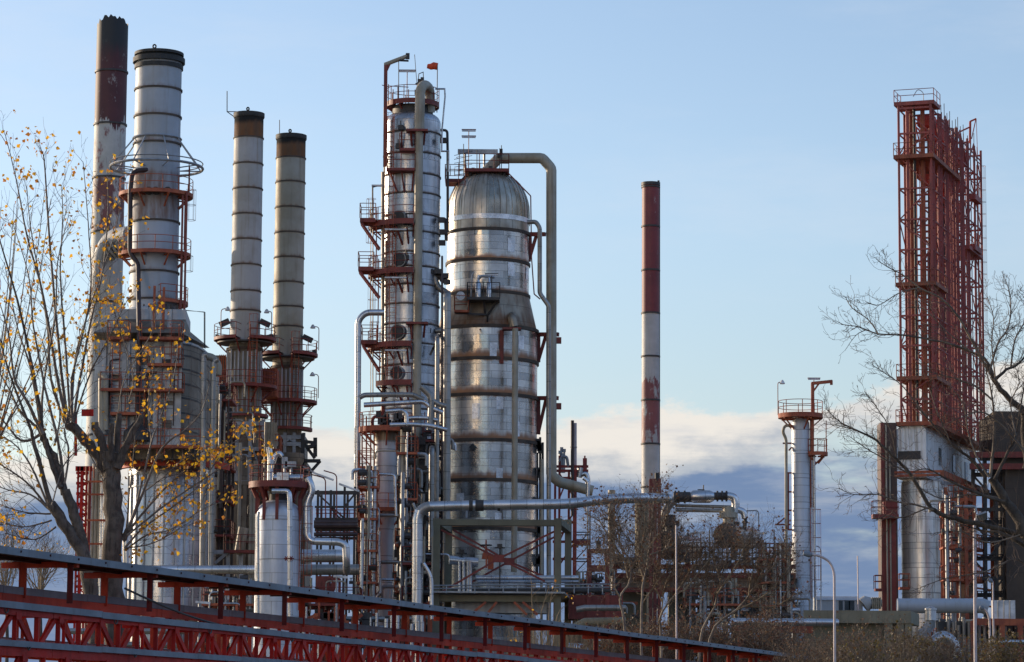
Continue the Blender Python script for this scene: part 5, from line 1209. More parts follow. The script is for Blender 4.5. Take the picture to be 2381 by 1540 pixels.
# ------------------------------------------------------------------ exchanger deck
def exchangers():
    D = 236; s = PX(D)
    # concrete and brown steel table that carries the drums
    t = thing('exchanger_deck', 'brown railed deck on olive concrete piers behind the bare brown trees', 'steel deck', (Xf(1620, 1400, D), D, 0))
    for x, w in ((1470, 70), (1590, 60), (1735, 42), (1800, 40)):
        q = MB(); p = Xf(x, 1400, D); zt = Zf(x, 1368, D); q.box((p, D + 3, zt / 2), (w * s, 3.0, zt)); q.build('pier', mConc, t)
    q = MB(); z0, z1 = Zf(1640, 1368, D), Zf(1640, 1335, D); q.box(((Xf(1425, 1350, D) + Xf(1850, 1350, D)) / 2, D + 3, (z0 + z1) / 2), (Xf(1850, 1350, D) - Xf(1425, 1350, D), 5, z1 - z0)); q.build('slab', mPanelB, t)
    q = MB()
    for y in (1318, 1338, 1372): q.beam(Pt(1425, y, D), Pt(1850, y, D), .3, .35)
    for x in range(1432, 1850, 30): q.beam(Pt(x, 1340, D - .1), Pt(x, 1312, D - .1), .18)
    q.build('red_beam', mRed, t)
    q = MB(); rng = random.Random(8)
    for y in (1262, 1272, 1285, 1297, 1309): q.rod(Pt(1600, y, D - .3), Pt(1835, y + 2, D - .3), .04, 4)
    for k in range(24): x = 1600 + 10 * k; q.rod(Pt(x, 1312, D - .3), Pt(x, 1262 - (k % 5 == 0) * 30, D - .3), .045, 4)
    q.build('railing', mDark, t)
    q = MB()
    for k in range(60):
        x = rng.uniform(1430, 1830); y = rng.uniform(1290, 1335) if k < 30 else rng.uniform(1370, 1480); q.box(Pt(x, y, D - .6), (rng.uniform(.4, 1.2), .6, rng.uniform(.2, .7)))
    q.build('fitting', mDark, t)
    q = MB()
    for k in range(20):
        x = rng.uniform(1430, 1800); y = rng.uniform(1300, 1470); l = rng.uniform(15, 50); q.beam(Pt(x, y, D - .8), Pt(x + rng.choice((0, l)), y + rng.choice((0, 0, l)) + 1, D - .8), .22)
    q.build('brace', mRust, t)
    q = MB()
    for y, r in ((1376, .3), (1388, .2), (1400, .25), (1420, .3)): q.rod(Pt(1640, y, D + .5), Pt(1860, y, D + .5), r, 10)
    q.build('pipe_run', mPipeS, t)
    # two drums seen end-on
    for x, y, rp, dx, lb in ((1688, 1245, 30, 45, 'dark ended horizontal drum with silver shell, right of two on the exchanger deck'), (1553, 1268, 34, 45, 'dark ended horizontal drum half hidden by bare trees, left of two on the exchanger deck')):
        d = thing('heat_exchanger', lb, 'drum', Pt(x + 15, y + rp, D))
        dr = Vector((.55, .83, 0)); a = Pt(x, y, D - 1); R = rp * s
        q = MB(); q.tube([a, a + dr * 3.6], R * .93, 28); q.build('shell', mPipeS, d)
        q = MB(); q.tube([a - dr * .55, a - dr * .1, a + dr * .12], R, 28, r2=[R * .8, R * .99, R * 1.0]); q.build('channel_head', mDark, d)
        q = MB(); q.box(a + dr * 1.2 + Vector((0, 0, -R - .35)), (.4, 1.2, .9)); q.box(a + dr * 3 + Vector((0, 0, -R - .35)), (.4, 1.2, .9)); q.build('saddle', mDark, d)
        q = MB(); q.rod(a + Vector((.2, .2, R * .8)), a + Vector((.2, .2, R + 1.2)), .42, 14); q.tube([a + Vector((.2, .2, R + .35)), a + Vector((.2, .2, R + .75))], .7, 16); q.build('nozzle', mPipeT if x > 1600 else mDark, d)
    # pipework above the drums
    t2 = thing('crossover_pipe', 'fat silver pipe with dark valves bending down over the right drum', 'pipe', Pt(1640, 1250, D))
    q = MB(); q.tube([Pt(1541, 1250, D), Pt(1543, 1200, D), Pt(1552, 1178, D), Pt(1572, 1160, D)], 9.5 * s, 14, bend=1.2); q.build('left_leg', mPipeG, t2)
    q = MB(); q.tube([Pt(1566, 1156, D), Pt(1612, 1156, D)], 12 * s, 16); 
    for x in (1568, 1576, 1590): q.tube([Pt(x, 1156, D), Pt(x + 4, 1156, D)], 15 * s, 16)
    q.build('valve', mDark, t2)
    q = MB(); q.tube([Pt(1606, 1156, D), Pt(1612, 1155, D), Pt(1650, 1155, D), Pt(1660, 1155, D)], 14.5 * s, 18, r2=[12 * s, 15 * s, 15 * s, 10 * s]); q.build('body', mPipeS, t2)
    q = MB(); q.tube([Pt(1658, 1154, D), Pt(1694, 1154, D)], 9 * s, 14)
    for x in (1666, 1677, 1687): q.tube([Pt(x, 1154, D), Pt(x + 4, 1154, D)], 12.5 * s, 16)
    q.rod(Pt(1635, 1142, D), Pt(1636, 1128, D), .05, 5); q.rod(Pt(1622, 1139, D), Pt(1638, 1139, D), .04, 5); q.build('flange', mDark, t2)
    q = MB(); q.tube([Pt(1690, 1153, D), Pt(1708, 1156, D), Pt(1711, 1176, D), Pt(1709, 1192, D)], 9.5 * s, 16, bend=.5); q.tube([Pt(1708, 1192, D), Pt(1709, 1218, D)], 7.5 * s, 14); q.build('elbow', mPipeS, t2)
    q = MB(); q.tube([Pt(1712, 1184, D), Pt(1730, 1190, D), Pt(1732, 1206, D)], 8 * s, 14, bend=.4); q.build('second_elbow', mPipeS, t2)
    q = MB(); q.tube([Pt(1733, 1204, D), Pt(1731, 1232, D)], 4.5 * s, 10); q.tube([Pt(1732, 1212, D), Pt(1732, 1217, D)], 7 * s, 12); q.tube([Pt(1708, 1214, D), Pt(1708, 1220, D)], 11 * s, 14); q.build('valve', mDark, t2)
    q = MB(); q.rod(Pt(1570, 1176, D + .6), Pt(1700, 1179, D + .6), 4 * s, 10); q.rod(Pt(1570, 1186, D + .4), Pt(1700, 1188, D + .4), 5 * s, 10); q.build('lower_pipe', mPipeG, t2)
    for x0, y0, lb in ((1617, 1241, 'long strip lamp on a thin stand beside the right drum, left of a pair'), (1760, 1242, 'long strip lamp on a thin stand right of the right drum')):
        l = thing('strip_lamp', lb, 'lamp', Pt(x0, 1312, D - .6)); q = MB(); p = Pt(x0 + 12, 1312, D - .6); q.rod(p, Pt(x0 + 12, y0, D - .6), .04, 5); q.build('stand', mRed, l); q = MB(); a = Pt(x0, y0, D - .6); q.beam(a + Vector((-.7, 0, -.05)), a + Vector((.75, 0, .1)), .3, .16); q.build('tube', mLampG, l)
    q = MB(); q.tube([Pt(1736, 1188, D), Pt(1764, 1187, D), Pt(1765, 1310, D)], .05, 5, bend=.3); tag(q.build('conduit', mGrey), 'very thin bent conduit between the drum valves and a strip lamp', 'conduit')
    g = thing('steel_portal', 'dark red steel portal with a stub vent standing before the red and white chimney', 'steel frame', (Xf(1526, 1200, 232), 232, 0))
    q = MB()
    for x in (1513, 1523, 1533): q.beam((Xf(x, 1200, 232), 232, 0), Pt(x, 1116, 232), .25)
    for y in (1118, 1128, 1160): q.beam(Pt(1510, y, 232), Pt(1537, y, 232), .3)
    q.build('frame', mRed, g); q = MB(); q.rod(Pt(1528, 1118, 232), Pt(1528, 1100, 232), .18, 8); q.build('vent', mDark, g)
    q = MB(); p = Pt(1425, 1175, 270); q.rod((p.x, 270, 0), Pt(1422, 1140, 270), .32, 12); tag(q.build('vent_stack', mPipeT), 'far slender tan stack seen through the bare brown trees', 'chimney')
    q = MB(); p = Pt(1500, 1300, 260); q.rod((p.x, 260, 0), Pt(1498, 1165, 260), .8, 12); tag(q.build('vent_stack', mConcT), 'far thick tan column below the long silver pipe, behind bare trees', 'column')
exchangers()
# ------------------------------------------------------------------ slim silver column with a round platform, right
def slim_column():
    D = 240; ax = Pt(1862, 1100, D); c = (ax.x, ax.y); s = PX(D); r = 21 * s
    z = lambda y: Zf(1862, y, D)
    t = thing('slim_column', 'slim silver column with a round railed platform and a small red davit', 'column', (c[0], c[1], 0))
    q = MB(); q.lathe(c, [(r * 1.1, 0), (r * 1.1, z(1275)), (r, z(1262)), (r, z(995)), (r * .98, z(985)), (r * .8, z(975))], 40, capt=True); q.build('shell', mCladS, t)
    for y in list(range(1022, 1262, 27)) + [1262, 1275, 1310, 1345, 1380, 1410]: ring(t, c, z(y), r * (1.1 if y > 1270 else 1), .04, .015, mGrey)
    arc_platform(t, c, z(966), r * .5, 52 * s, 0, 360, mRust, th=.25)
    q = MB(); q.beam(Pt(1889, 1060, D - .5), Pt(1889, 890, D - .5), .22, .22); q.beam(Pt(1887, 892, D - .5), Pt(1935, 887, D - .5), .24, .24); q.beam(Pt(1890, 912, D - .5), Pt(1905, 891, D - .5), .14); q.box(Pt(1933, 890, D - .5), (.2, .25, .35)); q.build('davit', mRust, t)
    gooseneck(t, Xf(1809, 966, D), D, z(966), z(890) - z(966), .35)
    strip_lamp(t, Xf(1893, 966, D), D, z(966), z(880) - z(966), 1.0, mRed)
    arc_platform(t, (Xf(1900, 1052, D), D - .2), z(1055), .1, 24 * s, 200, 400, mRust, th=.2)
    q = MB(); q.beam(Pt(1890, 1085, D), Pt(1918, 1058, D), .14); q.rod(Pt(1921, 1055, D), Pt(1921, 978, D), .04, 5); q.beam(Pt(1888, 1180, D), Pt(1888, 975, D), .3, .3); q.build('support', mRust, t)
    q = MB(); q.tube([Pt(1843, 992, D - .3), Pt(1826, 988, D - .3), Pt(1819, 1004, D - .3), Pt(1828, 1020, D - .3), Pt(1828, 1420, D - .3)], 3.6 * s, 10, bend=.4); q.build('hook_pipe', mPipeT, t)
    q = MB(); q.tube([Pt(1893, 1050, D - .3), Pt(1896, 1420, D - .3)], 2.6 * s, 8); q.tube([Pt(1888, 1060, D - .2), Pt(1889, 1420, D - .2)], 1.6 * s, 6); q.build('downpipe', mPipeS, t)
    q = MB(); q.tube([Pt(1898, 1270, D), Pt(1906, 1272, D), Pt(1909, 1280, D), Pt(1909, 1420, D)], 1.5 * s, 6, bend=.3); q.build('small_pipe', mPipeS, t)
    q = MB()
    for x0, y0, x1, y1 in ((1820, 1031, 1841, 1031), (1834, 1048, 1841, 1040), (1802, 1220, 1838, 1220), (1806, 1220, 1836, 1195), (1818, 1232, 1842, 1232), (1831, 1100, 1841, 1100), (1831, 1144, 1841, 1144), (1831, 1187, 1841, 1187), (1833, 1230, 1833, 1100)): q.beam(Pt(x0, y0, D - .2), Pt(x1, y1, D - .2), .12)
    q.build('guide', mRed, t)
    ladder(t, Xf(1887, 1400, D), D - .3, z(1415), z(1180), -20, mRust)
    q = MB()
    for y in (1350, 1372, 1395): q.box(Pt(1851, y, D - r - .1), (.2, .25, .3))
    q.build('nozzle', mDark, t)
slim_column()
# ------------------------------------------------------------------ derrick row over the drum house
UU = Vector((.332, .943, 0)); VV = Vector((.943, -.332, 0)); D0 = 256.0
BASE = Pt(2093, 700, D0); BASE.z = 0
def Q(a, b, z): v = BASE + UU * a + VV * b; return Vector((v.x, v.y, z))
def zq(y, a=0): return Zf(2093, y, D0)
mDerrL = weathered('sunlit red derrick sheet', (.56, .062, .045), (.40, .05, .04), .6, 0, .8, .35, dirt_shade=(.12, .04, .02))  # lit copy of the derrick red, sunlight put into the colour
def derricks():
    t = thing('derrick', 'long row of tall red lattice derricks standing on the grey drum house', 'derrick', Q(10, 1.3, zq(985)))
    Wd, Ln, N = 2.75, 22.6, 8
    lv = [zq(y) for y in (985, 930, 878, 805, 735, 660, 582, 512, 440, 365, 312, 240)]
    rng = random.Random(21)
    q = MB(); q2 = MB()
    for i in range(N):
        a = Ln * i / (N - 1)
        for b in (0, Wd):
            q.beam(Q(a, b, lv[0]), Q(a + .02, b + .02, lv[-1] - (0 if i == 0 else rng.uniform(0, .6))), .19, .19)
    for a, b, w in ((1.0, Wd, .25), (4.3, Wd, .22), (7.2, Wd, .22), (11.2, Wd, .26), (13.6, Wd, .26), (16.2, Wd, .22), (.15, .75, .26), (2.4, 0, .16), (9.6, 1.6, .3), (14.6, 1.2, .3), (12.4, .6, .2)): q2.beam(Q(a, b, lv[0]), Q(a, b, lv[-1] - rng.uniform(.1, .8)), w, w)
    q.build('post', mDerr, t); q2.build('guide_column', mDerr, t)
    q = MB()
    for k, z in enumerate(lv):
        if k == len(lv) - 1: z -= .5
        for b in (0, Wd): q.beam(Q(0, b, z), Q(Ln, b, z - (.5 if k == len(lv) - 1 else 0)), .08, .12)
        for i in range(N): q.beam(Q(Ln * i / (N - 1), 0, z), Q(Ln * i / (N - 1), Wd, z), .13, .16)
    q.build('girt', mDerr, t)
    q = MB()
    for k in range(len(lv) - 1):
        z0, z1 = lv[k], lv[k + 1]
        for i in range(N - 1):
            a0, a1 = Ln * i / (N - 1), Ln * (i + 1) / (N - 1)
            for b in (0, Wd):
                if b == 0 and (i + k) % 3: continue
                if (i + k) % 2: q.beam(Q(a0, b, z0), Q(a1, b, z1), .08)
                else: q.beam(Q(a1, b, z0), Q(a0, b, z1), .08)
        for i in range(0, N, 2): q.beam(Q(Ln * i / (N - 1), 0 if k % 2 else Wd, z0), Q(Ln * i / (N - 1), Wd if k % 2 else 0, z1), .09)
    for k in range(len(lv) - 1):
        zm = (lv[k] + lv[k + 1]) / 2
        for i in range(N - 1):
            a0, a1 = Ln * i / (N - 1), Ln * (i + 1) / (N - 1); q.beam(Q(a0, Wd, zm), Q(a1, Wd, zm), .06, .08); q.beam(Q((a0 + a1) / 2, Wd, lv[k]), Q((a0 + a1) / 2, Wd, lv[k + 1]), .07)
    q.build('brace', mDerr, t)
    # drill guides: heavy tubes inside each derrick
    q = MB()
    for i, a in enumerate((.9, 5.4, 10.6)):
        for b in (.9, 1.9): q.tube([Q(a, b, lv[0]), Q(a, b, lv[-1] - .6 - (i % 3) * .5)], .19 if i < 1 else .13, 10)
    q.build('drill_guide', mDerrO, t)
    q = MB()
    for i, a in enumerate((.3, 6.2, 12.2)): q.tube([Q(a, 1.3, lv[0]), Q(a, 1.3, lv[-1] - .3)], .12, 8)
    q.build('hose', mDark, t)
    q = MB()
    for i, a in enumerate((1.7, 4.9, 9.6, 12.6)): q.tube([Q(a, 2.3, lv[0]), Q(a, 2.3, lv[-1] - 2 - i)], .06, 6)
    for k in range(46):
        a = rng.uniform(.5, 22); b = rng.choice((0, .6, 1.4, 2.2, Wd)) ; q.tube([Q(a, b, lv[0]), Q(a, b, rng.choice((lv[6], lv[8], lv[-1], lv[-1])) - rng.uniform(0, 1))], rng.uniform(.025, .06), 6)
    q.build('cable', mDerr, t)
    # decks
    for y, a0, a1, m in ((240, -.1, 2.6, mDerr), (365, -.5, Ln * .5, mDerrO), (512, 15, 21.2, mDerr), (660, -.2, 5, mDerrO), (878, -.2, 6, mDerrO), (985, -.6, Ln, mRust)):
        z = zq(y); q = MB(); q.prism([tuple(Q(a0, -.35, 0))[:2], tuple(Q(a0, Wd + .35, 0))[:2], tuple(Q(a1, Wd + .35, 0))[:2], tuple(Q(a1, -.35, 0))[:2]], z - .25, z + .08); dk = q.build('platform', m, t)
        q = MB(); n = int((a1 - a0) / 1.3)
        for b in (-.33, Wd + .33):
            for hh in (1.1, .6): q.rod(Q(a0, b, z + hh), Q(a1, b, z + hh), .03, 4)
            for k in range(n + 1): a = a0 + (a1 - a0) * k / n; q.rod(Q(a, b, z), Q(a, b, z + 1.1), .035, 4)
        for hh in (1.1, .6): q.rod(Q(a0, -.33, z + hh), Q(a0, Wd + .33, z + hh), .03, 4)
        child(q, 'railing', m, dk)
    # winch houses and crown sheets between the derricks
    q = MB()
    for a, y, w, h in ((4.5, 262, 1.2, 1.0), (7.5, 268, 1.6, 1.5), (10.5, 285, 1.6, 1.6), (13.5, 275, 1.6, 1.3), (16.2, 290, 1.4, 1.5), (18.6, 280, 1.2, 1.2), (15.8, 425, 1.6, 1.6), (12.6, 400, 1.4, 1.4), (5.5, 395, 1.0, .8), (9.4, 385, 1.4, 1.2), (17.6, 352, 1.2, 1.0)): q.box(Q(a, Wd * .55, zq(y)), (w * 1.5, 1.3, h), rz=math.atan2(UU.y, UU.x))
    q.build('winch_house', mDerrL, t)
    # side decks on the far right face
    for a, y, ln in ((18.5, 375, 3.0), (18.2, 500, 3.2)):
        q = MB(); q.prism([tuple(Q(a - ln / 2, Wd, 0))[:2], tuple(Q(a - ln / 2, Wd + .55, 0))[:2], tuple(Q(a + ln / 2, Wd + .55, 0))[:2], tuple(Q(a + ln / 2, Wd, 0))[:2]], zq(y) - .5, zq(y)); dk = q.build('side_deck', mDerr, t)
        q = MB()
        for k in range(4): q.rod(Q(a - ln / 2 + k * ln / 3, Wd + .5, zq(y)), Q(a - ln / 2 + k * ln / 3, Wd + .5, zq(y) + 1.1), .04, 4)
        q.rod(Q(a - ln / 2, Wd + .5, zq(y) + 1.1), Q(a + ln / 2, Wd + .5, zq(y) + 1.1), .03, 4); child(q, 'railing', mDerr, dk)
    for a, b in ((19.6, Wd + .25), (1.6, 1.5), (7.6, Wd + .2)):
        p = Q(a, b, 0); ladder(t, p.x, p.y, lv[0], lv[-1] - 2, -20, mDerr)
    # goose necked lamp and hoist on the crown
    q = MB(); p = Q(8.2, .5, lv[-1]); q.tube([p, p + Vector((0, 0, 2.6)), p + Vector((-.5, 0, 2.9)), p + Vector((-.9, 0, 2.2))], .035, 5, bend=.4); q.build('lamp_post', mGrey, t)
    q = MB()
    for k, a in enumerate((3.2, 4.6, 6, 7.2, 8.4, 9.5, 11, 12, 13.2, 14.5, 16.5, 18, 19.5)): q.rod(Q(a, Wd, lv[-1] - 1.2), Q(a, Wd, lv[-1] + .2 + (k * 7 % 5) * .2), .03, 4)
    q.build('rod', mDark, t)
    q = MB(); p = Q(17.6, Wd, lv[-1] - .3); tp = p + Vector((.05, 0, 2.0)); q.beam(p, tp, .18); q.beam(tp, tp + Vector((.55, 0, .25)), .14); q.beam(p + Vector((.15, 0, .4)), tp + Vector((.5, 0, .15)), .08)
    q.beam(tp - Vector((0, 0, .5)), Q(14.4, Wd * .5, lv[-1] - .3), .12); q.rod(tp + Vector((.55, 0, .25)), tp + Vector((.62, 0, -3)), .025, 4); q.build('hoist', mOrange, t)
    return t
derricks()
def drum_house():
    t = thing('drum_house', 'grey corrugated house on tall pale coke drums beneath the red derricks', 'building', Q(10, 1.3, 0))
    zt, zb, z2 = zq(1002), zq(1112), zq(1085)
    pl = [tuple(Q(-.2, -.5, 0))[:2], tuple(Q(-.2, 2.1, 0))[:2], tuple(Q(21.5, 2.1, 0))[:2], tuple(Q(21.5, -.5, 0))[:2]]
    # ordered ccw: front left, front right, back right, back left
    q = MB(); q.prism(pl, zb, zt); q.build('wall', mCorr, t)
    tp = [tuple(Q(-.2, .5, 0))[:2], tuple(Q(-.2, 1.7, 0))[:2], tuple(Q(21.5, 1.7, 0))[:2], tuple(Q(21.5, .5, 0))[:2]]
    q = MB(); q.prism([(p[0], p[1]) for p in pl], zt + .003, zt + .75, top=tp); q.build('roof', mCorr, t)
    q = MB(); e = VV * 3.12
    for a, y in ((5.5, 1050), (11.5, 1052), (17, 1056)):
        p = Q(a, 2.12, zq(y)); q.box(p, (1.0, .08, 1.5), rz=math.atan2(UU.y, UU.x))
    q.build('window', mGlassD, t)
    q = MB(); q.box(Q(.9 - 1.15, .7, zq(1060)), (.08, 1.9, .7), rz=math.atan2(UU.y, UU.x)); q.build('opening_shade', mDark, t)  # dark sheet on the wall stands in for a shaded gap
    for i, a in enumerate((1.5, 6.2, 11.0, 16.0)):
        p = Q(a, 1.35, 0); q = MB(); R = 1.74; q.lathe((p.x, p.y), [(R, 0), (R, zq(1135)), (R * .97, zq(1118), .3)], 40, capt=True); q.build('drum', mDrum, t)
        for y in range(1140, 1420, 34): ring(t, (p.x, p.y), zq(y), R, .05, .02, mGrey)
    # narrow risers in front of the first drum
    q = MB()
    for k in range(5): p = Q(.5 + .8 * k, 3.3, 0); q.rod((p.x, p.y, 0), (p.x, p.y, zq(1140 + 8 * (k % 3))), .07 + .03 * (k % 2), 8)
    q.build('riser', mPipeS, t)
    q = MB(); 
    for y in (1108, 1100): q.beam(Q(-.6, -.6, zq(y)), Q(21, 3.4, zq(y)) * 0 + Q(-.6, 3.5, zq(y)), .2)
    q.beam(Q(-.6, 3.5, zq(1104)), Q(20, 3.5, zq(1104)), .3, .5); q.build('edge_beam', mRust, t)
    # stair and red balconies on the long side
    for y, a0 in ((1262, 3.0), (1337, 2.4), (1262, 7), (1337, 7.5), (1200, 8), (1152, 4)):
        z = zq(y); q = MB(); q.prism([tuple(Q(a0, 3.1, 0))[:2], tuple(Q(a0, 4.9, 0))[:2], tuple(Q(a0 + 3, 4.9, 0))[:2], tuple(Q(a0 + 3, 3.1, 0))[:2]], z - .25, z); dk = q.build('balcony', mRust, t)
        q = MB()
        for hh in (1.1, .55): q.rod(Q(a0, 4.87, z + hh), Q(a0 + 3, 4.87, z + hh), .04, 4); q.rod(Q(a0, 3.1, z + hh), Q(a0, 4.87, z + hh), .04, 4)
        for k in range(5): q.rod(Q(a0 + .75 * k, 4.87, z), Q(a0 + .75 * k, 4.87, z + 1.1), .04, 4); q.rod(Q(a0, 3.1 + .44 * k, z), Q(a0, 3.1 + .44 * k, z + 1.1), .04, 4)
        child(q, 'railing', mRust, dk)
    q = MB()
    for a, b in ((2.3, 3.2), (2.3, 4.9), (6, 4.9), (10.4, 4.9), (14, 4.9)): q.beam(Q(a, b, 0), Q(a, b, zq(1130)), .28)
    for k in range(6): q.beam(Q(2.3, 4.9, zq(1400 - 40 * k)), Q(6, 4.9, zq(1370 - 40 * k)), .14); q.beam(Q(6, 4.9, zq(1400 - 40 * k)), Q(14, 4.9, zq(1395 - 40 * k)), .14)
    q.build('stair_frame', mRust, t)
drum_house()
def lift_shaft():
    D = 255.5
    t = thing('lift_shaft', 'narrow dark red brown shaft with a caged landing on its left', 'tower', (Xf(2064, 1300, D), D, 0))
    x0, x1 = Xf(2049, 1200, D), Xf(2087, 1200, D); zt = Zf(2064, 983, D)
    q = MB(); q.prism([(x0, D), (x1, D), (x1, D + 2.4), (x0, D + 2.4)], 0, zt); q.build('wall', mShaft, t)
    q = MB(); q.box((x0 + .16, D - .06, zt / 2), (.3, .12, zt - .1)); q.box((x0 + .75, D - .12, Zf(2064, 1205, D) / 2), (.9, .2, Zf(2064, 1205, D))); q.build('red_strip', mRed, t)
    q = MB()
    for x in (2062, 2070): q.rod((Xf(x, 1300, D), D - .3, 0), (Xf(x, 1300, D), D - .3, zt - 2 * (x - 2061) / 9), .07, 6)
    q.build('cable', mPipeT, t)
    rect_platform(t, Xf(2026, 1205, D), Xf(2086, 1205, D), D - 1.2, D, Zf(2050, 1198, D), mRed, th=.35)
    q = MB(); q.box(((Xf(2048, 1180, D) + x1) / 2, D - .7, Zf(2064, 1185, D)), (1.2, .7, 1.2)); q.build('cabinet', mRed, t)
    rect_platform(t, Xf(2032, 1370, D), Xf(2050, 1370, D), D - 1, D, Zf(2040, 1370, D), mRed, th=.2); rect_platform(t, Xf(2090, 1368, D - 2), Xf(2114, 1368, D - 2), D - 2.6, D - 1.6, Zf(2100, 1366, D - 2), mRust, th=.2)
lift_shaft()
def dark_tower():
    D = 262
    t = thing('dark_tower', 'massive dark brown tower at the right edge behind the bare tree', 'tower', (Xf(2360, 1300, D), D, 0))
    q = MB(); q.prism([(Xf(2338, 1200, D), D), (Xf(2440, 1200, D), D), (Xf(2440, 1200, D), D + 8), (Xf(2338, 1200, D), D + 8)], 0, Zf(2340, 1050, D)); q.build('lower_wall', mTower, t)
    q = MB(); q.prism([(Xf(2312, 1200, D), D - .5), (Xf(2440, 1200, D), D - .5), (Xf(2440, 1200, D), D + 8), (Xf(2312, 1200, D), D + 8)], Zf(2340, 1052, D), Zf(2340, 958, D)); q.build('upper_wall', mTower, t)
    q = MB()
    for x in (2262, 2290, 2316, 2334): q.beam((Xf(x, 1200, D), D + 1, 0), Pt(x, 1052, D + 1), .3)
    for y in (1060, 1105, 1150, 1185, 1215, 1255, 1300, 1345, 1385): q.beam(Pt(2262, y, D + 1), Pt(2338, y, D + 1), .25, .3)
    for k, y in enumerate((1060, 1105, 1150, 1215, 1255, 1300, 1345)): q.beam(Pt(2262 if k % 2 else 2334, y, D + 1), Pt(2300, y + 42, D + 1), .16)
    q.build('stair_frame', mDark, t)
    q = MB()
    for y in (1095, 1142, 1205, 1245, 1290, 1375):
        for hh in (0, 5): q.rod(Pt(2262, y + hh, D + .6), Pt(2338, y + hh, D + .6), .04, 4)
        for k in range(9): q.rod(Pt(2264 + 9 * k, y, D + .6), Pt(2264 + 9 * k, y + 12, D + .6), .04, 4)
    q.build('railing', mDark, t)
    q = MB(); 
    for y in (1058, 1085): q.beam(Pt(2255, y, D - .6), Pt(2390, y, D - .6), .4, .5)
    q.build('red_beam', mRed, t)
dark_tower()
q = MB(); q.tube([Pt(2086, 1409, 246), Pt(2285, 1409, 246), Pt(2296, 1414, 246)], 17 * PX(246), 24); tag(q.build('duct', mStackB), 'huge grey duct lying level across the feet of the coke drums', 'duct')
def low_buildings():
    D = 226
    t = thing('low_building', 'low tan concrete building with a deep flat roof edge', 'building', (Xf(2010, 1500, D), D, 0))
    q = MB(); zt, zb = Zf(2000, 1420, D), Zf(2000, 1449, D); q.prism([(Xf(1868, 1440, D), D), (Xf(2118, 1440, D), D), (Xf(2137, 1440, D + 5), D + 5), (Xf(1868, 1440, D + 5), D + 5)], zb, zt); q.build('roof', mConcT, t)
    q = MB(); q.prism([(Xf(1872, 1440, D), D + .8), (Xf(2100, 1440, D), D + .8), (Xf(2100, 1440, D + 4), D + 4), (Xf(1872, 1440, D + 4), D + 4)], 0, zb); q.build('wall', mConc, t)
    q = MB()
    for x in (2066, 2095, 2112): p = Xf(x, 1460, D); q.box((p, D + .4, zb / 2), (.6, .6, zb))
    q.build('pier', mConcT, t)
    D = 244
    t = thing('shed', 'pale barrel roofed shed with two dark windows beyond the tan building', 'shed', (Xf(1960, 1420, D), D, 0))
    q = MB(); q.prism([(Xf(1899, 1400, D), D), (Xf(2006, 1400, D), D), (Xf(2006, 1400, D), D + 4), (Xf(1899, 1400, D), D + 4)], 0, Zf(1950, 1396, D)); q.build('wall', mStackB, t)
    q = MB(); zz = Zf(1950, 1396, D); q.prism([(Xf(1898, 1400, D), D - .1), (Xf(2007, 1400, D), D - .1), (Xf(2007, 1400, D), D + 4), (Xf(1898, 1400, D), D + 4)], zz, zz + .35, top=[(Xf(1900, 1400, D), D + .7), (Xf(1995, 1400, D), D + .7), (Xf(1995, 1400, D), D + 3.4), (Xf(1900, 1400, D), D + 3.4)]); q.build('roof', mStackB, t)
    for x in (1955, 1970, 1980):
        q = MB(); q.box((Xf(x, 1408, D), D - .02, Zf(x, 1408, D)), (.3 if x == 1955 else .42, .08, .75)); q.build('window', mGlassD, t)
    t = thing('silencer', 'pale pointed silencer followed by ribbed brown fins beside the shed', 'machine', Pt(2020, 1420, D))
    q = MB(); q.tube([Pt(2008, 1408, D), Pt(2016, 1402, D), Pt(2026, 1400, D)], .5, 16, r2=[.65, .6, .38]); q.build('cone', mStackW, t)
    q = MB()
    for k in range(5): q.box(Pt(2028 + 4.5 * k, 1403, D), (.09, .9, .9))
    q.rod(Pt(2024, 1403, D), Pt(2050, 1403, D), .3, 10); q.build('fin', mPipeT, t)
    q = MB(); q.rod((Xf(1994, 1420, D), D - 1, 0), Pt(1994, 1293, D - 1), .05, 6); tag(q.build('antenna', mPole), 'thin solitary whip antenna rising above the pale shed', 'antenna')
    D = 222
    t = thing('roof_vent', 'capped silver vent cylinder feeding a bent grey duct', 'vent', (Xf(2164, 1480, D), D, 0))
    q = MB(); p = Pt(2164, 1443, D); s = PX(D); q.lathe((p.x, p.y), [(13 * s, p.z), (13 * s, Zf(2164, 1420, D)), (14.5 * s, Zf(2164, 1419, D)), (14.5 * s, Zf(2164, 1415, D)), (2 * s, Zf(2164, 1410, D))], 24); q.build('cylinder', mPipeS, t)
    q = MB(); q.tube([Pt(2164, 1443, D), Pt(2162, 1455, D), Pt(2146, 1472, D), (Xf(2146, 1472, D), D, 0)], 12 * s, 4); q.build('duct', mGrey, t)
    q = MB(); q.tube([Pt(2170, 1495, D), Pt(2192, 1478, D), Pt(2212, 1490, D), Pt(2222, 1512, D), (Xf(2224, 1530, D), D, 0)], 14 * s, 16, bend=.8); q.build('elbow', mPipeS, t)
    D = 232
    t = thing('gantry', 'rusty orange beam frame with pale cabinets at the right edge', 'steel frame', (Xf(2330, 1450, D), D, 0))
    q = MB(); q.beam(Pt(2262, 1446, D), Pt(2420, 1448, D), .4, .5)
    for x in (2262, 2330, 2372): q.beam((Xf(x, 1450, D), D, 0), Pt(x, 1444, D), .35)
    q.build('beam', mRust, t)
    q = MB()
    for k in range(12): q.rod((Xf(2205 + 12 * k, 1500, D + 1), D + 1, 0), Pt(2205 + 12 * k, 1440 + (k * 7 % 20), D + 1), .14, 8)
    q.build('pipe', mPipeG, t)
    q = MB()
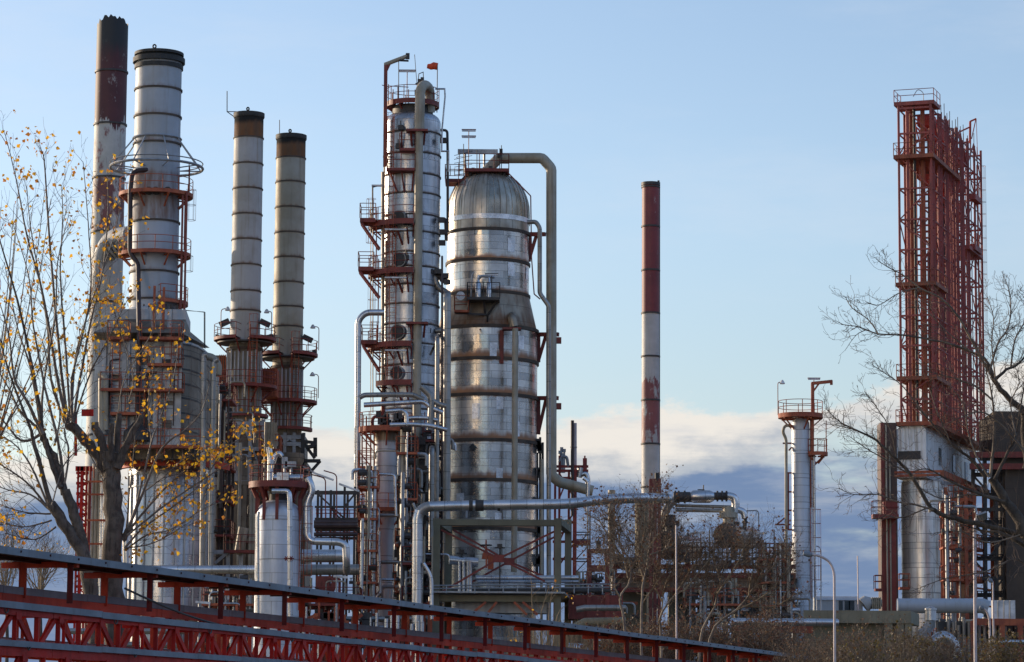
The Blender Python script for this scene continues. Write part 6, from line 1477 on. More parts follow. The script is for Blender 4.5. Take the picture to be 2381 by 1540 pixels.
    for k in range(4): q.box(Pt(2312 + 14 * k, 1418, D + .5), (.36, .5, 1.4))
    q.build('cabinet', mWhite, t)
    q = MB(); rng = random.Random(9)
    for k in range(30): q.box(Pt(rng.uniform(2190, 2390), rng.uniform(1455, 1540), D + 1.5), (rng.uniform(.4, 1.4), .5, rng.uniform(.3, 1.1)))
    q.build('fitting', mDark, t)
low_buildings()
for pts, D_, rp, lb in (([(1697, 1450), (1705, 1446), (1950, 1448)], 196, 9, 'white lagged pipe with a rounded end lying low behind the brown trees'), ([(2326, 1497), (2334, 1493), (2420, 1493)], 180, 5, 'white pipe with a rounded end low at the right edge')):
    ppipe('pipe', lb, 'pipe', D_, pts, rp, mPipeS, 3, seg=14)
q = MB(); 
for x in (1720, 1731): q.rod((Xf(x, 1500, 197), 197, 0), Pt(x, 1452, 197), .12, 8)
q.beam(Pt(1700, 1462, 197.5), Pt(1890, 1464, 197.5), .25, .5); tag(q.build('pipe_support', mRust), 'rusty beam and stub legs under the white lagged pipe', 'support')
ppipe('pipe', 'thick grey pipe lying low left of the brown trees, upper of two', 'pipe', 200, [(1340, 1418), (1360, 1414), (1455, 1414)], 7, mPipeG, 2, seg=12)
ppipe('pipe', 'thick grey pipe lying low left of the brown trees, lower of two', 'pipe', 201, [(1330, 1462), (1360, 1446), (1455, 1444)], 9, mConcT, 2, seg=12)
q = MB(); q.prism([(Xf(1322, 1400, 214), 214), (Xf(1448, 1400, 214), 214), (Xf(1448, 1400, 214), 217), (Xf(1322, 1400, 214), 217)], Zf(1380, 1440, 214), Zf(1380, 1384, 214)); tag(q.build('tank', mRed), 'dull red steel tank wall behind the low grey pipes', 'tank')
q = MB(); q.rod(Pt(1320, 1505, 190), Pt(1358, 1508, 190), .28, 14); q.rod(Pt(1358, 1508, 190), Pt(1364, 1514, 190), .2, 10); tag(q.build('drum', mPipeS), 'small bright silver drum peeping over the red pipe bridge', 'drum')
# low clutter behind the bridge so that the plant goes down to the ground
def low_pipework():
    D = 204; rng = random.Random(33)
    t = thing('pipe_track', 'jumble of low red beams and grey pipes just above the pipe bridge roof', 'pipe frame', (Xf(700, 1500, D), D, 0))
    q = MB()
    for y in (1440, 1468, 1500, 1530): q.rod(Pt(150, y, D + 3), Pt(1000, y, D + 3), rng.uniform(.12, .25), 8)
    q.build('pipe_run', mPipeG, t)
    q = MB()
    for k in range(34):
        x = rng.uniform(480, 1000); q.beam((Xf(x, 1500, D), D + rng.uniform(0, 3), 0), (Xf(x, 1500, D), D + 1.5, Zf(x, rng.uniform(1395, 1470), D)), rng.uniform(.12, .32))
    for k in range(16): x = rng.uniform(480, 980); y = rng.uniform(1440, 1510); q.beam(Pt(x, y, D + 1), Pt(x + rng.uniform(20, 60), y + rng.choice((0, 0, 20, -20)), D + 1), .2)
    q.build('post', mRust, t)
    q = MB()
    for k in range(30): x = rng.uniform(480, 1000); q.rod((Xf(x, 1500, D), D + .5, 0), (Xf(x, 1500, D), D + .5, Zf(x, rng.uniform(1410, 1490), D)), rng.uniform(.06, .16), 8)
    q.build('standpipe', mPipeS, t)
    q = MB()
    for k in range(40): q.box(Pt(rng.uniform(480, 1000), rng.uniform(1430, 1540), D + 2), (rng.uniform(.3, 1.1), .5, rng.uniform(.3, .9)))
    q.build('fitting', mDark, t)
    for x, y, lb in ((790, 1342, 'pale flood lamp on a thin mast under the level grey pipe'), (470, 1402, 'pale strip lamp over the bridge roof in front of the radiant section, right of two'), (337, 1410, 'pale tilted strip lamp over the bridge roof, left of two')):
        D2 = 192; l = thing('yard_lamp', lb, 'lamp', (Xf(x, 1500, D2), D2, 0)); q = MB(); q.rod((Xf(x - 7, 1500, D2), D2, 0), Pt(x - 7, y, D2), .06, 6); q.build('mast', mGrey, l); q = MB(); a = Pt(x, y, D2); q.beam(a + Vector((-.4, 0, .05)), a + Vector((.5, 0, -.02 if x > 400 else -.2)), .25, .14); q.build('lamp_head', mWhite, l)
low_pipework()
# ------------------------------------------------------------------ street lamps
def lamps():
    D = 104; s = PX(D)
    def post(label, D, pts, rp, head=None, panel=False):
        p0 = pts[0]; t = thing('street_lamp', label, 'street lamp', (Xf(p0[0], p0[1], D), D, 0))
        q = MB(); P = [Vector((Xf(p0[0], p0[1], D), D, 0))] + [Pt(a, b, D) for a, b in pts]; q.tube(P, rp * PX(D), 10, bend=.9, nb=8, r2=None); q.build('pole', mPole, t)
        if head:
            q = MB(); a, b = Pt(*head[0], D), Pt(*head[1], D); q.tube([a, a * .6 + b * .4, b], .07, 10, r2=[.04, .10, .07]); q.build('lamp_head', mGalv, t)
        if panel:
            q = MB(); a = Pt(*panel, D); q.box(a, (.34, .5, .06), ax=(Vector((.94, 0, .3)), Vector((.1, .9, -.35)).normalized(), Vector((-.3, .3, .9)).normalized())); q.build('lamp_head', mGrey, t)
    post('white curved street lamp standing before the slim silver column', 100, [(1941, 1540), (1940, 1330), (1930, 1306), (1905, 1292), (1885, 1290)], 3.0, ((1890, 1291), (1868, 1287)))
    post('tall straight pinkish lamp post with a flat tilted panel head', 96, [(2268, 1540), (2266, 1222), (2270, 1206)], 3.8, None, (2281, 1202))
    post('curved lamp post just right of the tall straight one', 118, [(2303, 1540), (2301, 1440), (2294, 1420), (2284, 1414)], 2.6, ((2288, 1416), (2278, 1412)))
    post('thin lamp post with a small square head at right, beyond the curved one', 130, [(2311, 1540), (2309, 1362), (2308, 1352)], 2.0, ((2308, 1354), (2297, 1346)))
    q = MB(); D = 142; q.rod((Xf(1574, 1540, D), D, 0), Pt(1572, 1222, D), .036, 8); tag(q.build('pole', mPole), 'thin pale banded pole standing among the bare brown trees', 'pole')
lamps()
# ------------------------------------------------------------------ red covered pipe bridge in the foreground
BX, BY, BS = -11.67, 70.0, .308
bn = sqrt(1 + BS * BS); BD = Vector((BS / bn, 1 / bn, 0)); BN = Vector((1 / bn, -BS / bn, 0))     # along, and toward the camera
B0 = Vector((BX, BY, 0)) - BD * 6.5
def Bp(l, n, z): v = B0 + BD * l + BN * n; return Vector((v.x, v.y, z + (.0026 * (l - 6.5) if z > 1.5 else 0)))
mPurlin = plain('shaded maroon purlin paint', (.055, .008, .007), .6, spec=.2)  # red darkened so the colour carries the shade under the roof
mPost = plain('deep red post paint', (.17, .006, .006), .55, spec=.2)
def bridge():
    LEN = 150.0
    t = thing('pipe_bridge', 'long red truss bridge roofed with a grey galvanised strip, crossing the foreground', 'pipe bridge', Bp(40, -.6, 0))
    zr = 6.16; rng = random.Random(2)
    def strip(name, n0, n1, z0, z1, mat, seglen=6.0, par=t, zslope=0.0, lap=.012):
        q = MB(); l = 0; k = 0
        while l < LEN:
            a, b = l, min(l + seglen - .02, LEN); dz = rng.uniform(-.012, .012)
            pl = [(a, n0), (b, n0), (b, n1), (a, n1)]
            zz = lambda l_: zslope * l_
            q.v += [Bp(x, y, z0 + zz(x) + dz) for x, y in pl] + [Bp(x, y, z1 + zz(x) + dz) for x, y in pl]; c = len(q.v) - 8
            for f in ((0, 3, 2, 1), (4, 5, 6, 7), (0, 1, 5, 4), (1, 2, 6, 5), (2, 3, 7, 6), (3, 0, 4, 7)): q.face([c + i for i in f], [(a if i % 4 in (0, 3) else b, (z0 if i < 4 else z1)) for i in f])
            l += seglen; k += 1
        return q.build(name, mat, par)
    strip('roof', -1.95, .18, zr - .035, zr, mGalv); strip('roof_edge', .18, .22, zr - .16, zr + .012, mGalv)
    q = MB(); l = 1.0
    while l < LEN: q.box(Bp(l, .225, zr - .06), (.05, .02, .05)); q.beam(Bp(l + .8, -1.9, zr - .075), Bp(l + .8, .15, zr - .075), .05, .07); l += 1.55
    q.beam(Bp(0, -.9, zr - .1), Bp(LEN, -.9, zr - .1), .12, .1); q.beam(Bp(0, .05, zr - .1), Bp(LEN, .05, zr - .1), .08, .12); q.build('purlin', mPurlin, t)
    near, far = MB(), MB(); l = 6.5 + 3.8 - 4.7 * 2; i = 0
    while l < LEN:
        near.channel(Bp(l, .02, 5.05), Bp(l, .02, zr - .12), .13, .13, .02)
        far.beam(Bp(l + .25, -1.35, 5.2), Bp(l + .25, -1.35, zr - .12), .17, .17)
        far.beam(Bp(l + .25, -1.9, zr - .17), Bp(l + .25, .1, zr - .17), .14, .14)
        l += 4.7
    near.build('near_post', mPost, t); far.build('far_post', mOrange, t)
    # trays and handrail strips
    strip('tray', -1.5, -1.28, 5.27, 5.45, mGalv, 4.7); strip('upper_chord', -1.46, -1.30, 5.06, 5.265, mOrange, 9.4)
    strip('rail_strip', .06, .12, 4.82, 4.975, mGalv, 6, zslope=-.004); strip('rail_strip', .06, .12, 3.95, 4.09, mGalv, 6, zslope=-.001)
    strip('upper_chord', -.1, .04, 4.66, 4.84, mBridge, 9.4); strip('lower_chord', -.1, .04, 3.72, 3.93, mBridge, 9.4); strip('lower_chord', -1.46, -1.30, 3.75, 3.95, mOrange, 9.4)
    strip('rail_strip', .06, .12, 2.95, 3.08, mGalv, 6)
    q = MB(); l = .7; 
    while l < LEN: q.tube([Bp(l + .09 * cos(k * pi / 6), .15, 4.79 - .004 * l - .09 * sin(k * pi / 6)) for k in range(7)], .02, 4); q.tube([Bp(l + 1.2 + .07 * cos(k * pi / 6), .15, 3.94 - .07 * sin(k * pi / 6)) for k in range(7)], .02, 4); l += 6
    q.build('clip', mDark, t)
    # trusses: bright near web, second web behind
    for nm, n, off, m, z0, z1 in (('near_web', -.03, 0, mBridge, 3.93, 4.68), ('far_web', -1.38, .55, mOrange, 3.95, 5.08), ('lower_web', -.03, .4, mBridge, 2.4, 3.72)):
        q = MB(); l = -4 + off; k = 0; p = 1.15
        while l < LEN:
            q.beam(Bp(l, n, z0), Bp(l, n, z1), .10, .16 if k % 2 else .11)
            q.beam(Bp(l + .1, n - .02, z0 if k % 2 else z1), Bp(l + p - .1, n - .02, z1 if k % 2 else z0), .07, .13)
            if k % 4 == 0: q.beam(Bp(l + .32, n, z0), Bp(l + .32, n, z1), .07, .10)
            if k % 2 == 0: q.box(Bp(l + .05, n - .075 + .15, z1 - .04), (.26, .02, .16), rz=math.atan2(BD.y, BD.x)); q.box(Bp(l + p, n - .075 + .15, z0 + .04), (.26, .02, .16), rz=math.atan2(BD.y, BD.x))
            l += p; k += 1
        q.build(nm, m, t)
    q = MB(); l = 0
    while l < LEN:
        q.beam(Bp(l, -.05, 4.75), Bp(l, -1.38, 4.75), .08, .12); q.beam(Bp(l, -.05, 3.83), Bp(l, -1.38, 3.83), .08, .12); l += 3.3
    q.build('cross_beam', mBridge, t)
    q = MB()
    for n, z, r in ((-.35, 4.05, .11), (-.7, 4.05, .14), (-1.05, 4.02, .09)): q.tube([Bp(0, n, z), Bp(LEN, n, z)], r, 10)
    q.build('pipe', mPipeG, t)
    strip('bottom_chord', -.1, .04, 2.2, 2.4, mBridge, 9.4); strip('bottom_chord', -1.46, -1.30, 2.2, 2.4, mOrange, 9.4)
    q = MB(); l = 5
    while l < LEN:
        for n in (-.03, -1.38): q.channel(Bp(l, n, 0), Bp(l, n, 2.2), .3, .3, .03)
        q.beam(Bp(l, -.03, .2), Bp(l, -1.38, 2.0), .1); l += 14
    q.build('trestle', mBridge, t)
    # loose black cable drooping along the tray
    q = MB(); q.tube([Bp(13.3 + k * .55, .1 - k * .005, 5.55 - .15 * sin(k / 16 * pi) - k * .048) for k in range(17)], .03, 5); q.build('cable', mDark, t)
bridge()
# ------------------------------------------------------------------ trees
mLeaf = bpy.data.materials.new('yellow autumn leaf'); mLeaf.use_nodes = True
def leafmat(m, a, b, c=None):
    t = m.node_tree; bs = t.nodes['Principled BSDF']; co = newnode(t, 'ShaderNodeTexCoord'); g = newnode(t, 'ShaderNodeNewGeometry')
    col = mixc(t, g.outputs['Random Per Island'], a, b)
    if c: col = mixc(t, smooth(t, mathn(t, 'FRACT', mathn(t, 'MULTIPLY', g.outputs['Random Per Island'], 7.31)), .6, .7), col, c)
    L(t, col, bs.inputs['Base Color']); bs.inputs['Roughness'].default_value = .55
    tr = newnode(t, 'ShaderNodeBsdfTranslucent'); L(t, col, tr.inputs[0]); mx = newnode(t, 'ShaderNodeMixShader'); mx.inputs[0].default_value = .45
    L(t, bs.outputs[0], mx.inputs[1]); L(t, tr.outputs[0], mx.inputs[2]); L(t, mx.outputs[0], t.nodes['Material Output'].inputs[0])
leafmat(mLeaf, (.92, .56, .03), (.88, .42, .02), (.50, .20, .03))
mLeafB = bpy.data.materials.new('brown dry leaf'); mLeafB.use_nodes = True; leafmat(mLeafB, (.13, .060, .034), (.075, .036, .024), (.17, .10, .05))
mLeafG = bpy.data.materials.new('olive shrub leaf'); mLeafG.use_nodes = True; leafmat(mLeafG, (.10, .085, .026), (.13, .09, .028), (.10, .055, .02))
class Tree:
    def __init__(s, seed, D, leaf=.11):
        s.rng = random.Random(seed); s.D = D; s.tr = MB(); s.sh = MB(); s.tw = MB(); s.lf = MB(); s.leaf = leaf; s.px = PX(D)
    def addleaf(s, p, n=1, spread=.12):
        r = s.rng
        for _ in range(n):
            c = p + Vector((r.gauss(0, spread), r.gauss(0, spread), r.gauss(0, spread))); L_ = s.leaf * r.uniform(.6, 1.15)
            a = Vector((r.gauss(0, 1), r.gauss(0, 1), r.gauss(0, 1) - .5)).normalized(); b = a.cross(Vector((r.gauss(0, 1), r.gauss(0, 1), r.gauss(0, 1)))).normalized(); n_ = a.cross(b) * .12 * L_
            i = len(s.lf.v)
            s.lf.v += [c, c + a * L_ * .35 + b * L_ * .42 + n_, c + a * L_, c + a * L_ * .35 - b * L_ * .42 + n_]
            s.lf.face((i, i + 1, i + 2)); s.lf.face((i, i + 2, i + 3))
    def grow(s, p, d, ln, r0, lv, up=.25, leafp=0.0, gnarl=.18, kids=(3, 5), minr=.004):
        r = s.rng; pts = [p]; d = d.normalized(); n = 5 if lv > 0 else 4
        for k in range(n):
            d = (d + Vector((r.gauss(0, gnarl), r.gauss(0, gnarl), r.gauss(0, gnarl) + up * .3))).normalized(); pts.append(pts[-1] + d * ln / n)
        s.tw.tube(pts, r0, 4 if r0 > .02 else 3, cap=False, r2=[max(minr, r0 * (1 - .8 * k / n)) for k in range(n + 1)])
        if leafp and r.random() < leafp: s.addleaf(pts[-1], r.randint(1, 3))
        if lv > 0:
            for k in range(r.randint(*kids)):
                j = r.randint(1, n); q = pts[j] if j < n else pts[n]; dd = (pts[j] - pts[j - 1]).normalized()
                side = dd.cross(Vector((r.gauss(0, 1), r.gauss(0, 1), r.gauss(0, 1)))).normalized()
                s.grow(q, dd * r.uniform(.6, 1) + side * r.uniform(.5, .9), ln * r.uniform(.35, .65), max(minr, r0 * .55), lv - 1, up, leafp, gnarl, kids, minr)
        return pts
    def limb(s, px, r0, r1, twigs=8, tl=(.6, 1.6), lv=1, leafp=0.0, up=.3, trunk=None, jit=.8, start=.15, kids=(2, 4), twr=.012, spread=(.35, .8), gnarl=.18, dofs=None):
        r = s.rng; n = len(px); d0 = r.uniform(-jit, jit) if dofs is None else dofs; d1 = d0 + r.uniform(-jit, jit)
        P = [Pt(a[0], a[1], s.D + d0 + (d1 - d0) * i / max(1, n - 1)) for i, a in enumerate(px)]
        # Catmull-Rom through the points
        Q_ = []
        for i in range(n - 1):
            p0, p1, p2, p3 = P[max(0, i - 1)], P[i], P[i + 1], P[min(n - 1, i + 2)]
            for k in range(4):
                t = k / 4; Q_.append(.5 * ((2 * p1) + (p2 - p0) * t + (2 * p0 - 5 * p1 + 4 * p2 - p3) * t * t + (3 * p1 - p0 - 3 * p2 + p3) * t ** 3))
        Q_.append(P[-1]); m = len(Q_); w = s.px
        R_ = [(r0 + (r1 - r0) * k / (m - 1)) * w for k in range(m)]
        if trunk is None: trunk = r0 > 5.5
        for k in range(1, m - 1): Q_[k] = Q_[k] + Vector((r.gauss(0, 1), r.gauss(0, 1), r.gauss(0, 1))) * R_[k] * .16
        tgt = s.tr if trunk else s.sh
        tgt.tube(Q_, R_[0], 12 if trunk else (6 if r0 > 2 else 4), cap=True, r2=R_)
        for k in range(twigs):
            f = start + (1 - start) * (k + r.random()) / max(1, twigs); j = min(m - 2, int(f * (m - 1))); q = Q_[j].lerp(Q_[j + 1], f * (m - 1) - j)
            dd = (Q_[j + 1] - Q_[j]).normalized(); side = dd.cross(Vector((r.gauss(0, .5), r.choice((-1, 1)) + r.gauss(0, .6), r.gauss(0, .5)))).normalized()
            L_ = r.uniform(*tl) * (1.15 - .6 * f)
            s.grow(q, dd * 1.0 + side * r.uniform(*spread), L_, min(twr, R_[j] * .7), lv, up, leafp, gnarl, kids)
        if leafp: 
            if r.random() < leafp * 2: s.addleaf(Q_[-1], 2)
        return Q_
    def finish(s, name, label, cat, base, barkm, shm, twm, lfm, group=None):
        t = thing(name, label, cat, base, group)
        if s.tr.v: s.tr.build('trunk', barkm, t, ang=60, split=False)
        if s.sh.v: s.sh.build('branches', shm, t, ang=60, split=False)
        if s.tw.v: s.tw.build('twigs', twm, t, ang=80, split=False)
        if s.lf.v: tag(s.lf.build('foliage', lfm, t, smooth_=False, split=False), kind='stuff')
        return t
def left_trees():
    # pollard with the lopped stubs
    D = 106; T = Tree(4, D, .17); base = Vector((Xf(268, 1500, D), D, 0))
    bx = base.x / D * F + CXP
    T.limb([(272, 1700), (267, 1450), (266, 1300), (261, 1180), (259, 1090), (258, 1050)], 25, 19, 0, trunk=True, jit=0)
    for px, a, b in (([(252, 1090), (240, 1050), (221, 982)], 13, 8.5), ([(266, 1075), (270, 1035), (277, 962)], 10, 6), ([(258, 1072), (256, 1030), (260, 985)], 8, 5), ([(272, 1090), (288, 1046), (330, 966)], 11, 6.5), ([(250, 1105), (222, 1058), (190, 1015), (160, 984)], 13, 11)):
        T.limb(px, a, b, 0, trunk=True, jit=.2)
    H = (163, 984)
    for px, a in (([(160, 988), (142, 860), (116, 569), (104, 390), (98, 352)], 4.5), ([(170, 980), (190, 860), (212, 743), (241, 617), (251, 482), (250, 420)], 3.6), ([(168, 982), (168, 880), (193, 776), (212, 665), (205, 520), (193, 376)], 3.4), ([(156, 985), (130, 860), (101, 690), (63, 549), (39, 424), (12, 312)], 4.2), ([(166, 978), (176, 830), (214, 700), (262, 560), (281, 470)], 3.2), ([(150, 985), (118, 880), (110, 760), (90, 640), (70, 520), (62, 430)], 3.2), ([(164, 980), (150, 780), (140, 640), (146, 500), (142, 430)], 3), ([(172, 985), (205, 880), (250, 790), (300, 690)], 2.4)):
        T.limb(px, a, .7, 20, (.7, 1.9), 1, .48, .35)
    # second leaning pollard stems, same root
    for px, a, b in (([(225, 1700), (216, 1400), (200, 1310), (160, 1235), (118, 1172)], 17, 12), ([(222, 1480), (196, 1290), (172, 1200), (152, 1140)], 15, 10.5), ([(150, 1150), (130, 1075), (108, 1037), (96, 1005)], 9, 7)):
        T.limb(px, a, b, 0, trunk=True, jit=.3, dofs=-1.2)
    for px, a in (([(142, 1135), (118, 1070), (100, 1000), (78, 868), (40, 700), (0, 560), (-20, 480)], 6), ([(118, 1172), (81, 1037), (68, 989), (20, 860), (-14, 730)], 6), ([(108, 1037), (88, 996), (51, 962), (18, 900), (-10, 850)], 4.5), ([(150, 1140), (136, 1030), (104, 900), (78, 760), (66, 640), (30, 520)], 4), ([(100, 1010), (60, 930), (34, 880), (20, 780), (-5, 690)], 4.5), ([(96, 1010), (50, 1025), (0, 970), (-25, 950)], 4.2), ([(112, 1180), (60, 1120), (0, 1080), (-20, 1070)], 3.2), ([(115, 1185), (70, 1150), (20, 1140), (-20, 1125)], 3), ([(118, 1195), (50, 1190), (-20, 1165)], 2.6), ([(120, 1210), (60, 1225), (0, 1215)], 2.4), ([(130, 1225), (80, 1255), (10, 1240)], 2.2), ([(112, 1175), (70, 1080), (30, 1030), (-10, 1010)], 3), ([(98, 1008), (100, 900), (128, 740), (134, 610), (160, 500)], 3.2), ([(150, 1125), (160, 1050), (150, 1000), (170, 930), (205, 860)], 2.6), ([(96, 1004), (72, 860), (40, 760), (10, 610)], 3.4), ([(128, 1030), (140, 960), (120, 880), (100, 800)], 2.4), ([(120, 1175), (150, 1080), (190, 1040)], 1.8)):
        T.limb(px, a, .7, 16, (.6, 1.7), 1, .24, .3, dofs=-1.0 + T.rng.uniform(-1, 1))
    # sprouts from the trunk's right side
    T.limb([(284, 1255), (296, 1236), (308, 1225)], 8, 5, 0, trunk=True, jit=.1)
    for px, a, lp in (([(294, 1240), (318, 1170), (352, 1030), (372, 976), (405, 872), (414, 800)], 3.2, .18), ([(296, 1235), (343, 1120), (378, 1040), (430, 1000), (470, 955), (490, 880)], 3.6, .12), ([(296, 1240), (360, 1160), (430, 1095), (505, 1050), (580, 1010)], 3.2, .5), ([(296, 1245), (370, 1185), (450, 1130), (540, 1075), (606, 1060)], 3.0, .6), ([(290, 1275), (330, 1230), (400, 1180), (470, 1120), (560, 985)], 3.2, .5), ([(292, 1280), (340, 1245), (400, 1230), (480, 1180), (530, 1165)], 2.6, .45), ([(293, 1238), (300, 1160), (310, 1060), (318, 960)], 2.2, .22), ([(290, 1275), (360, 1262), (440, 1215)], 2.0, .5), ([(340, 1140), (380, 1110), (440, 1060), (520, 1040)], 2, .5), ([(352, 1030), (345, 930), (358, 850)], 1.8, .3), ([(300, 930), (310, 880), (290, 800), (270, 740), (262, 690)], 1.8, .5), ([(275, 960), (290, 880), (350, 780), (360, 720)], 1.6, .25)):
        T.limb(px, a, .6, 13, (.5, 1.4), 1, lp * 1.8, .2, jit=.5, spread=(.3, .6))
    for px in ([(268, 1230), (240, 1120), (200, 1040), (190, 1000)], [(250, 1255), (262, 1242), (277, 1205)]): T.limb(px, 1.8, 1, 2, (.5, 1), 1, .1)
    T.addleaf(Pt(305, 1282, D - .4), 12, .2); T.addleaf(Pt(318, 1288, D - .4), 8, .15)
    T.finish('pollard_tree', 'pollarded bare tree with lopped stubs and scattered yellow leaves, left foreground', 'tree', base, mBark, mShoot, mTwig, mLeaf)
    # more shoots of a neighbour that stands outside the frame
    T = Tree(9, 112, .16); r = T.rng
    T.limb([(-60, 1720), (-58, 1350), (-50, 1150)], 16, 12, 0, trunk=True, jit=.1)
    for k in range(14):
        x0 = -50 + r.uniform(-6, 6); x1 = r.uniform(-60, 150); y1 = r.uniform(420, 760)
        T.limb([(x0, 1150), (x0 + (x1 - x0) * .3, 1010), (x0 + (x1 - x0) * .75, (1000 + y1) / 2), (x1, y1)], 2.8, .6, 9, (.5, 1.4), 1, .12, .4)
    T.finish('pollard_tree', 'bare shoots reaching in from a pollard at the left edge', 'tree', Vector((Xf(-60, 1700, 112), 112, 0)), mBark, mShoot, mTwig, mLeaf)
    for k, (x, D, y, sd, lb) in enumerate(((14, 150, 1195, 2, 'pale fine twigged bare tree low at the left edge behind the pollard'), (92, 158, 1245, 3, 'smaller fine twigged bare tree low at left between the edge and the trunk'))):
        T = Tree(sd, D, .1); T.limb([(x, 1740), (x + 3, 1480), (x, 1380)], 5, 3, 0, jit=.1, trunk=True)
        for j in range(16):
            a = T.rng.uniform(-1, 1); T.limb([(x, 1420 - T.rng.uniform(0, 60)), (x + a * 40, 1330), (x + a * 66, y + T.rng.uniform(0, 60) + abs(a) * 40)], 1.6, .5, 8, (.8, 2.0), 2, .03, .3, kids=(2, 4))
        T.finish('bare_tree', lb, 'tree', Vector((Xf(x, 1700, D), D, 0)), mBark, mTwigT, mTwigT, mLeaf)
mShoot = weathered('smooth shoot bark', (.20, .165, .135), (.095, .075, .060), .7, 0, 1.5, .2, bump=0)
left_trees()
def brown_trees():
    D = 152
    spec = [(1, [[(1460, 1740), (1454, 1474), (1442, 1393), (1463, 1356), (1465, 1310), (1440, 1265), (1415, 1215)], [(1444, 1395), (1425, 1360), (1408, 1330), (1400, 1300)], [(1463, 1330), (1490, 1275), (1500, 1215), (1490, 1165)], [(1465, 1310), (1420, 1290), (1395, 1275)], [(1460, 1345), (1440, 1250), (1420, 1180)], [(1450, 1300), (1408, 1235), (1390, 1200)]], 'bare brown tree with an elbowed trunk, leftmost of the row before the exchanger deck'),
            (2, [[(1494, 1740), (1491, 1479), (1494, 1370), (1505, 1313), (1514, 1235), (1520, 1165)], [(1494, 1402), (1530, 1350), (1563, 1304), (1580, 1260)], [(1497, 1350), (1480, 1280), (1492, 1200)], [(1510, 1270), (1545, 1220), (1555, 1150)], [(1512, 1290), (1560, 1270), (1590, 1230)], [(1508, 1300), (1450, 1240), (1432, 1190)]], 'bare brown tree with the palest straight trunk, second from the left before the exchanger deck'),
            (3, [[(1540, 1740), (1537, 1482), (1535, 1436), (1569, 1385), (1620, 1360), (1650, 1341)], [(1536, 1440), (1550, 1350), (1590, 1300), (1600, 1265)], [(1569, 1385), (1610, 1320), (1640, 1290)], [(1540, 1400), (1520, 1340), (1560, 1250)], [(1590, 1375), (1650, 1300), (1660, 1280)]], 'low spreading bare brown tree leaning right, third from the left before the exchanger deck'),
            (4, [[(1625, 1740), (1627, 1497), (1661, 1413), (1670, 1370), (1690, 1300), (1705, 1262)], [(1661, 1413), (1640, 1340), (1650, 1290)], [(1668, 1380), (1720, 1300), (1730, 1262)], [(1675, 1350), (1660, 1290), (1672, 1240)], [(1690, 1300), (1730, 1280), (1750, 1250)]], 'bare brown tree with an upright fork, fourth from the left before the exchanger deck'),
            (5, [[(1648, 1740), (1650, 1488), (1713, 1419), (1741, 1385), (1765, 1344), (1790, 1290)], [(1713, 1419), (1770, 1390), (1820, 1340), (1840, 1290)], [(1741, 1385), (1750, 1330), (1770, 1280)], [(1725, 1410), (1800, 1410), (1850, 1380)], [(1760, 1350), (1815, 1300), (1825, 1255)], [(1680, 1450), (1720, 1470), (1790, 1450)]], 'bare brown tree sweeping right toward the slim silver column, rightmost of the row')]
    for sd, limbs, lb in spec:
        T = Tree(40 + sd, D + sd * 1.3, .15)
        for i, px in enumerate(limbs):
            T.limb(px, 3.4 if i == 0 else 2.0, 1.0 if i == 0 else .6, 40 if i == 0 else 30, (.9, 2.4), 2, .09, .25, trunk=(i == 0), jit=1.4, start=.45 if i == 0 else .1, kids=(2, 4), twr=.018, spread=(.5, 1.1), gnarl=.28, dofs=0 if i == 0 else None)
        p = Pt(limbs[0][0][0], 1740, D + sd * 1.3)
        T.finish('bare_tree', lb, 'tree', Vector((p.x, p.y, 0)), mSilverBark, mTwigT, mTwig2, mLeafB)
mTwig2 = plain('reddish brown twig', (.19, .135, .09), .8, bump=0)
brown_trees()
mBarkD = weathered('dark furrowed bark', (.11, .088, .068), (.052, .041, .033), .9, 0, 3.0, .7, dirt_shade=(.02, .017, .014), bump=.8, ss=14)  # streak colour carries furrow shade here too
mShootT = weathered('tan brown branch bark', (.22, .165, .115), (.075, .056, .044), .75, 0, 2.2, .3, bump=0)
mTwigM = plain('warm brown twig', (.155, .105, .075), .8, bump=0)
